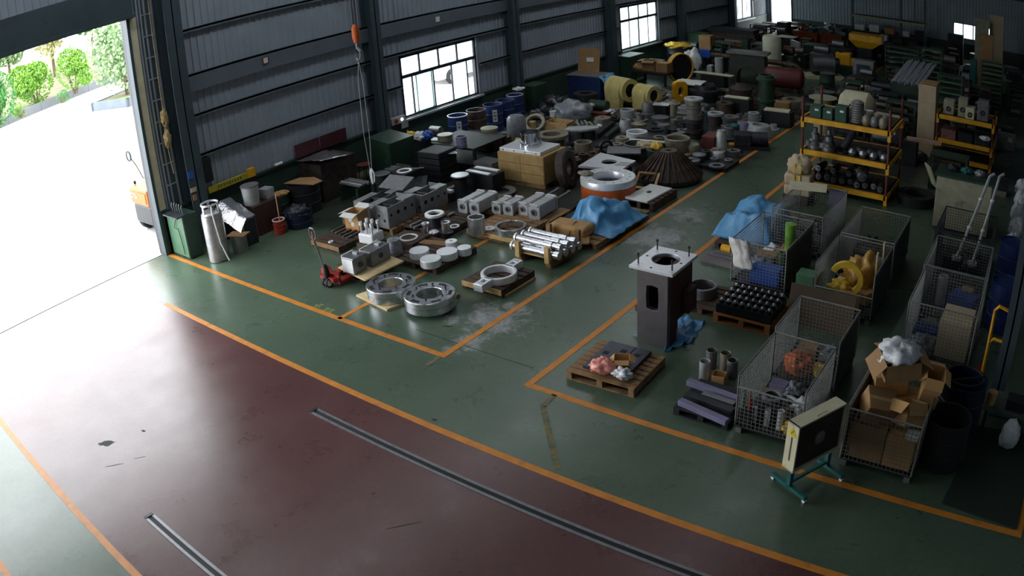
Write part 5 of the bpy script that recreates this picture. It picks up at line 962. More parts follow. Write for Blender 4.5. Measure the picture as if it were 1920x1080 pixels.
for k, (px_, lb) in enumerate(((1125, 'long dark steel channel lying past the grey casting'), (1140, 'long dark hollow section lying beside the channel'))):
    pa, pb = g(px_-10+k*6, 262+k*2), g(px_+22+k*6, 236+k*2); bar(lb, pa, pb, 0.2-0.05*k, 0.16, STEELD, 'steel_section', 'bar'); occ((pa+pb)/2, 0.4)
turned('rusty flared bushing beside the leaning brown ring', 1093, 288, 21, [(0.45, 0), (1, 0), (0.8, 0.18), (0.9, 0.24), (0.45, 0.24)], RUST, 0.2, 'flared_bushing', 'bushing'); turned('dull flared bushing in front of the black cylinder', 1070, 295, 21, [(0.45, 0), (1, 0), (0.85, 0.2), (0.9, 0.26), (0.45, 0.26)], STEELD, 0.15, 'flared_bushing', 'bushing')
for (px_, py_) in ((1093, 288), (1070, 295)): q = topat(px_, py_, 0.2, 0.24); tag(MB().b2((-0.22, -0.2, 0), (0.22, 0.2, 0.2 if px_ > 1080 else 0.15)).obj('rust_block', RUSTD, None, (q.x, q.y, 0), 0.1, False), 'dark rusty block under a flared bushing', 'block', 'blocks under flared bushings')
turned('black cylinder standing behind the leaning brown ring', 1078, 299, 22, [(0.001, 0), (1, 0), (1, 0.42), (0.001, 0.42)], BLACKM, 0, 'black_cylinder', 'cylinder')
t = thing('upright_ring', 'small dark ring standing on edge before the grey plate', 'ring', (*g(1137, 288).to_tuple()[:2], 0), 0.9); occ(t.location, 0.25); ringmesh(0.2, 0.13, 0.1, 28).xf(Matrix.Translation((0, 0, 0.2)) @ Matrix.Rotation(pi/2, 4, 'X') @ Matrix.Translation((0, 0, -0.05))).obj('ring_body', STEELD, t)
ring('bright-rimmed dark bored ring in front of the grey cup', 1194, 246, 40, 0.82, 0.35, STEELW, 0, 'bored_ring', 'ring'); turned('silver cup-shaped casting with a narrow rim', 1172, 224, 26, [(0.6, 0), (1, 0), (0.94, 0.12), (0.72, 0.36), (0.6, 0.36)], CASTL, 0, 'cup_casting', 'casting')
ring('tan flat ring beside the bright-rimmed bored ring', 1167, 257, 26, 0.42, 0.22, CASTT, 0); ring('thin tan washer behind the upright dark ring', 1157, 269, 22, 0.5, 0.16, CASTT, 0)
ring('wide open grey cylinder ring with beige cloths in it', 1192, 268, 47, 0.86, 0.36, CAST, 0, 'open_cylinder', 'ring')
q = g(1212, 276, 0.3); tag(blobmesh(0.25, 0.16, 0.1, 5, 0.6, 2.4, 18).obj('beige_cloth', CARTONB, None, (q.x, q.y, 0.3)), 'crumpled beige cloth hanging over the open cylinder ring', 'cloth')
t = turned('dark green ribbed bucket behind the ribbed cone', 1230, 280, 36, [(0.001, 0), (0.85, 0), (0.9, 0.1), (0.88, 0.12), (0.95, 0.22), (0.92, 0.24), (1, 0.36), (0.9, 0.36), (0.001, 0.3)], GREEND, 0.0, 'ribbed_bucket', 'bucket'); blob('yellow plastic bag in the dark green ribbed bucket', 1231, 279, 0.32, 22, 1.2, YELLOWB, 'yellow_bag', 'bag', 3, .35)
blob('whitish rounded stone lump beside the base plate', 1176, 296, 0.0, 20, 1.0, CASTL, 'stone_lump', 'lump', 2, .2)
ring('tan disc flange with a small hub bore near the film bundle', 1130, 220, 30, 0.3, 0.25, CASTT, 0, bolts=8); blob('white cone of crumpled paper among the rings', 1124, 244, 0, 14, 1.6, WHITEP, 'crumpled_paper', 'paper', 4, .3)
ring('open pale ring at the foot of the yellow casings', 1176, 205, 28, 0.8, 0.3, CASTL, 0, 'open_ring', 'ring'); blob('lump of silver film-wrapped parts beside the open pale ring', 1141, 214, 0, 24, 0.8, WHITEF, 'wrapped_parts', 'parts', 9, .4)
turned('tan half-round housing with a dark base', 1270, 257, 48, [(0.8, 0.0), (0.95, 0), (0.95, 0.16), (1, 0.17), (1, 0.44), (0.9, 0.46), (0.82, 0.44)], CASTT, 0.0, 'round_housing', 'housing'); turned('squat grey-brown drum casting beside the red base block', 1299, 270, 26, [(0.001, 0), (1, 0), (1, 0.24), (0.9, 0.28), (0.001, 0.28)], CASTT, 0.0, 'squat_casting', 'casting')
pbox('dark red base block in front of the flange tower', 1325, 280, 30, 22, 0.7, REDP, 'red_block', 'block', 0, 0.1)
turned('white-grey truncated cone casting near the aisle line', 1352, 244, 24, [(0.3, 0), (1.55, 0), (1.55, 0.05), (1.0, 0.5), (0.9, 0.52), (0.9, 0.56), (0.3, 0.56)], CASTL, 0.0, 'cone_casting', 'casting')
turned('low rounded silver casting in front of the white cone', 1346, 284, 28, [(0.001, 0), (0.9, 0), (1, 0.12), (0.7, 0.24), (0.4, 0.26), (0.001, 0.26)], CASTL, 0.0, 'rounded_casting', 'casting'); q = g(1373, 276); boxt('small bright yellow wedge beside the white cone casting', q.x-0.12, q.x+0.25, q.y-0.05, q.y+0.2, 0, 0.1, YELLOWP, 'yellow_wedge', 'wedge', 0.5)
p = g(1402, 276); t = thing('gear_motor', 'dark grey gear motor block at the aisle line', 'motor', (p.x, p.y, 0), 0.4); occ(p, 0.5); MB().b2((-0.4, -0.22, 0.06), (0.1, 0.28, 0.42)).obj('gear_case', STEELD, t, smooth=False, bev=0.03); MB().cyl((0.1, 0.03, 0.26), (0.6, 0.03, 0.26), 0.2, n=20).obj('motor_body', STEELD, t); MB().b2((-0.45, -0.3, 0), (0.65, 0.35, 0.06)).obj('base', BLACKM, t, smooth=False)
# tower of stacked flanges
p = g(1302, 258); t = thing('flange_tower', 'tower of stacked rusty flanges standing in the castings', 'flange stack', (p.x, p.y, 0)); occ(p, 0.3); z_ = 0
for k, (rr_, hh) in enumerate(((0.24, 0.16), (0.25, 0.14), (0.22, 0.16), (0.25, 0.12), (0.24, 0.18), (0.21, 0.14), (0.24, 0.1), (0.2, 0.16), (0.29, 0.07))):
    ringmesh(rr_, 0.1, hh-0.004, 28, 0.012).obj('flange', (STEELD, RUSTD, STEELD, RUSTD, CAST, CASTT, CAST, CASTT, CASTL)[k], t, (0.012*sin(k*2), 0.01*cos(k*3), z_)); z_ += hh
turned('slim blue-grey pipe standing beside the flange tower', 1321, 214, 11, [(0.7, 0), (1, 0), (1, 0.72), (0.7, 0.72)], mat('blue_grey_paint', (74, 94, 104), 0.5), 0, 'standing_pipe', 'pipe')
t = thing('sprocket_plate', 'black steel plate with set-in rings beside the aisle line', 'plate', (*g(1338, 312).to_tuple()[:2], 0), 0.0); occ(t.location, 0.8); MB().b2((-0.75, -0.35, 0), (0.5, 0.6, 0.1)).obj('plate', BLACKM, t, smooth=False)
for (px_, py_, w_, fi, hh, lb) in ((1340, 296, 17, .45, .08, 'small dull ring at the back edge of the black plate'), (1366, 299, 17, .4, .05, 'small dull ring on the aisle corner of the black plate'), (1344, 309, 30, .5, .05, 'wide dull ring at the front of the black plate'), (1297, 299, 32, .3, .1, 'toothed dull disc overlapping the black plate')): ring(lb, px_, py_, w_, fi, hh, STEELM, 0.1, 'dull_ring')
turned('dished dark disc standing on the toothed disc', 1311, 287, 26, [(0.001, 0), (0.6, 0), (1, 0.14), (1, 0.17), (0.001, 0.2)], STEELM, 0.1, 'dished_disc', 'disc'); turned('dull short hub beside the dished disc', 1324, 282, 20, [(0.4, 0), (1, 0), (0.9, 0.2), (0.4, 0.2)], STEELD, 0.1, 'short_hub', 'hub')
bar('long yellowish timber batten behind the black plate', g(1262, 300), g(1292, 290), 0.2, 0.06, WOODL, 'timber_batten', 'timber'); bar('long thin pale strip lying across the castings', g(1180, 262, 0.3), g(1250, 268, 0.3), 0.1, 0.03, STEELW, 'thin_strip', 'bar', None, 0.3); q = (g(1180, 262, 0.3)+g(1250, 268, 0.3))/2; boxt('low dark crate under the long pale strip', q.x-0.5, q.x+0.5, q.y-0.2, q.y+0.3, 0, 0.3, BLACKM, 'low_crate', 'crate')
bar('dark ribbed steel rail end propped among the castings', g(1248, 258, 0.2), g(1282, 246, 0.2), 0.25, 0.2, CAST, 'rail_end', 'bar')
ring('grey ring with teal cloth on it', 1368, 237, 26, 0.5, 0.28, CAST, 0); q = g(1378, 238, 0.28); tag(blobmesh(0.16, 0.12, 0.07, 2, 0.6, 2.6, 16).obj('teal_cloth', TEAL, None, (q.x, q.y, 0.275)), 'crumpled teal cloth on the grey ring', 'cloth')
turned('violet-grey round post with a bright cap', 1395, 229, 16, [(0.001, 0), (1, 0), (1, 0.45), (0.9, 0.47), (0.001, 0.47)], PURPLEG, 0, 'round_post', 'post'); turned('big pale grey domed casing near the aisle line', 1423, 233, 48, [(0.5, 0), (1, 0), (1.0, 0.2), (0.8, 0.4), (0.5, 0.42)], CASTL, 0.0, 'domed_casing', 'casing')
turned('grey flared neck casting behind the domed casing', 1413, 211, 26, [(0.55, 0), (1.25, 0), (1.2, 0.1), (0.95, 0.14), (1.0, 0.42), (0.55, 0.42)], CASTL, 0.0, 'neck_casting', 'casting'); ring('pale thin ring raised beside the flange tower', 1342, 211, 30, 0.6, 0.08, CASTL, 0.4); p = topat(1342, 211, 0.4, 0); tag(MB().lathe([(0.0001, 0), (0.22, 0), (0.22, 0.4), (0.0001, 0.4)], 20, close=False).obj('stub_pedestal', RUSTD, None, (p.x, p.y, 0)), 'brown stub pedestal under the pale thin ring', 'pedestal')
turned('dull ribbed valve body beside the thin ring', 1369, 218, 34, [(0.3, 0), (1, 0), (1, 0.1), (0.8, 0.12), (0.8, 0.3), (0.95, 0.32), (0.95, 0.4), (0.3, 0.4)], CAST, 0, 'valve_casting', 'valve'); ring('rusty ring casting in front of the dark turntable', 1359, 192, 31, 0.5, 0.4, RUST, 0, 'ring_casting', 'ring')
p = g(1240, 196, 0.3); tag(MB().box((0, 0, 0), (0.55, 0.4, 0.02), 0.3).obj('shiny_plate', STEELW, None, (p.x, p.y, 0.31), 0, False), 'shiny white plate lying flat behind the yellow casings', 'plate'); boxt('dark box under the shiny white plate', p.x-0.25, p.x+0.25, p.y-0.18, p.y+0.18, 0, 0.3, BLACKM, 'support_box', 'box'); occ(p, 0.4)
turned('pale stepped hub standing in front of the yellow casings', 1214, 192, 26, [(0.3, 0), (1, 0), (1, 0.12), (0.85, 0.14), (0.85, 0.36), (0.6, 0.48), (0.3, 0.48)], CAST, 0, 'stepped_hub', 'hub'); turned('slim tan tube standing on end', 1262, 196, 12, [(0.6, 0), (1, 0), (1, 0.45), (0.6, 0.45)], CASTT, 0, 'tan_tube', 'tube')
# cream boards lying on top of parts
for (a, b, wd, lb) in (((1360, 181), (1404, 186), 0.28, 'curved cream board lying on dark machinery'), ((1434, 205), (1481, 210), 0.4, 'flat cream board near the far aisle line'), ((1303, 135), (1374, 144), 0.3, 'long cream plank lying over dark machinery')):
    pa, pb = g(*a, 0.5), g(*b, 0.5); bar(lb, pa, pb, wd, 0.04, CREAM, 'cream_board', 'board', None, 0.5); c_ = (pa+pb)/2; boxt('dark plinth under the %s' % lb.split(' lying')[0].split(' near')[0], c_.x-0.5, c_.x+0.5, c_.y-0.15, c_.y+0.3, 0, 0.5, BLACKM, 'machine_plinth', 'machine plinth'); occ(c_, 0.6)
# yellow pump casings
def casing(label, px, py, s, rz):
    p = g(px, py); t = thing('pump_casing', label, 'pump casing', (p.x, p.y, 0), rz); occ(p, 0.6*s); n = 14
    prof = [(-0.42, 0), (-0.26, 0)] + [(-0.26*cos(pi*i/n), 0.12+0.26*sin(pi*i/n)) for i in range(n+1)] + [(0.26, 0), (0.42, 0), (0.44, 0.5)] + [(0.44*cos(pi*i/n), 0.6+0.38*sin(pi*i/n)) for i in range(n+1)] + [(-0.44, 0.5)]
    MB().prism([(x*s, y*s) for x, y in prof], -0.36*s, 0.36*s).xf(Matrix.Rotation(pi/2, 4, 'X')).obj('saddle_body', YELLOWC, t, smooth=True)
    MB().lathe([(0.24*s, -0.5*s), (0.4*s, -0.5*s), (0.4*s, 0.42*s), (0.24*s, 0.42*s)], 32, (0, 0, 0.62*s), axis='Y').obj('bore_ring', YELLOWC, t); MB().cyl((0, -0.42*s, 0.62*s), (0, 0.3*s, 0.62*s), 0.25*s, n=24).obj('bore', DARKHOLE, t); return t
casing('larger pale yellow pump casing with an open bore, by the blue tarpaulin', 1166, 199, 1.02, 1.25); casing('smaller pale yellow pump casing with an open bore, beside the larger one', 1212, 204, 0.84, 1.25)
p = g(1275, 189); t = thing('bearing_block', 'bright yellow upright block with an oval bore', 'bearing block', (p.x, p.y, 0), 0.9); occ(p, 0.3); out = circ(28, 0.33); MB().frame([(max(-0.26, min(0.26, x)), max(-0.36, min(0.36, y*1.25))) for x, y in out], [(x*0.36, y*0.55) for x, y in out], -0.12, 0.12).xf(Matrix.Translation((0, 0, 0.36)) @ Matrix.Rotation(pi/2, 4, 'X')).obj('block_body', YELLOWP, t)
# ================================================================ FAR END OF THE LEFT BAY
drum('dark blue waste bin with a yellow liner under the second window', g(1253, 128).x+0.35, g(1253, 128).y+0.4, 0.5, 1.0, NAVY, 0, 'waste_bin', 'bin'); p = g(1253, 128); tag(blobmesh(0.52, 0.5, 0.12, 4, 0.6, 2.8, 24).obj('yellow_liner', YELLOWB, None, (p.x+0.35, p.y+0.4, 0.93)), 'crumpled yellow plastic liner in the dark blue bin', 'plastic liner')
boxt('green steel cabinet standing under the second window', -17.0, -16.3, 28.2, 29.4, 0, 0.98, GREEND, 'green_cabinet', 'cabinet')
boxt('green steel cabinet standing past the second window', -16.9, -16.1, 34.5, 35.6, 0, 1.15, GREENC, 'green_cabinet', 'cabinet')
p = g(1225, 160); t = thing('carton_heap_table', 'dark low table carrying torn cartons', 'table', (p.x, p.y+0.4, 0)); MB().b2((-0.9, -0.5, 0.45), (0.62, 0.5, 0.52)).obj('table_top', BLACKM, t, smooth=False)
for sx in (-0.8, 0.54):
    for sy in (-0.42, 0.42): MB().box((sx, sy, 0.22), (0.08, 0.08, 0.45)).obj('leg', BLACKM, t, smooth=False)
occ(p, 1.0)
carton('torn brown carton on the dark low table', p.x-0.32, p.y+0.4, 0.52, 0.5, 0.45, 0.42, 0.2, CARTOND, fa=(0.4, 0.2, 0.5, 0.3)); carton('closed brown carton with a label beside the torn one', p.x+0.3, p.y+0.4, 0.52, 0.5, 0.5, 0.36, 0.0, CARTOND, open_=False); tag(blobmesh(0.25, 0.2, 0.16, 8, 0.5, 2.0, 20).obj('crumpled_paper', KRAFT, None, (p.x-0.74, p.y+0.3, 0.52)), 'crumpled kraft paper heap beside the torn carton', 'paper')
t = thing('cable_reel', 'large upright reel with a yellow rim behind the cartons', 'cable reel', (*g(1276, 154).to_tuple()[:2], 0), 1.1); occ(t.location, 0.6); ringmesh(0.6, 0.56, 0.25, 48).xf(Matrix.Translation((0, 0, 0.6)) @ Matrix.Rotation(pi/2, 4, 'X') @ Matrix.Translation((0, 0, -0.12))).obj('rim', YELLOWP, t); MB().cyl((0, -0.05, 0.6), (0, 0.05, 0.6), 0.565, n=40).obj('web', BLACKM, t)
blob('crumpled yellow sheet beside the cable reel', 1274, 140, 0.0, 28, 1.4, YELLOWB, 'yellow_sheet', 'plastic sheet', 7, .5); blob('dark blue plastic heap beside the yellow sheet', 1292, 142, 0.0, 26, 1.2, BLUED, 'blue_plastic', 'plastic sheet', 9, .5)
p = g(1290, 157, 0.55); cloth('white sheet draped over dark machinery', lambda u, v: (p.x-0.5+1.05*u, p.y-0.1+0.6*v, 0.62+0.05*noise.noise(Vector((u*4, v*4, 3)))-0.3*max(0, 0.3-v)), WHITEP, 'white_sheet', 'cloth', 14, 10); boxt('dark machine under the white sheet', p.x-0.4, p.x+0.45, p.y, p.y+0.5, 0, 0.55, BLACKM, 'covered_machine', 'machine'); occ(p, 0.6)
turned('large dark turntable with a toothed rim', 1322, 160, 58, [(0.3, 0), (0.8, 0), (0.8, 0.3), (1, 0.32), (1, 0.42), (0.7, 0.44), (0.65, 0.56), (0.3, 0.56)], STEELD, 0, 'turntable', 'turntable'); turned('dark toothed wheel behind the turntable', 1388, 155, 42, [(0.3, 0), (1, 0), (1, 0.5), (0.7, 0.52), (0.3, 0.7)], RUSTD, 0.0, 'toothed_wheel', 'wheel')
p = g(1398, 160); t = thing('bearing_pedestal', 'big dark green arched bearing pedestal behind the toothed wheel', 'bearing pedestal', (p.x, p.y+0.4, 0), 0.15); occ(t.location, 0.9); n = 16
MB().prism([(-0.75, 0), (-0.45, 0)] + [(-0.45*cos(pi*i/n), 0.3+0.45*sin(pi*i/n)) for i in range(n+1)] + [(0.45, 0), (0.75, 0), (0.7, 1.25), (-0.7, 1.25)], -0.35, 0.35).xf(Matrix.Rotation(pi/2, 4, 'X')).obj('arch_body', mat('dark_olive_paint', (58, 64, 58), 0.6, 0.1, 0.25, 5, 0.1), t, smooth=False); MB().b2((-0.85, -0.4, 1.25), (0.85, 0.4, 1.33)).obj('cap_plate', CAST, t, smooth=False)
turned('dark green pipe body with a pale open top flange', 1437, 140, 36, [(0.75, 0), (1.15, 0), (1.15, 0.1), (0.95, 0.15), (0.95, 0.55), (1.1, 0.58), (1.1, 0.66), (0.9, 0.68), (0.9, 1.3), (1.25, 1.32), (1.25, 1.4), (0.95, 1.42), (0.95, 1.5), (0.75, 1.5)], GREEND, 0.0, 'flanged_pipe', 'pipe')
p = g(1470, 178); t = thing('red_cylinder', 'dull red horizontal cylinder tank behind the pipe body', 'tank', (p.x-0.2, p.y+0.6, 0), 0.2); occ(t.location, 0.9); MB().lathe([(0.0001, -0.8), (0.28, -0.78), (0.38, -0.7), (0.4, -0.62), (0.4, 0.62), (0.38, 0.7), (0.28, 0.78), (0.0001, 0.8)], 32, (0, 0, 0.55), close=False, axis='X').obj('tank_shell', mat('dull_red_tank_paint', (92, 32, 34), 0.5, 0, 0.2, 4), t)
for s in (-0.5, 0.5): MB().b2((s-0.08, -0.35, 0), (s+0.08, 0.35, 0.2)).obj('saddle', STEELD, t, smooth=False)
p = g(1465, 206); boxt('brown cardboard box near the far aisle line', p.x-0.35, p.x+0.3, p.y-0.1, p.y+0.3, 0, 0.28, CARTOND, 'brown_box', 'box', 0.1); occ(p, .4)
p = g(1440, 142); t = thing('white_tank', 'tall off-white upright plastic tank', 'tank', (p.x, p.y+0.55, 0)); occ(t.location, 0.5); MB().lathe([(0.0001, 0), (0.41, 0), (0.42, 0.03), (0.42, 1.55), (0.38, 1.68), (0.2, 1.75), (0.0001, 1.75)], 36, close=False).obj('tank_shell', mat('off_white_plastic', (204, 202, 178), 0.5, 0, 0.08, 4), t); MB().cyl((0.15, 0, 1.74), (0.15, 0, 1.84), 0.1, n=16).obj('cap', WHITEP, t)
pa, pb = g(1335, 134), g(1500, 157); t = thing('brown_pipe', 'long brown pipe with an elbow lying on trestles before the white tank', 'pipe', (0, 0, 0)); za = 0.75; MB().tube([(pa.x, pa.y, za), ((pa.x+pb.x)/2, (pa.y+pb.y)/2, za), (pb.x-0.2, pb.y, za), (pb.x, pb.y, za-0.15), (pb.x, pb.y, 0.02)], 0.11, 12).obj('pipe_run', RUST, t)
for f in (0.15, 0.55): q = pa.lerp(pb, f); MB().box((q.x, q.y, 0.32), (0.1, 0.5, 0.64)).obj('trestle', BLACKM, t, smooth=False)
for k, (px_, py_, w_, h_, m_, lb, nm) in enumerate(((1372, 108, 50, 8, CARTONB, 'dirty beige boards at the bottom of a tall board stack', 'board_stack'), )): pass
p = g(1372, 112); t = thing('board_stack', 'tall stack of old beams, boards and steel flats by the far wall', 'board stack', (p.x, p.y+0.5, 0), 0.05); occ(t.location, 1.2); z_ = 0; R = random.Random(3)
for k, (hh, m_, w_) in enumerate(((0.35, CASTL, 1.5), (0.12, RUSTD, 1.9), (0.2, WOODD, 2.0), (0.14, WOOD, 1.8), (0.16, CASTT, 1.7), (0.12, WOODD, 1.7), (0.18, RUSTD, 2.2), (0.2, BLACKM, 2.3))): MB().box((R.uniform(-.1, .1), R.uniform(-.05, .05), z_+hh/2), (w_, 0.9, hh-0.01), R.uniform(-.05, .05)).obj('beam', m_, t, smooth=False); z_ += hh
pbox('rust-red steel frame piece beside the board stack', 1400, 100, 46, 34, 1.2, RUST, 'steel_frame_piece', 'frame'); pbox('blue plastic box on a grey crate near the board stack', 1321, 108, 28, 14, 0.6, BLUEB, 'blue_box', 'box', 0.55); pbox('grey crate under the blue plastic box', 1321, 126, 28, 18, 0.7, CAST, 'grey_crate', 'crate'); q = g(1321, 108, 0.55); s_ = msz(1321, 108, 0.55, 1)
carton('weathered brown carton on the blue plastic box', q.x, q.y+0.3, 0.55+14*s_*1.07, 0.55, 0.5, 0.6, 0, CARTOND, open_=False)
pbox('black tall cupboard between carton and board stack', 1342, 118, 22, 40, 0.6, BLACKM, 'black_cupboard', 'cupboard'); blob('white woven sack slumped beside the grey crate', 1298, 132, 0, 34, 2.3, WHITEP, 'white_sack', 'sack', 6, .3); turned('grey upright cylinder before the board stack', 1348, 108, 15, [(0.7, 0), (1, 0), (1, 0.75), (0.7, 0.75)], CASTL, 0, 'grey_cylinder', 'cylinder'); pbox('small white canister beside the grey cylinder', 1330, 138, 12, 14, 0.3, CASTL, 'canister', 'canister')
pbox('dark green narrow cabinet between board stack and white tank', 1397, 118, 14, 40, 0.5, GREEND, 'narrow_cabinet', 'cabinet')
# skips with scrap at the far door
for k, (px_, lb) in enumerate(((1511, 'orange-brown scrap skip beside the far doorway'), (1557, 'orange-brown scrap skip, the one away from the far doorway'))):
    p = g(px_, 92-k*-4); t = thing('scrap_skip', lb, 'skip', (p.x, p.y+0.6, 0), 0); MB().add([(-0.55, -0.5, 0.1), (0.55, -0.5, 0.1), (0.55, 0.5, 0.1), (-0.55, 0.5, 0.1), (-0.7, -0.7, 0.95), (0.7, -0.7, 0.95), (0.7, 0.7, 0.95), (-0.7, 0.7, 0.95)], [(3, 2, 1, 0), (4, 5, 6, 7), (0, 1, 5, 4), (1, 2, 6, 5), (2, 3, 7, 6), (3, 0, 4, 7)]).obj('skip_body', mat('skip_orange_brown', (136, 66, 34), 0.6, 0, 0.2, 3, 0.05), t, smooth=False); MB().b2((-0.5, -0.45, 0), (0.5, 0.45, 0.1)).obj('skid', STEELD, t, smooth=False)
    RR = random.Random(k+5); SCN = ['white', 'pale grey', 'dark red', 'dull steel', 'grey', 'teal', 'brown rusty', 'dark', 'glossy white', 'bright red']; cols = [WHITEP, CASTL, REDP, STEELM, CAST, TEAL, RUST, STEELD, WHITEF, REDB]
    for i in range(22):
        m_ = cols[RR.randrange(len(cols))]; q = (p.x+RR.uniform(-.6, .6), p.y+0.6+RR.uniform(-.55, .55), 0.95+abs(RR.gauss(0, 0.16)))
        tag(MB().box((0, 0, 0), (RR.uniform(.2, .6), RR.uniform(.1, .3), RR.uniform(.05, .2)), RR.uniform(0, 3), RR.uniform(-.4, .4), RR.uniform(-.4, .4)).obj('scrap_piece', m_, None, q, 0, False), '%s scrap piece heaped in the skip %s' % (SCN[cols.index(m_)], 'beside the far doorway' if k == 0 else 'away from the far doorway'), 'scrap', 'scrap in skip %d' % k)
pbox('dark machine crate standing in the far doorway', 1466, 76, 22, 30, 0.9, BLACKM, 'machine_crate', 'crate'); pbox('dark machine body before the far doorway', 1470, 100, 44, 26, 1.0, RUSTD, 'rusty_machine', 'machine'); pbox('dark green machine with a white tag before the skips', 1525, 116, 46, 26, 1.0, GREEND, 'green_machine', 'machine'); pbox('blue machine cover past the green machine', 1562, 108, 30, 20, 0.8, BLUED, 'machine_cover', 'machine')
bar('bent pale conduit leaning before the skips', g(1484, 112), g(1500, 118), 0.1, 1.0, CASTL, 'conduit_post', 'conduit')
t = thing('grey_motor', 'round grey motor on a cream skid frame', 'motor', (*g(1545, 148).to_tuple()[:2], 0), 0.5); MB().cyl((-0.5, 0.3, 0.6), (0.5, 0.3, 0.6), 0.42, n=28).obj('stator', STEELM, t); MB().cyl((0.5, 0.3, 0.6), (0.75, 0.3, 0.6), 0.3, n=24).obj('end_bell', STEELD, t); MB().b2((-0.8, -0.15, 0.0), (0.9, 0.75, 0.14)).obj('skid_frame', CREAM, t, smooth=False); MB().b2((-0.4, 0.0, 0.14), (0.4, 0.6, 0.25)).obj('foot', STEELD, t, smooth=False)
p = g(1580, 142); t = thing('yellow_engine', 'bright yellow engine block on a dark green base', 'engine', (p.x, p.y+0.3, 0), 0.1); MB().b2((-0.6, -0.3, 0), (1.2, 0.6, 0.45)).obj('base', GREEND, t, smooth=False); MB().b2((-0.4, -0.15, 0.45), (0.3, 0.4, 1.0)).obj('engine_block', YELLOWP, t, smooth=False, bev=0.04); MB().b2((0.3, -0.1, 0.45), (0.6, 0.3, 0.8)).obj('gear_cover', YELLOWP, t, smooth=False, bev=0.03); MB().cyl((-0.2, 0.1, 1.0), (-0.2, 0.1, 1.08), 0.12, n=14).obj('filter', BLACKM, t)
p = g(1618, 128); t = thing('yellow_hopper', 'yellow tapered hopper raised on a dark stand', 'hopper', (p.x, p.y+0.5, 0), 0.05); MB().b2((-0.35, -0.25, 0), (0.35, 0.35, 0.95)).obj('stand', STEELD, t, smooth=False); MB().add([(-0.4, -0.3, 0.95), (0.4, -0.3, 0.95), (0.4, 0.3, 0.95), (-0.4, 0.3, 0.95), (-0.75, -0.5, 1.3), (0.9, -0.5, 1.3), (0.9, 0.5, 1.3), (-0.75, 0.5, 1.3), (-0.75, -0.5, 1.6), (0.9, -0.5, 1.6), (0.9, 0.5, 1.6), (-0.75, 0.5, 1.6)], [(3, 2, 1, 0), (0, 1, 5, 4), (1, 2, 6, 5), (2, 3, 7, 6), (3, 0, 4, 7), (4, 5, 9, 8), (5, 6, 10, 9), (6, 7, 11, 10), (7, 4, 8, 11), (8, 9, 10, 11)]).obj('hopper_bowl', YELLOWP, t, smooth=False)
# far shelf along the back wall
t = thing('storage_shelf', 'tall cream-beamed steel shelf along the back wall', 'shelf', (0, 0, 0)); xa, xb = ony(1600, 30, 44.6).x, ony(1735, 45, 44.6).x
for x in (xa, (xa*0.33+xb*0.67), xb): MB().b2((x-0.06, 44.4, 0), (x+0.06, 44.52, 3.2)).obj('post', GREEND, t, smooth=False)
zt = ony(1660, 36, 44.4).z
for z_, m_ in ((zt, CREAMD), (zt-0.85, BLACKM), (0.5, BLACKM)): MB().b2((xa, 44.36, z_-0.09), (xb, 44.44, z_+0.03)).obj('beam', m_, t, smooth=False); MB().b2((xa, 44.4, z_-0.03), (xb, 45.4, z_)).obj('shelf_board', BLACKM, t, smooth=False)
for k in range(9):
    x = xa+0.35+k*(xb-xa-0.7)/8; z_ = (zt-0.85, 0.5)[k % 2]; m_ = (WHITEP, RUSTD, CASTL, STEELD, CARTOND, GREEND, WHITEF, RUST, BLACKM)[k]; cn = ('white', 'dark rusty', 'pale grey', 'dark steel', 'brown', 'green', 'glossy white', 'brown rusty', 'black')[k]
    boxt('%s box stored on the %s board of the back wall shelf' % (cn, 'middle' if k % 2 == 0 else 'lower'), x-0.28, x+0.28, 44.55, 45.1, z_, z_+0.3+0.06*(k % 3), m_, 'stored_box', 'box')
# ================================================================ RIGHT BAY
ORD = 'first second third fourth fifth sixth seventh eighth ninth tenth eleventh twelfth thirteenth fourteenth'.split()
# --- front pallet with slotted slab, pink bag, clear bag
pallet('weathered open pallet at the corner of the orange lines', -5.6, 9.1, 1.14, 1.02, 0.04, WOOD, 0.15, 8)
t = thing('slotted_slab', 'dark machined slab with square pockets on the weathered pallet', 'slab', (-5.62, 9.17, 0.15), 0.04); SLAB = mat('dark_machined_slab', (78, 78, 90), 0.4, 0.6, 0.15, 8)
MB().b2((-0.36, -0.42, 0), (0.36, 0.42, 0.05)).obj('slab', SLAB, t, smooth=False, bev=0.006)
for (x, y) in ((-0.2, -0.18), (-0.02, 0.22), (0.22, 0.2), (-0.24, 0.06)): MB().box((x, y, 0.051), (0.09, 0.09, 0.004)).obj('pocket', DARKHOLE, t, smooth=False)
MB().box((0.1, 0.0, 0.051), (0.02, 0.8, 0.004)).obj('groove', DARKHOLE, t, smooth=False)
blob('crumpled pink plastic bag lying on the dark slab', 1131, 693, 0.2, 50, 0.85, PINK, 'pink_bag', 'bag', 3, 0.45, 2.2, 0.8)
carton('small carton full of fittings in clear film on the dark slab', g(1166, 686, 0.2).x, g(1166, 686, 0.2).y, 0.2, 0.22, 0.2, 0.15, 0.5, CARTON, fa=(0.5, 0.8, 0.6, 0.4)); blob('clear plastic bag of white fittings spilling over the small carton', 1168, 706, 0.2, 34, 0.9, WHITEF, 'clear_bag', 'bag', 6, 0.6, 2.6, 0.8)
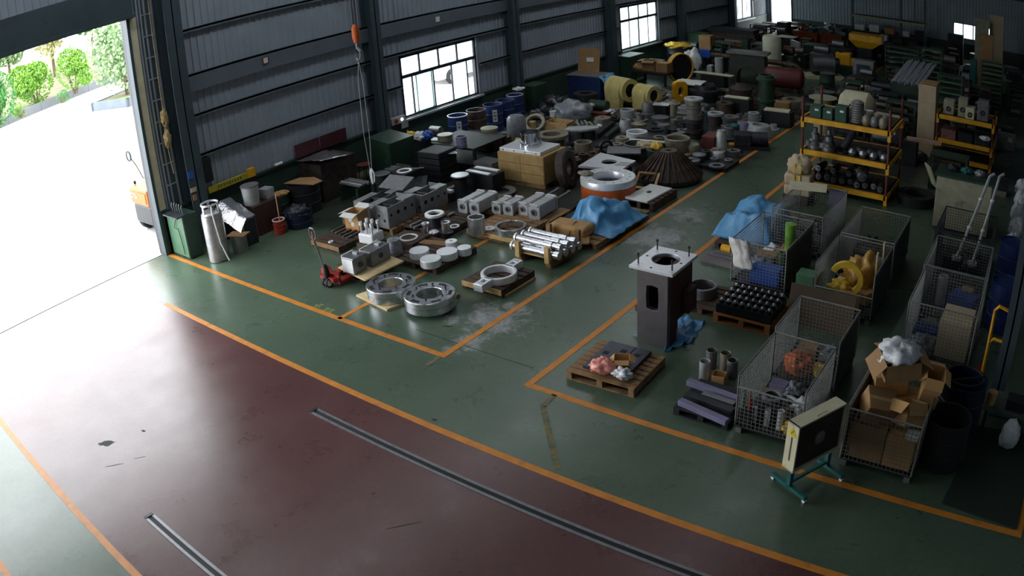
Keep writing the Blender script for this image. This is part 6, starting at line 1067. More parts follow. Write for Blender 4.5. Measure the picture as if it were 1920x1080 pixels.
# --- machine column with bored top plate
t = thing('machine_column', 'tall steel machine column with a slotted front and a bored square top plate', 'machine column', (-5.53, 10.06, 0), 0.0)
COLS = mat('scraped_column_steel', (136, 130, 134), 0.36, 0.8, 0.1, 5, 0, (156, 150, 150), 0.25); OXB = mat('dark_oxide_brown', (78, 44, 42), 0.6, 0, 0.2, 4, 0.05)
out = [(-0.27, 0), (0, 0), (0.27, 0), (0.27, 0.63), (0.27, 1.26), (0, 1.26), (-0.27, 1.26), (-0.27, 0.63)]; c0 = (0.0, 0.83); hol = [(-0.1, 0.64), (0, 0.62), (0.1, 0.64), (0.11, 0.83), (0.1, 1.02), (0, 1.04), (-0.1, 1.02), (-0.11, 0.83)]
MB().frame(out, hol, 0, 0.1).xf(Matrix.Translation((0, 0.1, 0)) @ Matrix.Rotation(pi/2, 4, 'X')).obj('front_face', COLS, t, smooth=False, bev=0.004)
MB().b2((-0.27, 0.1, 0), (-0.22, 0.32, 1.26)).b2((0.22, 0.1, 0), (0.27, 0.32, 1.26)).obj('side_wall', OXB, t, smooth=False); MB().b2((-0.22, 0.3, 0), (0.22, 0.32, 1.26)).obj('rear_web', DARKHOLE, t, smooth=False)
MB().b2((-0.2, 0.32, 0.0), (0.1, 0.7, 1.26)).obj('rear_web_block', OXB, t, smooth=False); MB().b2((-0.15, 0.32, 0.36), (0.28, 0.85, 1.26)).obj('rear_body', OXB, t, smooth=False, bev=0.02); MB().b2((0.28, 0.45, 0.45), (0.42, 0.75, 0.85)).obj('side_boss', OXB, t, smooth=False, bev=0.02)
MB().b2((-0.42, 0.2, 0.42), (-0.26, 0.34, 0.52)).obj('red_arm', REDP, t, smooth=False)
sq = []
for i in range(40):
    a = 2*pi*i/40; k = max(abs(cos(a)), abs(sin(a))); sq.append((-0.02+0.38*cos(a)/k, 0.42+0.44*sin(a)/k))
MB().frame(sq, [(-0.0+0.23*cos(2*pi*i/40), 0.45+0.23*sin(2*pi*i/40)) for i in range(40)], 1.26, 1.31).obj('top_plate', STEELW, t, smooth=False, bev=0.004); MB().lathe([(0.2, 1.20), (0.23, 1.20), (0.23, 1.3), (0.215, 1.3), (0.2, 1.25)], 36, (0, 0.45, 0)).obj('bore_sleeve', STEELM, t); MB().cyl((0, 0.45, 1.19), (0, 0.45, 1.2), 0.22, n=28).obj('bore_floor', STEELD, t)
for (x, y) in ((-0.3, 0.1), (-0.3, 0.72), (0.28, 0.12), (0.27, 0.72)): b_ = MB().cyl((x, y, 1.3), (x, y, 1.47), 0.012, n=8).obj('stud_bolt', RUSTD, t); MB().cyl((x, y, 1.45), (x, y, 1.48), 0.022, n=6).obj('nut', BLACKM, b_)
for (x, y) in ((-0.05, 0.05), (0.28, 0.42), (-0.32, 0.42), (0.0, 0.8)): MB().cyl((x, y, 1.309), (x, y, 1.312), 0.022, n=12).obj('plate_hole', DARKHOLE, t)
pA, pB, pC, pD = g(1190, 632), g(1240, 650), g(1318, 606), g(1262, 596)
def tp2(u, v):
    q = (pA.lerp(pB, u)).lerp(pD.lerp(pC, u), v); return (q.x+0.05*noise.noise(Vector((u*5, v*5, 1))), q.y+0.06*noise.noise(Vector((u*5, v*5, 8))), 0.008+0.07*max(0, noise.noise(Vector((u*4+2, v*4, 3))))+0.02)
q0 = g(1246, 662); q1 = g(1298, 642); q2 = g(1322, 604); q3 = g(1258, 592)
def tp3(u, v):
    q = q0.lerp(q1, u).lerp(q3.lerp(q2, u), v); return (q.x+0.05*noise.noise(Vector((u*5, v*5, 1))), q.y+0.05*noise.noise(Vector((u*5, v*5, 8))), 0.01+0.17*max(0, noise.noise(Vector((u*5+2, v*5, 3)))))
cloth('loose blue tarpaulin on the floor at the foot of the machine column', tp3, TARP, 'floor_tarpaulin', 'tarpaulin', 20, 20)
q4 = g(1185, 632); cloth('corner of blue tarpaulin sticking out beside the machine column', lambda u, v: (q4.x+0.22*u, q4.y+0.02+0.28*v*u, 0.01+0.12*u), TARP, 'tarpaulin_corner', 'tarpaulin', 8, 8)
# --- ring on dark pallet behind
pallet('dark brown pallet under an open ring behind the machine column', -5.35, 11.85, 0.95, 0.95, 0.05, WOODD, 0.14, 6); ring('open machined ring lying behind the machine column', 1318, 533, 55, 0.78, 0.2, STEELM, 0.14, 'open_ring', 'ring', bolts=10)
# --- black roller bank
pallet('orange-brown pallet under the bank of black rollers', -4.5, 11.75, 1.05, 0.95, 0.0, mat('orange_brown_wood', (140, 88, 44), 0.7, 0, 0.2, 6), 0.16, 6)
for k in range(4):
    t = thing('roller_chain', ('black roller chain with bright pins, layer over the pallet boards', 'black roller chain with bright pins, second row of the bank', 'black roller chain with bright pins, third row of the bank', 'black roller chain with bright pins, row nearest the mesh cages behind')[k], 'roller chain', (-4.5, 11.42+k*0.21, 0.16), 0.0, 'black roller chains on one pallet')
    MB().b2((-0.5, -0.09, 0), (0.5, 0.09, 0.16)).obj('side_bar', BLACKR, t, smooth=False); pr1 = pr2 = None
    for i in range(8):
        x = -0.44+i*0.125
        if pr1 is None: pr1 = MB().cyl((0, 0, 0), (0, 0, 0.05), 0.055, n=12).obj('roller', BLACKR, t, (x, 0, 0.16)); pr2 = MB().cyl((0, 0, 0), (0, 0, 0.03), 0.017, n=8).obj('pin', STEELW, t, (x, 0, 0.21))
        else: shared(pr1, t, (x, 0, 0.16)); shared(pr2, t, (x, 0, 0.21))
# --- four pipes and carton
for (px_, py_, m_, lb) in ((1335, 656, CAST, 'rusty grey pipe sleeve at the back of the group of four'), (1361, 661, CASTT, 'pale tan pipe sleeve behind the open carton'), (1322, 677, CASTL, 'pale grey pipe sleeve beside the open carton, over the bars'), (1374, 675, STEELM, 'dull steel pipe sleeve beside the open carton, by the cage')):
    ring(lb, px_, py_, 20, 0.86, 0.3, m_, 0.0, 'pipe_sleeve', 'pipe sleeve', 'four pipe sleeves')
carton('small open carton standing among the four pipe sleeves', g(1345, 722).x, g(1345, 722).y+0.05, 0, 0.19, 0.17, 0.17, 0.15, CARTON, flaps=(0, 0, 0, 0))
# --- flat bars on black pallet
pallet('black pallet under the violet-grey bars', -3.9, 8.95, 0.85, 0.85, 0.0, BLACKM, 0.12, 6)
BG = 'violet-grey bars on the black pallet'
for k, (a, b, w_, m_, lb) in enumerate((((1275, 748), (1364, 787), 0.1, PURPLEG, 'pale violet-grey bar on the front of the black pallet'), ((1290, 711), (1386, 745), 0.1, PURPLEG, 'pale violet-grey bar at the back of the black pallet'), ((1287, 735), (1376, 768), 0.12, STEELD, 'dark steel bar between the two violet-grey bars'), ((1318, 735), (1378, 755), 0.1, STEELM, 'short dull bar beside the dark steel bar'))):
    pa, pb = g(*a, 0.2), g(*b, 0.2); t = bar(lb, pa, pb, w_, 0.08, m_, 'flat_bar', 'bar', BG, 0.12)
# --- wire mesh cages
WR = 0.004
def wires(w_, h_, sp=0.06):
    """one mesh panel in local x (width) and z (height)"""
    mb = MB(); n = max(2, int(w_/sp)); m = max(2, int(h_/sp)); r = WR
    for i in range(n+1):
        x = -w_/2 + w_*i/n; mb.add([(x-r, -r, 0), (x+r, -r, 0), (x, r, 0), (x-r, -r, h_), (x+r, -r, h_), (x, r, h_)], [(0, 1, 4, 3), (1, 2, 5, 4), (2, 0, 3, 5)])
    for j in range(m+1):
        z = h_*j/m; mb.add([(-w_/2, -r, z-r), (-w_/2, -r, z+r), (-w_/2, r, z), (w_/2, -r, z-r), (w_/2, -r, z+r), (w_/2, r, z)], [(0, 1, 4, 3), (1, 2, 5, 4), (2, 0, 3, 5)])
    return mb
def cage(label, x0, x1, y0, y1, h=0.92, fh=None, m=None, group='wire mesh cages', liner=None):
    m = m or GALV; t = thing('mesh_cage', label, 'mesh cage', ((x0+x1)/2, (y0+y1)/2, 0), 0, group); W = x1-x0; D = y1-y0; zf = 0.12; fh = fh or h; r = 0.014
    for (sx, sy) in ((-1, -1), (1, -1), (1, 1), (-1, 1)):
        MB().cyl((sx*W/2, sy*D/2, zf), (sx*W/2, sy*D/2, h if sy > 0 else max(h, fh)), r, n=6).obj('corner_post', m, t); MB().box((sx*(W/2-0.05), sy*(D/2-0.05), zf/2), (0.09, 0.09, zf)).obj('foot', m, t, smooth=False)
    for (c, sy, hh) in ((0, -1, fh), (0, 1, h)):
        o = wires(W, hh-zf).obj('wire_panel', m, t, (0, sy*D/2, zf), 0, False); o['kind'] = 'stuff'; MB().cyl((-W/2, sy*D/2, hh), (W/2, sy*D/2, hh), r, n=6).obj('top_rail', m, t)
    for sx in (-1, 1):
        o = wires(D, h-zf).obj('wire_panel', m, t, (sx*W/2, 0, zf), pi/2, False); o['kind'] = 'stuff'; MB().cyl((sx*W/2, -D/2, h), (sx*W/2, D/2, h), r, n=6).obj('top_rail', m, t)
    MB().b2((-W/2, -D/2, zf-0.03), (W/2, D/2, zf)).obj('floor_panel', STEELD, t, smooth=False)
    if liner:
        for sx in liner: MB().b2((sx*W/2-0.006-sx*0.015, -D/2+0.02, zf), (sx*W/2+0.006-sx*0.015, D/2-0.02, h-0.03)).obj('side_liner', mat('dull_grey_board', (86, 82, 72), 0.7, 0, 0.2, 3), t, smooth=False)
    return t
RND = random.Random(21)
def fill(x0, x1, y0, y1, z, items, where):
    """loose things inside a cage: (kind, material, label, size)"""
    nx = max(1, int(round(sqrt(len(items)*(x1-x0)/(y1-y0))))); ny = math.ceil(len(items)/nx)
    for i, (kind, m_, lb, s) in enumerate(items):
        x = x0 + (i % nx + 0.5)*(x1-x0)/nx; y = y0 + (i//nx + 0.5)*(y1-y0)/ny; lb = lb + ' ' + where
        if kind == 'ring': o = ringmesh(s, s*0.6, s*0.5, 28).obj('steel_ring', m_, None, (x, y, z)); c_ = 'ring'
        elif kind == 'tube': o = MB().lathe([(s*0.3, 0), (s*0.4, 0), (s*0.4, s*2.2), (s*0.3, s*2.2)], 18).obj('tube_piece', m_, None, (x, y, z)); c_ = 'tube'
        elif kind == 'bottle': o = MB().lathe([(0.0001, 0), (s*0.4, 0), (s*0.4, s*1.4), (s*0.12, s*1.8), (s*0.1, s*2.4), (0.0001, s*2.4)], 16, close=False).obj('bottle', m_, None, (x, y, z)); c_ = 'bottle'
        elif kind == 'box': o = MB().b2((-s, -s*0.7, 0), (s, s*0.7, s*1.1)).obj('parts_box', m_, None, (x, y, z), RND.uniform(-.4, .4), False, 0.006); c_ = 'box'
        elif kind == 'disc': o = discmesh(s, s*0.5, 24).obj('steel_disc', m_, None, (x, y, z)); c_ = 'disc'
        else: o = blobmesh(s, s*0.8, s*0.7, i+3, 0.5, 2.4, 18).obj('plastic_bag', m_, None, (x, y, z), RND.uniform(0, 3)); c_ = 'bag'
        tag(o, lb, c_)
W1 = 'in the cage beside the violet-grey bars'
cage('galvanised mesh cage of wrapped parts beside the violet-grey bars', -3.38, -2.42, 8.55, 9.85, 0.9, 0.72)
fill(-3.28, -2.5, 8.62, 9.1, 0.12, [('tube', WHITEF, 'film-wrapped short tube', 0.1), ('tube', STEELW, 'bright short tube', 0.11), ('tube', WHITEF, 'tall film-wrapped tube', 0.13), ('bag', YELLOWB, 'yellow-tinted bag of parts', 0.14), ('ring', STEELW, 'bright small ring', 0.1), ('tube', STEELM, 'dull short tube', 0.1), ('tube', CASTT, 'tan short tube', 0.1), ('tube', WHITEF, 'milky film-wrapped tube', 0.12)], W1)
fill(-3.28, -2.52, 9.15, 9.78, 0.12, [('box', CARTOND, 'brown box', 0.14), ('ring', STEELW, 'wide bright ring', 0.16), ('bag', WHITEF, 'clear bag', 0.16), ('box', PURPLEG, 'violet box', 0.13), ('bag', GREYP, 'grey plastic bag', 0.17), ('disc', STEELM, 'dull disc', 0.14)], W1)
p = g(1445, 716, 0.4); tag(ringmesh(0.15, 0.1, 0.05, 28).obj('steel_ring', STEELM, None, (-3.02, 8.95, 0.42)), 'flat ring on top of the wrapped tubes in the cage beside the bars', 'ring'); boxt('dark parts block in the cage beside the violet-grey bars', -3.2, -2.85, 8.8, 9.1, 0.12, 0.42, STEELD, 'parts_block', 'block')
for (px_, m_, lb) in ((1402, GREENC, 'slim green squeeze bottle at the corner of the cage by the bars'), (1413, REDB, 'slim red squeeze bottle at the corner of the cage by the bars')):
    q = g(px_, 748, 0.35); tag(MB().lathe([(0.0001, 0), (0.03, 0), (0.03, 0.17), (0.012, 0.2), (0.008, 0.3), (0.0001, 0.3)], 14, close=False).obj('squeeze_bottle', m_, None, (-3.31 if px_ < 1405 else -3.22, 8.63, 0.36)), lb, 'bottle')
boxt('narrow dark shelf block holding the squeeze bottles', -3.36, -3.17, 8.57, 8.7, 0.12, 0.36, BLACKM, 'bottle_shelf', 'block')
cage('galvanised mesh cage with an amber bag, behind the cage of wrapped parts', -3.42, -2.4, 9.98, 11.1, 0.92, 0.7, liner=(1,))
fill(-3.3, -2.55, 10.1, 11.0, 0.12, [('bag', ORANGEP, 'amber-brown plastic bag', 0.24), ('bag', YELLOWB, 'small yellow bag', 0.15), ('box', CARTOND, 'brown box', 0.16), ('bag', GREYP, 'grey film bag', 0.2)], 'in the cage with the amber bag')
t = thing('leaning_board', 'wide dark brown board leaning between two mesh cages', 'board', (-3.3, 11.86, 0)); MB().box((0, 0.1, 0.33), (1.2, 0.025, 0.68), 0, -0.25).obj('panel', mat('dark_brown_board', (92, 74, 58), 0.7, 0, 0.2, 3), t, smooth=False)
WC = 'in the cage with the big yellow arc'
cage('mesh cage with a big yellow arc and pale boards', -3.6, -2.5, 12.45, 13.9, 0.92, 0.5, liner=(1,))
t = thing('yellow_arc', 'thick yellow half-ring standing on edge in a mesh cage', 'arc', (-3.1, 12.75, 0.12), 0.15); n = 20; MB().prism([(0.32*cos(-0.9+3.6*i/n), 0.32*sin(-0.9+3.6*i/n)) for i in range(n+1)] + [(0.22*cos(-0.9+3.6*i/n), 0.22*sin(-0.9+3.6*i/n)) for i in range(n, -1, -1)], -0.04, 0.04).xf(Matrix.Translation((0, 0, 0.5)) @ Matrix.Rotation(pi/2, 4, 'X')).obj('arc_body', YELLOWB, t); MB().b2((-0.1, -0.05, 0), (0.3, 0.05, 0.26)).obj('arc_prop', CARTOND, t, smooth=False)
fill(-3.5, -2.62, 12.95, 13.8, 0.12, [('bag', YELLOWB, 'amber plastic bag', 0.26), ('box', CARTON, 'ochre carton', 0.2), ('box', WHITEP, 'white box', 0.16), ('box', CARTON, 'tan carton', 0.22), ('bag', KRAFT, 'kraft paper bundle', 0.2), ('tube', CASTL, 'grey tube', 0.18)], WC)
t = thing('yellow_wrap_cone', 'crumpled amber plastic wrapped high in the mesh cage', 'plastic wrap', (-2.95, 13.35, 0.3)); blobmesh(0.3, 0.26, 0.36, 6, 0.5, 2.0, 20).obj('wrap', mat('amber_film', (184, 140, 62), 0.35, 0, 0.2, 8), t)
for k, (px_, lb) in enumerate(((1660, 'pale plank standing against the side of the yellow arc cage'), (1672, 'short pale plank standing behind the first one'))): tag(MB().box((0, 0, 0.5), (0.03, 0.1, 1.0), 0, 0.1).obj('standing_plank', PLY, None, (-2.6, 13.0+k*0.55, 0.13), 0, False), lb, 'plank')
boxt('green wire basket hooked in front of the yellow arc cage', -3.98, -3.64, 12.5, 12.8, 0, 0.62, GREENC, 'wire_basket', 'basket')
cage('mesh cage of dark scrap behind the yellow arc cage', -3.6, -2.5, 14.05, 15.7, 0.92, 0.92, liner=(1,))
fill(-3.5, -2.6, 14.15, 15.6, 0.12, [('disc', STEELD, 'dark disc', 0.22), ('bag', GREYP, 'grey film heap', 0.26), ('box', STEELD, 'dark box', 0.2), ('ring', RUSTD, 'brown ring', 0.22), ('bag', BAGD, 'black bag', 0.28), ('box', RUST, 'brown rusty box', 0.2)], 'in the cage behind the yellow arc')
WD = 'in the cage under the white stained sack'
cage('mesh cage with blue crate and a white stained sack over its rail', -5.32, -4.25, 12.7, 14.3, 0.92, 0.9, liner=(1,))
boxt('bright blue plastic crate inside the sack-draped cage', -4.98, -4.42, 12.78, 13.1, 0.12, 0.42, BLUEB, 'blue_crate', 'crate')
fill(-5.2, -4.35, 13.2, 14.2, 0.12, [('bag', GREYP, 'grey film bundle', 0.25), ('tube', GREENC, 'light green tube', 0.2), ('box', CARTOND, 'dull carton', 0.2), ('tube', YELLOWB, 'yellow tube', 0.18), ('bag', WHITEF, 'pale film bag', 0.22), ('box', STEELD, 'dark metal box', 0.2)], WD)
tag(MB().lathe([(0.0001, 0), (0.1, 0), (0.11, 0.5), (0.0001, 0.52)], 16, close=False).obj('green_bottle', mat('lime_green_plastic', (110, 160, 60), 0.4), None, (-4.55, 13.75, 0.5)), 'lime green plastic bottle standing in the sack-draped cage', 'bottle'); boxt('brown carton under the lime green bottle', -4.75, -4.4, 13.55, 13.95, 0.44, 0.5, CARTOND, 'flat_carton', 'carton')
SACK = mat('stained_white_sack', (216, 210, 208), 0.6, 0, 0.08, 6, 0.1, (112, 88, 76), 0.3)
s0, s1, s2, s3 = g(1357, 446, 0.96), g(1392, 448, 0.96), g(1411, 503, 0.55), g(1366, 505, 0.5)
def sk(u, v):
    q = s0.lerp(s1, u); q = Vector((-5.38+0.36*u+0.16*v, 12.66-0.02*v+0.06*(1-v), 0.95-0.5*v)); return (q.x+0.02*noise.noise(Vector((u*4, v*4, 1))), q.y-0.02-0.05*sin(pi*u)+0.03*noise.noise(Vector((u*4, v*4, 6))), q.z+0.04*noise.noise(Vector((u*3, v*3, 2))))
cloth('white woven sack with brown stains hung over the cage rail', sk, SACK, 'stained_sack', 'sack', 14, 18, 0.02)
tag(MB().cyl((-5.55, 12.75, 0.68), (-5.36, 12.75, 0.68), 0.07, n=14).obj('ochre_roll', YELLOWP, None), 'small ochre tape roll stuck out beside the stained sack', 'roll')
cage('mesh cage with dark scrap and a pale board across it', -5.25, -4.15, 14.6, 16.45, 0.92, 0.92)
fill(-5.1, -4.3, 14.7, 16.3, 0.12, [('box', STEELD, 'dark flat box', 0.22), ('bag', GREYP, 'grey film bag', 0.26), ('ring', RUSTD, 'rusty ring', 0.2), ('bag', BAGD, 'black film heap', 0.26), ('disc', STEELM, 'dull disc', 0.2), ('box', RUST, 'rusty box', 0.2)], 'in the cage under the pale board')
q = g(1510, 377, 0.95); tag(MB().box((0, 0, 0.015), (0.85, 0.5, 0.03)).obj('pale_board', CREAM, None, (-5.0, 16.2, 0.93), 0.25, False), 'pale cream board lying across the rail of a mesh cage', 'board')
tag(MB().box((0, 0, 0.0), (0.35, 0.01, 0.5)).obj('paper_notice', PURPLEG, None, (-4.4, 16.48, 0.65), 0, False), 'pale violet notice sheet hung on the back of the mesh cage', 'notice')
# blue tarp over parts + dark planks beside the sack cage
pallet('dark pallet beside the mesh cages under a blue tarpaulin', -5.85, 15.0, 0.95, 1.7, 0.0, WOODD, 0.14, 8)
def heap2(u, v):
    x = -6.5+1.35*u; y = 14.35+1.55*v; e = max(0, min(1, min(u, 1-u, v, 1-v)*6)); z = 0.42+0.12*v+0.16*noise.noise(Vector((u*3.5, v*3.5, 11)))+0.06*noise.noise(Vector((u*9, v*9, 4)))
    return (x, y, 0.145+max(0.004, z)*min(1, e+0.05))
cloth('blue tarpaulin spread over boxes beside the sack-draped cage', heap2, TARP, 'blue_tarpaulin', 'tarpaulin', 34, 34)
tag(MB().lathe([(0.07, 0), (0.09, 0), (0.09, 0.34), (0.07, 0.34)], 20).obj('brown_pipe_stub', RUST, None, (-5.72, 13.95, 0.0)), 'brown pipe stub standing before the blue tarpaulin', 'pipe')
for k in range(3): tag(MB().box((0, 0, 0.05), (0.85, 0.13, 0.1)).obj('grey_plank', mat('greyed_plank', (112, 104, 106), 0.7, 0, 0.2, 5), None, (-5.85+0.05*k, 13.45+k*0.17, 0.0 if k != 1 else 0.0), -0.05, False), ('weathered grey plank lying closest to the stained sack', 'weathered grey plank between two others by the stained sack', 'weathered grey plank lying closest to the brown pipe stub')[k], 'plank', 'grey planks beside the stained sack')
# wrapped white bundles
p = g(1497, 384); boxt('dark wooden box under the film-wrapped bundle stack', -6.05, -5.4, 17.5, 18.1, 0, 0.2, WOODD, 'wooden_box', 'box')
for k, (z_, s, lb) in enumerate(((0.2, 0.33, 'film-wrapped white bundle at the bottom of the stack by the yellow rack'), (0.46, 0.33, 'film-wrapped white bundle in the middle of the stack by the yellow rack'), (0.72, 0.3, 'film-wrapped bundle with yellow straps on top of the stack'))):
    t = thing('wrapped_bundle', lb, 'bundle', (-5.72, 17.8, z_), 0.1); (MB().b2((-s, -s*0.85, 0), (s, s*0.85, 0.255)).obj('film', CARTONB, t, smooth=True, bev=0.05) if k < 2 else blobmesh(s, s*0.85, 0.26, k+2, 0.25, 3.0, 24).obj('film', CARTONB, t))
    if k: 
        for dx in (-0.08, 0.06): MB().box((dx, -s*0.84, 0.14), (0.05, 0.05, 0.22)).obj('strap', YELLOWB, t, smooth=False)
# --- right column of cages
cage('mesh cage overflowing with brown cartons near the dark green mat', -1.8, -0.76, 8.52, 9.75, 0.92, 0.88, liner=(-1,))
CG = 'cartons in the overflowing cage'
for k, (x, y, z, sx, sy, sz, rz, lb, op, rot) in enumerate((
    (-1.5, 8.84, 0.13, 0.5, 0.5, 0.5, 0.04, 'big brown carton at the bottom of the overflowing cage', False, None), (-1.02, 8.84, 0.13, 0.4, 0.5, 0.45, 0.0, 'tall brown carton in the corner of the overflowing cage', False, None),
    (-1.28, 9.41, 0.13, 0.9, 0.5, 0.6, 0.0, 'wide brown carton at the back of the overflowing cage', False, None),
    (-1.52, 8.86, 0.68, 0.42, 0.36, 0.3, 0, 'brown carton lying tilted on its edge in the overflowing cage', False, (0.35, 0.25, 0.5)), (-1.04, 8.84, 0.66, 0.36, 0.32, 0.3, 0, 'open brown carton tipped toward the fan', True, (-0.3, 0.3, 0.9)),
    (-1.46, 9.45, 0.76, 0.46, 0.4, 0.32, 0.3, 'brown carton with two pale flaps in the middle of the heap', False, (0.1, -0.15, 0.4)), (-1.36, 9.28, 1.12, 0.5, 0.44, 0.26, 0, 'open carton of white film on top of the heap', True, (0.1, -0.06, 0.55)),
    (-0.88, 9.36, 0.76, 0.26, 0.3, 0.48, 0, 'narrow open carton standing upright at the edge of the heap', True, (0.15, 0.12, 0.2)))):
    carton(lb, x, y, z, sx, sy, sz, rz, CARTON if k % 3 else CARTOND, open_=op, rot=rot, fa=(0.6, 0.8, 0.4, 1.2), fl=0.5, group=CG)
tag(blobmesh(0.27, 0.24, 0.16, 5, 0.5, 3.0, 24).obj('white_film', WHITEF, None, (-1.37, 9.27, 1.3)), 'crumpled white packing film bulging from the top carton', 'packing film')
boxt('small white paper labels block in the corner of the overflowing cage', -0.98, -0.8, 8.62, 8.78, 0.58, 0.66, WHITEP, 'paper_block', 'paper')
cage('mesh cage behind the overflowing one, holding a beige carton', -1.68, -0.5, 11.5, 13.05, 1.08, 1.08)
carton('large beige carton standing inside the mesh cage behind the carton heap', -0.86, 12.1, 0.13, 0.55, 0.7, 0.62, 0, CARTONB, open_=False); fill(-1.6, -1.2, 11.65, 12.9, 0.12, [('bag', GREYP, 'grey film bag', 0.24), ('box', BLUED, 'dark blue box', 0.2), ('disc', STEELM, 'dull disc', 0.2)], 'in the cage with the beige carton')
cage('mesh cage with a round grey basket, second behind the carton heap', -1.75, -0.55, 13.25, 14.85, 0.98, 0.98)
fill(-1.62, -0.7, 13.4, 14.7, 0.12, [('tube', CASTL, 'round grey basket tube', 0.25), ('box', BLUEB, 'blue plastic box', 0.26), ('box', STEELD, 'dark steel box', 0.2), ('box', CARTON, 'small ochre carton', 0.13)], 'in the cage with the round basket')
cage('dark mesh cage with two slanting pipes, farthest of the cage row', -1.85, -0.62, 15.1, 16.7, 0.98, 0.98, STEELD)
for k, (a, b, za, zb) in enumerate((((-1.35, 15.4), (-0.95, 17.3), 0.4, 1.65), ((-0.98, 15.3), (-0.72, 17.35), 0.4, 1.68))):
    t = thing('slanting_pipe', ('bright bent pipe slanting out of the dark cage, with a hooked end', 'bright bent pipe slanting out of the dark cage, with a ring at its foot')[k], 'pipe', (0, 0, 0)); A_ = Vector((*a, za)); B_ = Vector((*b, zb)); MB().tube([A_, A_.lerp(B_, 0.5), B_, B_+Vector((0.1, 0.08, 0.06))], 0.035, 10).obj('pipe_run', CASTL, t); MB().lathe([(0.06, -0.03), (0.11, -0.03), (0.11, 0.03), (0.06, 0.03)], 18, A_).obj('end_flange', STEELW, t)
    for f in (0.35, 0.7): q = A_.lerp(B_, f); MB().lathe([(0.0001, -0.05), (0.05, -0.03), (0.05, 0.03), (0.0001, 0.05)], 10, q, close=False).obj('clamp', WHITEP, t)
fill(-1.7, -0.8, 15.3, 16.5, 0.12, [('box', STEELD, 'dark scrap box', 0.22), ('bag', BAGD, 'black film heap', 0.25), ('disc', RUSTD, 'rusty disc', 0.2), ('box', RUSTD, 'rusty box', 0.18)], 'in the dark cage with slanting pipes')
# cream cabinet machine
t = thing('cream_cabinet', 'dirty cream machine cabinet with an open flap behind the cage row', 'machine cabinet', (-1.55, 18.35, 0), 0.02); MB().b2((-0.75, -0.45, 0.05), (0.65, 0.45, 1.25)).obj('cabinet_body', CREAMD, t, smooth=False, bev=0.02); MB().b2((-0.8, -0.47, 1.25), (0.7, 0.47, 1.3)).obj('top', GREEND, t, smooth=False); MB().box((-0.92, -0.2, 1.15), (0.03, 0.4, 0.55), 0.5, 0, -0.45).obj('open_flap', CREAMD, t, smooth=False); MB().b2((-0.7, -0.4, 0), (0.6, 0.4, 0.05)).obj('plinth', BLACKM, t, smooth=False)
for k in range(3): blobmesh(0.14, 0.12, 0.08, k, .5, 2.6, 14).obj('rag', (STEELD, TEAL, CAST)[k], t, (-0.4+0.35*k, 0.1, 1.3))
ring('big dark wheel ring lying beside the cream cabinet', 1718, 362, 62, 0.6, 0.25, RUBBER, 0, 'wheel_ring', 'ring'); blob('round black stool-like bag under the carton tower', 1722, 300, 0, 30, 0.9, BAGD, 'black_bag', 'bag', 3, .15)
# --- industrial fan on wheeled stand
ang = atan2(0.62, 0.30); t = thing('industrial_fan', 'square white-framed industrial fan with a yellow warning sign on a wheeled green stand', 'fan', (-2.07, 8.02, 0), ang)
MB().b2((-0.43, -0.1, 1.03), (0.43, 0.1, 1.05)).obj('top_frame', CREAM, t, smooth=False); MB().b2((-0.43, -0.1, 0.37), (0.43, 0.1, 0.39)).obj('bottom_frame', CREAM, t, smooth=False); MB().b2((-0.43, -0.1, 0.37), (-0.41, 0.1, 1.05)).obj('side_frame', CREAM, t, smooth=False); MB().b2((0.41, -0.1, 0.37), (0.43, 0.1, 1.05)).obj('side_frame', CREAM, t, smooth=False)
MB().b2((-0.41, -0.06, 0.39), (0.41, 0.06, 1.03)).obj('guard_panel', mat('dark_brown_guard', (46, 38, 36), 0.6, 0.1, 0.2, 6), t, smooth=False); MB().lathe([(0.0001, 0), (0.09, 0), (0.09, -0.03), (0.0001, -0.045)], 24, (0, -0.06, 0.72), close=False, axis='Y').obj('motor_hub', STEELM, t)
for k in range(5): MB().lathe([(0.1+0.06*k, -0.064), (0.104+0.06*k, -0.064), (0.104+0.06*k, -0.06), (0.1+0.06*k, -0.06)], 32, (0, 0, 0.72), axis='Y').obj('guard_ring', STEELD, t)
sg = MB().add([(-0.4315, -0.075, 0.88), (-0.4315, 0.075, 0.88), (-0.4315, 0.0, 1.01), (-0.4335, -0.075, 0.88), (-0.4335, 0.075, 0.88), (-0.4335, 0.0, 1.01)], [(0, 1, 2), (5, 4, 3), (0, 3, 4, 1), (1, 4, 5, 2), (2, 5, 3, 0)]).obj('warning_sign', mat('warning_yellow', (236, 206, 20), 0.5), t, smooth=False)
MB().add([(-0.4345, -0.012, 0.97), (-0.4345, 0.018, 0.925), (-0.4345, 0.0, 0.93), (-0.4345, 0.01, 0.892), (-0.4345, -0.02, 0.94), (-0.4345, 0.0, 0.935)], [(0, 4, 5), (5, 2, 1), (1, 2, 3)]).obj('bolt_symbol', INK, sg, smooth=False)
MB().b2((-0.434, -0.012, 0.52), (-0.431, 0.008, 0.86)).obj('red_stripe', RUST, t, smooth=False)
for sx in (-1, 1):
    MB().b2((sx*0.34-0.03, -0.03, 0.06), (sx*0.34+0.03, 0.03, 0.4)).obj('leg', TEAL, t, smooth=False); f_o = MB().b2((sx*0.34-0.03, -0.32, 0.05), (sx*0.34+0.03, 0.32, 0.1)).obj('foot_bar', TEAL, t, smooth=False)
    for sy in (-1, 1): MB().cyl((sx*0.34-0.02, sy*0.3, 0.027), (sx*0.34+0.02, sy*0.3, 0.027), 0.027, n=12).obj('caster', WHITEP, f_o)
MB().b2((-0.34, -0.02, 0.12), (0.34, 0.02, 0.16)).obj('cross_bar', TEAL, t, smooth=False)
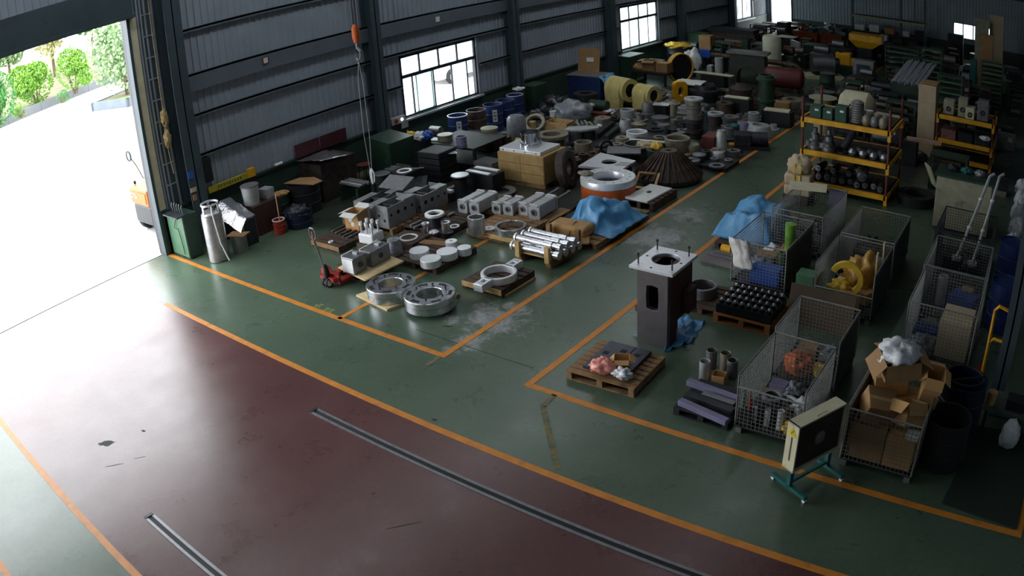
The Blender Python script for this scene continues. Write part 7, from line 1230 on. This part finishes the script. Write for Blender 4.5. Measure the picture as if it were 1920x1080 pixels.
# --- dark tubs, hose, mat, right column, bench
drum('large black plastic tub between the overflowing cage and the bench', -0.42, 10.1, 0.36, 0.8, NAVY, 0, 'black_tub', 'tub'); drum('large black plastic tub beside the dark green mat', -0.48, 9.2, 0.33, 0.72, RUBBER, 0, 'black_tub', 'tub')
tag(MB().tube([(-0.42+0.3*cos(a*0.5), 10.1+0.3*sin(a*0.5), 0.82+0.004*a) for a in range(0, 14)] + [(-0.75, 9.7, 0.9), (-0.7, 9.2, 0.95)], 0.014).obj('black_hose', BLACKM, None), 'thin dark hose coiled on the large black tub', 'hose')
m0, m1, m2, m3 = g(1832, 800), g(1765, 945), Vector((0.92, 8.2, 0)), Vector((0.92, 10.4, 0)); tag(MB().prism([(q.x, q.y) for q in (m1, m2, m3, m0)], 0.0, 0.02).obj('floor_mat', mat('dark_green_mat', (26, 42, 32), 0.8, 0, 0.15, 20), None, (0, 0, 0), 0, False), 'dark green rubber mat on the floor inside the orange line', 'mat')
hc = hcol('trim_9', 0.12, 10.95, ZR, 0.24, 0.3, alongx=False)
t = thing('steel_bench', 'low grey-green steel bench at the foot of the right column', 'bench', (0.3, 10.42, 0)); MB().b2((-0.35, -0.28, 0.36), (0.7, 0.3, 0.4)).obj('bench_top', mat('grey_green_paint', (78, 92, 82), 0.5), t, smooth=False)
for sx in (-0.28, 0.62):
    for sy in (-0.22, 0.24): MB().box((sx, sy, 0.18), (0.05, 0.05, 0.36)).obj('leg', GREEND, t, smooth=False)
q = g(1897, 790); tag(blobmesh(0.15, 0.15, 0.26, 3, 0.25, 2.0, 18).obj('white_film_bag', WHITEF, None, (0.48, 9.98, 0.02)), 'white plastic film bag standing before the steel bench', 'bag'); boxt('pale blue paper pack on the steel bench', 0.72, 0.95, 10.3, 10.55, 0.4, 0.52, mat('pale_blue_paper', (190, 206, 214), 0.6), 'paper_pack', 'paper'); boxt('dark toolbox on the steel bench', 0.3, 0.62, 10.25, 10.5, 0.4, 0.56, BLACKM, 'toolbox', 'toolbox'); tag(MB().lathe([(0.0001, 0), (0.07, 0), (0.08, 0.2), (0.0001, 0.2)], 16, close=False).obj('kraft_roll', KRAFT, None, (0.05, 10.3, 0.4)), 'small kraft paper roll on the corner of the steel bench', 'roll')
t = thing('yellow_handrail', 'bright yellow bent tube handrail beside the right column', 'handrail', (0, 0, 0)); MB().tube([(-0.22, 11.55, 0), (-0.22, 11.55, 1.25), (-0.16, 11.55, 1.33), (0.05, 11.55, 1.28), (0.16, 11.55, 1.1)], 0.03, 8).obj('upper_rail', YELLOWP, t); MB().tube([(-0.2, 11.55, 0.72), (-0.15, 11.55, 0.78), (0.06, 11.55, 0.76), (0.15, 11.55, 0.6)], 0.028, 8).obj('lower_rail', YELLOWP, t)
drum('dark blue barrel standing behind the yellow handrail', -0.12, 13.6, 0.31, 0.9, BLUED, 0, 'blue_barrel', 'barrel', False, 'blue barrels behind the handrail'); drum('second dark blue barrel, next to the cage with slanting pipes', -0.15, 15.7, 0.31, 0.9, BLUED, 0, 'blue_barrel', 'barrel', False, 'blue barrels behind the handrail'); turned('red and white tin at the foot of the yellow handrail', 1838, 690, 12, [(0.001, 0), (1, 0), (1, 0.18), (0.001, 0.18)], REDB, 0, 'red_tin', 'tin')
for k in range(5): tag(blobmesh(0.2, 0.2, 0.26, k+30, 0.3, 3.0, 18).obj('film_roll', WHITEF, None, (-0.2+0.04*(k % 2), 17.6+k*1.15, 0), k), ('glossy white film sack beside the cream cabinet', 'glossy white film sack before the rack of beige housings', 'glossy white film sack at the foot of the far yellow rack', 'glossy white film sack behind the far yellow rack post', 'glossy white film sack farthest along the right edge')[k], 'sack')
# --- yellow stacking racks
def rack(label, x0, x1, y0, y1, levels, ztop, group=None):
    t = thing('stacking_rack', label, 'rack', ((x0+x1)/2, (y0+y1)/2, 0), 0.0, group); W = x1-x0; D = y1-y0; b = 0.085
    for k, z in enumerate(levels):
        for sy in (-1, 1): MB().b2((-W/2, sy*D/2-b/2, z-0.06), (W/2, sy*D/2+b/2, z+0.06)).obj('beam', YELLOWP, t, smooth=False)
        for sx in (-1, 1): MB().b2((sx*W/2-b/2, -D/2, z-0.05), (sx*W/2+b/2, D/2, z+0.05)).obj('side_beam', YELLOWP, t, smooth=False)
        MB().b2((-W/2, -D/2, z+0.03), (W/2, D/2, z+0.05)).obj('deck', RUSTD, t, smooth=False)
        zt = levels[k+1] if k+1 < len(levels) else ztop
        for (sx, sy) in ((-1, -1), (1, -1), (1, 1), (-1, 1)):
            MB().b2((sx*W/2-b/2, sy*D/2-b/2, z-0.19 if k == 0 else z-0.2), (sx*W/2+b/2, sy*D/2+b/2, z+0.06)).obj('socket', YELLOWP, t, smooth=False); MB().cyl((sx*W/2, sy*D/2, z), (sx*W/2, sy*D/2, zt-0.05), 0.036, n=10).obj('post', REDP, t)
    return t
RA = (-5.95, -3.68, 18.65, 20.3); rack('tall yellow stacking rack with red posts loaded with motors', *RA, (0.2, 0.99, 1.80), 2.42)
MG = ['motors lying on the bottom deck of the yellow rack', 'gear units on the middle deck of the yellow rack', 'parts on the top deck of the yellow rack']
def motor(label, x, y, z, r, L, rz, m1, group):
    t = thing('electric_motor', label, 'motor', (x, y, z), rz, group); MB().lathe([(0.0001, 0), (r*0.75, 0), (r*0.95, 0.03), (r, 0.08), (r, L*0.7), (r*0.8, L*0.75), (r*0.8, L), (0.0001, L)], 20, (0, 0, r), close=False, axis='Y').obj('motor_body', m1, t)
    MB().cyl((0, -0.05, r), (0, 0.02, r), r*0.3, n=12).obj('shaft', STEELM, t); MB().lathe([(r*0.4, -0.006), (r*0.72, -0.006), (r*0.72, 0.004), (r*0.4, 0.004)], 18, (0, 0, r), axis='Y').obj('end_ring', STEELM, t); return t
MOT = mat('dark_motor_enamel', (58, 60, 60), 0.5, 0.2, 0.25, 7)
for k in range(10):
    x = RA[0]+0.2+k*0.21; motor('dark motor lying on the bottom deck of the tall yellow rack, %s from the aisle' % ORD[k], x, RA[2]+0.1+0.07*(k % 3), 0.25, 0.1, 0.5, 0.25*((k*7) % 5-2)*0.3, MOT, MG[0])
for k in range(4): motor('dark motor resting on top of the lower motors in the rack, %s from the aisle' % ORD[k], RA[0]+0.36+k*0.42, RA[2]+0.25, 0.45, 0.1, 0.5, 0.1*k-0.1, STEELD, MG[0])
motor('larger motor with a pale round end face on the bottom deck', RA[0]+1.62, RA[2]+0.05, 0.45, 0.14, 0.55, 0.35, STEELM, MG[0])
for k, (dx, s, m_) in enumerate(((0.25, 0.19, STEELM), (0.62, 0.19, STEELM))):
    p_ = [(0.0001, 0), (1, 0), (1, 0.5), (0.8, 0.6), (0.85, 1.0), (0.6, 1.2), (0.6, 1.8), (0.3, 2.0), (0.3, 2.6), (0.0001, 2.6)]; t = thing('gear_unit', 'upright stepped grey gear unit on the middle deck%s' % (', at the rack end' if k == 0 else ', beside the leaning pipe bend'), 'gear unit', (RA[0]+dx, RA[2]+0.3, 1.04), 0, MG[1]); MB().lathe([(max(r*s, 0.0001), z*s*1.05) for r, z in p_], 22, close=False).obj('gear_body', m_, t); MB().box((-s*0.9, -s*0.3, s*0.6), (s*0.5, s*0.5, s*0.7)).obj('terminal_box', STEELM, t, smooth=False)
t = thing('pipe_bend', 'dull leaning pipe bend on the middle deck of the tall yellow rack', 'pipe bend', (RA[0]+1.0, RA[2]+0.3, 1.04), 0, MG[1]); MB().tube([(0, 0, 0.12), (0.1, 0.1, 0.3), (0.22, 0.2, 0.55)], [0.1, 0.1, 0.1], 14).obj('bend', STEELD, t); MB().lathe([(0.07, 0), (0.15, 0), (0.15, 0.04), (0.07, 0.04)], 18, (0, 0, 0)).obj('flange', STEELD, t)
for k in range(7): tag(MB().lathe([(0.0001, 0), (0.08, 0.02), (0.115, 0.1), (0.08, 0.18), (0.03, 0.22), (0.0001, 0.22)], 18, close=False).obj('valve_ball', STEELM if k % 2 else STEEL, None, (RA[0]+1.28+0.14*k, RA[2]+0.18+0.2*(k % 2), 1.04)), 'rounded steel valve on the middle deck of the tall rack, %s past the pipe bend' % ORD[k], 'valve', MG[1])
for k, (dx, w_, h_) in enumerate(((0.3, 0.3, 0.3), (0.62, 0.26, 0.28), (0.96, 0.3, 0.38))): t = thing('green_gearbox', ('dark green box at the end of the top deck', 'dark green box beside the end one on the top deck', 'taller dark green box with two white labels on the top deck')[k], 'box', (RA[0]+dx, RA[2]+0.25, 1.85), 0, MG[2]); MB().box((0, 0, h_/2), (w_, 0.32, h_)).obj('box_body', mat('bottle_green_paint', (28, 74, 58), 0.5, 0, 0.15, 5), t, smooth=False, bev=0.015); MB().box((0.03, -0.163, h_*0.7), (0.1, 0.004, 0.05)).obj('label', WHITEP, t, smooth=False)
t = thing('valve_cluster', 'tall grey ribbed motor on the top deck of the tall yellow rack', 'motor', (RA[0]+1.35, RA[2]+0.3, 1.85), 0, MG[2]); MB().lathe([(0.0001, 0)] + [(0.16+0.012*(i % 2), 0.03*i) for i in range(1, 18)] + [(0.1, 0.56), (0.0001, 0.57)], 22, close=False).obj('ribbed_body', CAST, t)
for k in range(6): tag(MB().lathe([(0.0001, 0), (0.09, 0.01), (0.13, 0.1), (0.12, 0.2), (0.06, 0.26), (0.0001, 0.26)], 18, close=False).obj('round_casting', CAST if k % 2 else CASTT, None, (RA[0]+1.62+0.22*(k % 3), RA[2]+0.2+0.32*(k//3), 1.85)), ('rounded %s casting on the top deck of the tall rack, %s past the ribbed motor' % ('grey' if k % 2 else 'tan', ORD[k])), 'casting', MG[2])
for k in range(4): tag(MB().lathe([(0.0001, 0), (0.09, 0), (0.1, 0.24), (0.0001, 0.24)], 16, close=False).obj('white_jar', (WHITEP, CREAM, CASTL, WHITEP)[k], None, (RA[0]+0.95+0.2*k, RA[2]+0.85, 1.85)), ('white jar behind the green boxes on the top deck', 'cream jar behind the green boxes on the top deck', 'grey jar behind the ribbed motor on the top deck', 'white jar behind the rounded castings on the top deck')[k], 'jar', MG[2])
turned('flat yellow-edged reel lying behind the tall yellow rack top', 1543, 181, 50, [(0.001, 0), (0.6, 0), (0.6, 1.5), (0.95, 1.5), (1, 1.53), (0.001, 1.55)], CREAMD, 0, 'flat_reel', 'reel'); t = thing('white_end_tank', 'white round-ended tank with a red mark behind the tall yellow rack', 'tank', (-6.1, 25.0, 0)); MB().lathe([(0.0001, -0.6), (0.4, -0.55), (0.55, -0.4), (0.55, 0.4), (0.4, 0.55), (0.0001, 0.6)], 28, (0, 0, 0.85), close=False, axis='X').obj('tank_shell', CREAM, t); MB().b2((-0.3, -0.3, 0), (0.3, 0.3, 0.4)).obj('stand', BLACKM, t, smooth=False); MB().box((-0.1, -0.56, 0.95), (0.05, 0.02, 0.25)).obj('red_mark', REDP, t, smooth=False)
RB = (-3.1, -1.32, 23.4, 24.7); rack('shorter yellow stacking rack carrying beige machine housings', *RB, (0.2, 0.72, 1.43), 1.7)
for k, (dx, w_, h_, m_, dy) in enumerate(((0.3, 0.34, 0.42, CREAMD, 0.1), (0.75, 0.3, 0.55, CREAMD, 0.1), (1.0, 0.28, 0.34, CREAM, 0.0), (1.4, 0.36, 0.6, CAST, 0.1))): t = thing('machine_housing', ('squat beige housing at the end of the shorter rack', 'tall beige housing on the shorter rack', 'small cream housing with a round port on the shorter rack', 'grey housing at the aisle-far end of the shorter rack')[k], 'housing', (RB[0]+dx, RB[2]+0.3+dy, 1.48), 0, 'housings on the shorter rack'); MB().box((0, 0, h_/2), (w_, 0.4, h_)).obj('housing_body', m_, t, smooth=False, bev=0.02); MB().lathe([(0.03, 0), (0.08, 0), (0.08, 0.02), (0.03, 0.02)], 16, (0, -0.22, h_*0.4), axis='Y').obj('port', STEELD, t)
for k, (dx, m_, lb) in enumerate(((0.35, mat('dusty_pink_box', (128, 84, 84), 0.6), 'dusty pink box on the middle deck of the shorter rack'), (0.9, BLACKM, 'black box on the middle deck of the shorter rack'), (1.45, STEELD, 'dark grey tray with a white bag on the middle deck of the shorter rack'))): boxt(lb, RB[0]+dx-0.24, RB[0]+dx+0.24, RB[2]+0.1, RB[2]+0.7, 0.77, 1.05, m_, 'stored_box', 'box')
blob('small white bag on the dark grey tray of the shorter rack', 1847, 262, 1.05, 16, 0.6, WHITEF, 'white_bag', 'bag', 5, .4)
bar('pale pink timber beam lying between the two yellow racks', g(1700, 262, 0.7), g(1765, 273, 0.7), 0.12, 0.1, mat('pinkish_timber', (176, 140, 122), 0.7), 'timber_beam', 'timber', None, 0.7); q = g(1700, 262, 0.7); boxt('dark trestle under the pale pink beam', q.x-0.1, q.x+0.35, q.y-0.15, q.y+0.25, 0, 0.7, BLACKM, 'trestle_block', 'trestle')
for k in range(4): carton(('beige carton at the bottom of the tall carton tower', 'beige carton, second from the bottom of the carton tower', 'beige carton, second from the top of the carton tower', 'beige carton on top of the carton tower')[k], -3.55, 24.6 if False else 24.25, k*0.545, 0.56, 0.7, 0.535, 0, CARTONB, open_=False, group='carton tower')
boxt('thin brown board lying on top of the carton tower', -3.8, -3.25, 24.0, 24.6, 2.195, 2.23, CARTOND, 'loose_board', 'board')
# --- green slatted trolleys, pipes, panels along the back
def trolley(label, px, py, W, H, n, m=None):
    p = g(px, py); t = thing('slatted_trolley', label, 'trolley', (p.x, p.y, 0), 0, 'green slatted trolleys'); m = m or GREEND
    for sx in (-1, 1):
        for sy in (0, 0.7): MB().box((sx*W/2, sy, H/2), (0.06, 0.06, H)).obj('post', m, t, smooth=False)
    for k in range(n): MB().box((0, 0.35, 0.15+k*(H-0.2)/(n-1)), (W, 0.72, 0.05)).obj('slat_shelf', GREENC if k % 2 else m, t, smooth=False)
trolley('dark green slatted trolley behind the shorter yellow rack', 1777, 232, 0.95, 1.75, 9); trolley('dark green slatted trolley under the back window strip', 1856, 205, 0.95, 1.9, 10); trolley('dark green slatted trolley behind the bundle of bars', 1745, 170, 0.9, 1.8, 8); trolley('low dark green slatted trolley before the back wall shelf', 1690, 150, 1.6, 1.5, 7)
p = g(1700, 205); t = thing('bar_cradle', 'dark green cradle holding pale aluminium bars', 'cradle', (p.x, p.y, 0)); MB().b2((-0.7, 0, 0), (0.7, 0.12, 1.0)).obj('cradle_end', GREEND, t, smooth=False); MB().b2((-0.7, 0.9, 0), (0.7, 1.02, 1.35)).obj('cradle_end', GREEND, t, smooth=False)
ALB = mat('pale_aluminium_bar', (196, 200, 208), 0.4, 0.6, 0.12, 8)
for k in range(14): a = -0.62+0.09*k; tag(MB().cyl((p.x+a, p.y-0.15+0.1*(k % 3), 0.98+0.02*(k % 2)), (p.x+a+0.35, p.y+1.5+0.1*(k % 4), 1.62+0.03*(k % 3)), 0.04, n=8).obj('aluminium_bar', ALB, None), 'pale aluminium bar slanting over the green cradle, %s from the aisle side' % ORD[k], 'bar', 'aluminium bars on the cradle')
pbox('grey panel frame with dark glass standing behind the tall rack', 1618, 158, 44, 36, 0.5, CAST, 'screen_panel', 'panel'); pbox('cream steel channel frame behind the tall rack top', 1606, 172, 52, 10, 0.3, CREAM, 'channel_frame', 'channel', 0.35); p = g(1606, 172); boxt('dark plinth under the cream channel frame', g(1606, 172, 0.35).x-0.6, g(1606, 172, 0.35).x+0.6, g(1606, 172, 0.35).y-0.2, g(1606, 172, 0.35).y+0.5, 0, 0.35, BLACKM, 'machine_plinth', 'machine plinth'); q = g(1618, 158); boxt('dark glass pane set before the grey panel frame', q.x-0.3, q.x+0.3, q.y-0.05, q.y-0.02, 0.35, 0.85, GLASSG, 'glass_pane', 'pane')
for k, (px_, py_, w_, h_, m_, lb) in enumerate(((1838, 150, 26, 80, CREAMD, 'tall beige sheet leaning by the back window strip'), (1865, 152, 26, 84, CARTONB, 'tall pale sheet leaning nearest the window strip corner'), (1846, 168, 26, 72, CARTOND, 'tall brown panel leaning before the beige sheets'), (1822, 178, 12, 46, TEAL, 'teal gas bottle-like post beside the leaning panels'), (1790, 120, 30, 40, BLACKM, 'black machine under the back window strip'), (1738, 90, 34, 56, STEELD, 'dark tall machine cabinet at the back wall'), (1655, 104, 16, 30, WHITEP, 'white fan cowl before the back wall shelf'))):
    pbox(lb, px_, py_, w_, h_, 0.12 if k < 3 else 0.5, m_, ('leaning_sheet', 'leaning_sheet', 'leaning_sheet', 'gas_bottle', 'black_machine', 'machine_cabinet', 'fan_cowl')[k], ('sheet', 'sheet', 'panel', 'gas bottle', 'machine', 'machine', 'fan cowl')[k])

# ================================================================ OUTSIDE: forklift and parked car
t = thing('forklift', 'orange and black forklift with a round mirror parked outside the door', 'forklift', (-19.3, 9.15, -0.02), 0.0); FO = mat('forklift_orange', (170, 96, 34), 0.5, 0, 0.08, 3); FD = mat('forklift_grey', (34, 36, 44), 0.5, 0, 0.12, 3)
MB().b2((-0.5, -0.55, 0.28), (0.6, 1.4, 0.82)).obj('chassis', FD, t, smooth=False, bev=0.06); MB().b2((-0.52, -0.6, 0.82), (0.6, 0.7, 1.28)).obj('counterweight', FO, t, smooth=False, bev=0.06); MB().b2((0.05, -0.615, 0.92), (0.5, -0.6, 1.18)).obj('rear_grille', mat('dark_orange_grille', (190, 110, 50), 0.6), t, smooth=False)
for sx in (-0.42, 0.5):
    for sy in (-0.2, 1.1): w1 = MB().lathe([(0.1, -0.1), (0.27, -0.1), (0.3, -0.06), (0.3, 0.06), (0.27, 0.1), (0.1, 0.1)], 24, (sx, sy, 0.3), axis='X').obj('wheel', RUBBER, t); MB().cyl((sx-0.11, sy, 0.3), (sx+0.11, sy, 0.3), 0.1, n=14).obj('hub', FO, w1)
mq = ony(241, 293, 9.0) - Vector((-19.3, 9.15, -0.02)); mx_, mz_ = mq.x, mq.z; mb_ = ony(266, 335, 9.1) - Vector((-19.3, 9.15, -0.02))
MB().tube([(mb_.x+0.05, 0.1, 1.28), (mb_.x, 0.0, mb_.z), ((mb_.x+mx_)/2+0.08, -0.1, (mb_.z+mz_)/2+0.08), (mx_+0.1, -0.14, mz_-0.05)], 0.018).obj('mirror_arm', RUSTD, t); MB().lathe([(0.12, -0.02), (0.16, -0.02), (0.16, 0.02), (0.12, 0.02)], 24, (mx_, -0.15, mz_), axis='Y').obj('mirror_rim', STEELD, t); MB().cyl((mx_, -0.155, mz_), (mx_, -0.145, mz_), 0.13, n=24).obj('mirror_glass', STEELM, t)
MB().box((0.2, 0.25, 1.42), (0.5, 0.45, 0.08)).obj('seat', BLACKM, t, smooth=False); MB().lathe([(0.15, -0.012), (0.18, -0.012), (0.18, 0.012), (0.15, 0.012)], 20, (0.2, 0.75, 1.5)).obj('steering_wheel', BLACKM, t); MB().lathe([(0.0001, 0), (0.04, 0.02), (0.04, 0.1), (0.0001, 0.12)], 12, (-0.45, -0.4, 1.28), close=False).obj('lamp', BLACKM, t)
lettering('OTA', 0.2, WHITEP, t, (-0.22, -0.607, 1.06), (pi/2, 0, 0), 'lettering', 0.004)
wp = g(822, 153); t = thing('parked_car', 'white car with alloy wheels parked outside the first window', 'car', (wp.x, wp.y, -0.02), 1.5); CW_ = mat('white_car_paint', (236, 236, 238), 0.25, 0, 0.03, 2)
MB().prism([(-0.75, 0.25), (-0.7, 0.65), (-0.4, 0.8), (0.4, 0.9), (1.0, 1.38), (2.3, 1.42), (2.9, 0.98), (3.4, 0.9), (3.5, 0.5), (3.45, 0.25)], -0.85, 0.85).xf(Matrix.Rotation(pi/2, 4, 'X')).obj('car_body', CW_, t, smooth=False, bev=0.06)
for (x, y) in ((0, -0.86), (2.6, -0.86), (0, 0.86), (2.6, 0.86)):
    w1 = MB().lathe([(0.2, -0.1), (0.3, -0.1), (0.32, -0.06), (0.32, 0.06), (0.3, 0.1), (0.2, 0.1)], 28, (x, y, 0.32), axis='Y').obj('wheel', RUBBER, t); MB().lathe([(0.0001, -0.08), (0.05, -0.09), (0.05, 0.09), (0.0001, 0.08)], 12, (x, y, 0.32), close=False, axis='Y').obj('hub_cap', STEELW, w1)
    for k in range(5): a = k*2*pi/5; MB().box((x+0.12*cos(a), y, 0.32+0.12*sin(a)), (0.2, 0.16, 0.05), 0, 0, -a).obj('spoke', STEELW, w1, smooth=False)
MB().prism([(0.5, 0.92), (1.05, 1.32), (2.25, 1.36), (2.7, 0.98)], -0.86, 0.86).xf(Matrix.Rotation(pi/2, 4, 'X')).obj('side_window', GLASSG, t, smooth=False)
p = g(889, 106); p.z = -0.02; t = thing('yard_bush', 'leafy green bush outside beside the first window', 'bush', p.to_tuple()); foliage(1.7, 1.7, 2.2, 2600, 0.13, 41, 8, 1.8, .4).obj('foliage', LEAF1, t, smooth=False)['kind'] = 'stuff'; MB().tube([(0, 0, 0), (0, 0, 1.5)], [0.1, 0.05]).obj('stem', BARK, t)
# filler: further individual parts between the named ones, laid out on the floor without overlaps
FK = [('dull_ring', 'ring'), ('hub_flange', 'flange'), ('thick_disc', 'disc'), ('bored_bushing', 'bushing'), ('flat_block', 'block'), ('wheel_hub', 'hub'), ('pipe_stub', 'pipe')]
FM = [(CAST, 'grey'), (CASTL, 'pale'), (CASTT, 'tan'), (RUST, 'brown rusty'), (STEELD, 'dark'), (STEELM, 'dull steel')]
PRO = {0: [(.6, 0), (1, 0), (1, .3), (.6, .3)], 1: [(.35, 0), (1, 0), (1, .25), (.6, .3), (.55, 1), (.35, 1)], 2: [(.001, 0), (1, 0), (1, .35), (.5, .4), (.001, .4)], 3: [(.5, 0), (1, 0), (1, .9), (.5, .9)], 5: [(.2, 0), (1, 0), (1, .3), (.7, .35), (.5, .6), (.2, .6)], 6: [(.8, 0), (1, 0), (1, 1.2), (.8, 1.2)]}
ADJ = ['flat', 'necked', 'solid', 'thick-walled', 'squared', 'stepped', 'short']
def zone(y):
    return ('behind the orange-banded ring', 'around the flange tower', 'before the yellow casings', 'behind the yellow casings')[0 if y < 19.5 else 1 if y < 23 else 2 if y < 27 else 3]
MC = {}; RECT = []; OCC.clear(); bpy.context.view_layer.update()
for o_ in list(COL.objects):                       # everything already standing in the field
    if o_.parent or 'category' not in o_: continue
    xs, ys, lo = [], [], 9
    for q in [o_] + list(o_.children_recursive):
        if q.type != 'MESH': continue
        for c in q.bound_box:
            w_ = q.matrix_world @ Vector(c); xs.append(w_.x); ys.append(w_.y); lo = min(lo, w_.z)
    if xs and lo < 1.2: RECT.append((min(xs)+0.02, max(xs)-0.02, min(ys)+0.02, max(ys)-0.02))
def filler(n, x0, x1, y0, y1, rmin, rmax, seed):
    R = random.Random(seed); done = 0; tries = 0
    while done < n and tries < n*60:
        tries += 1; x = R.uniform(x0, x1); y = R.uniform(y0, y1); r = R.uniform(rmin, rmax); k = R.randrange(7); mi = R.choice((0, 0, 1, 2, 3, 4, 4, 5))
        if any(a-r < x < b+r and c-r < y < d+r for a, b, c, d in RECT): continue
        if any((x-a)**2+(y-b)**2 < (r*0.93+c*0.93)**2 for a, b, c in OCC): continue
        if k in (3, 6): r *= 0.7
        rr = max(0.1, math.floor(r*20)/20); key = (k, mi, rr); m_, cn = FM[mi]; hs = rr*R.choice((0.8, 1.0))
        if key not in MC:
            if k == 4: mb = MB().b2((-rr*0.9, -rr*0.55, 0), (rr*0.9, rr*0.55, rr*0.5)).b2((-rr*0.5, -rr*0.3, rr*0.5), (rr*0.3, rr*0.3, rr*0.8))
            else: mb = MB().lathe([(max(a*rr, 0.0001), z*rr*0.9) for a, z in PRO[k]], 24, close=k != 2)
            o = mb.obj(FK[k][0], m_, smooth=True); MC[key] = o
        else:
            o = MC[key].copy(); COL.objects.link(o)
        lb = '%s %s %s among the castings %s' % (ADJ[k], cn, FK[k][1], zone(y)); o.location = (x, y, 0); o.rotation_euler = (0, 0, R.uniform(0, 6))
        tag(o, lb, FK[k][1], '%s %s in the stored castings, zone %d' % (cn, FK[k][1], int(y > 19.5)+int(y > 23)+int(y > 27))); OCC.append((x, y, r)); done += 1

filler(90, -15.3, -8.55, 17.0, 24.0, 0.2, 0.4, 4); filler(40, -14.5, -8.6, 24.0, 31.0, 0.26, 0.46, 9); filler(110, -15.4, -8.45, 16.6, 27.0, 0.13, 0.2, 14)
# clutter of dark machines, racks and plate stacks filling the far ends
CK = [('stored_machine', 'machine', 'boxy drum-topped machine'), ('slatted_rack', 'rack', 'slatted rack'), ('plate_stack', 'plate stack', 'stack of plates'), ('lidded_barrel', 'barrel', 'lidded barrel'), ('pipe_rack', 'rack', 'rack of short pipes')]
CC = [(GREEND, 'dark green'), (BLACKM, 'black'), (STEELD, 'dark steel'), (RUSTD, 'dark brown'), (CAST, 'grey'), (GREEND, 'dark green')]
def clutter(n, x0, x1, y0, y1, seed, where, hmax=1.4):
    R = random.Random(seed); done = 0; tries = 0; cc = {}
    while done < n and tries < n*80:
        tries += 1; x = R.uniform(x0, x1); y = R.uniform(y0, y1); w_ = R.uniform(0.5, 1.15); d_ = R.uniform(0.45, 0.8); r = max(w_, d_)/2; k = R.choice((0, 0, 1, 1, 2, 3, 4)); m_, cn = R.choice(CC); h_ = R.uniform(0.55, hmax)
        if any(a-w_/2 < x < b+w_/2 and c-d_/2 < y < d+d_/2 for a, b, c, d in RECT) or any((x-a)**2+(y-b)**2 < (r+c)**2 for a, b, c in OCC): continue
        RECT.append((x-w_/2-0.03, x+w_/2+0.03, y-d_/2-0.03, y+d_/2+0.03)); lb = '%s %s %s' % (cn, CK[k][2], where); t = thing(CK[k][0], lb, CK[k][1], (x, y, 0), 0.0, lb)
        if k == 0:
            MB().b2((-w_/2, -d_/2, 0), (w_/2, d_/2, h_*0.7)).obj('machine_case', m_, t, smooth=False, bev=0.02); MB().cyl((-w_*0.35, 0, h_*0.7+d_*0.24), (w_*0.35, 0, h_*0.7+d_*0.24), d_*0.26, n=18).obj('drum', R.choice((STEELM, STEELD, CAST, RUST)), t); MB().box((w_*0.2, -d_/2-0.01, h_*0.45), (0.18, 0.03, 0.14)).obj('switch_plate', CASTL, t, smooth=False)
        elif k == 1:
            for sx in (-1, 1):
                for sy in (-1, 1): MB().box((sx*(w_/2-0.03), sy*(d_/2-0.03), h_/2), (0.05, 0.05, h_)).obj('post', m_, t, smooth=False)
            for i in range(5):
                s_ = MB().box((0, 0, 0.1+i*(h_-0.12)/4), (w_, d_, 0.04)).obj('slat_shelf', m_, t, smooth=False)
                if i < 4: MB().box((R.uniform(-.12, .12), 0, 0.1+i*(h_-0.12)/4+0.07), (w_*0.6, d_*0.7, 0.1)).obj('stored_part', R.choice((STEELM, RUST, CASTT, STEELD)), t, smooth=False)
        elif k == 2:
            z_ = 0
            for i in range(int(h_*0.6/0.09)): MB().box((R.uniform(-.03, .03), R.uniform(-.03, .03), z_+0.04), (w_*0.94, d_*0.94, 0.08), R.uniform(-.05, .05)).obj('plate', R.choice((STEELM, STEELD, m_, WOODD, CASTT)), t, smooth=False); z_ += 0.082
        elif k == 3:
            rr = min(d_/2, 0.32); MB().lathe([(0.0001, 0), (rr, 0), (rr, h_*0.25), (rr+0.012, h_*0.27), (rr, h_*0.29), (rr, h_*0.7), (0.0001, h_*0.7)], 22, close=False).obj('barrel_shell', m_, t); MB().lathe([(0.0001, h_*0.7), (rr+0.01, h_*0.7), (rr+0.01, h_*0.72), (0.0001, h_*0.73)], 22, close=False).obj('lid', CAST, t)
        else:
            for sx in (-1, 1): MB().box((sx*w_*0.4, 0, 0.2), (0.06, d_, 0.4)).obj('rack_end', m_, t, smooth=False)
            for i in range(6): MB().cyl((-w_/2, -d_*0.35+d_*0.14*i, 0.45+0.02*(i % 2)), (w_/2, -d_*0.35+d_*0.14*i, 0.45+0.02*(i % 2)), d_*0.06, n=10).obj('pipe', R.choice((STEELM, CAST, RUST, CASTL)), t)
        done += 1
clutter(44, -5.9, -0.9, 20.6, 44.0, 31, 'behind the tall yellow rack'); clutter(30, -9.5, -5.9, 28.0, 44.0, 33, 'blocking the far end of the aisle', 1.2); clutter(34, -16.4, -9.6, 29.0, 45.0, 35, 'in the far corner by the white tank', 1.2); clutter(16, -16.6, -13.2, 12.8, 21.0, 37, 'along the wall under the first window', 0.8)
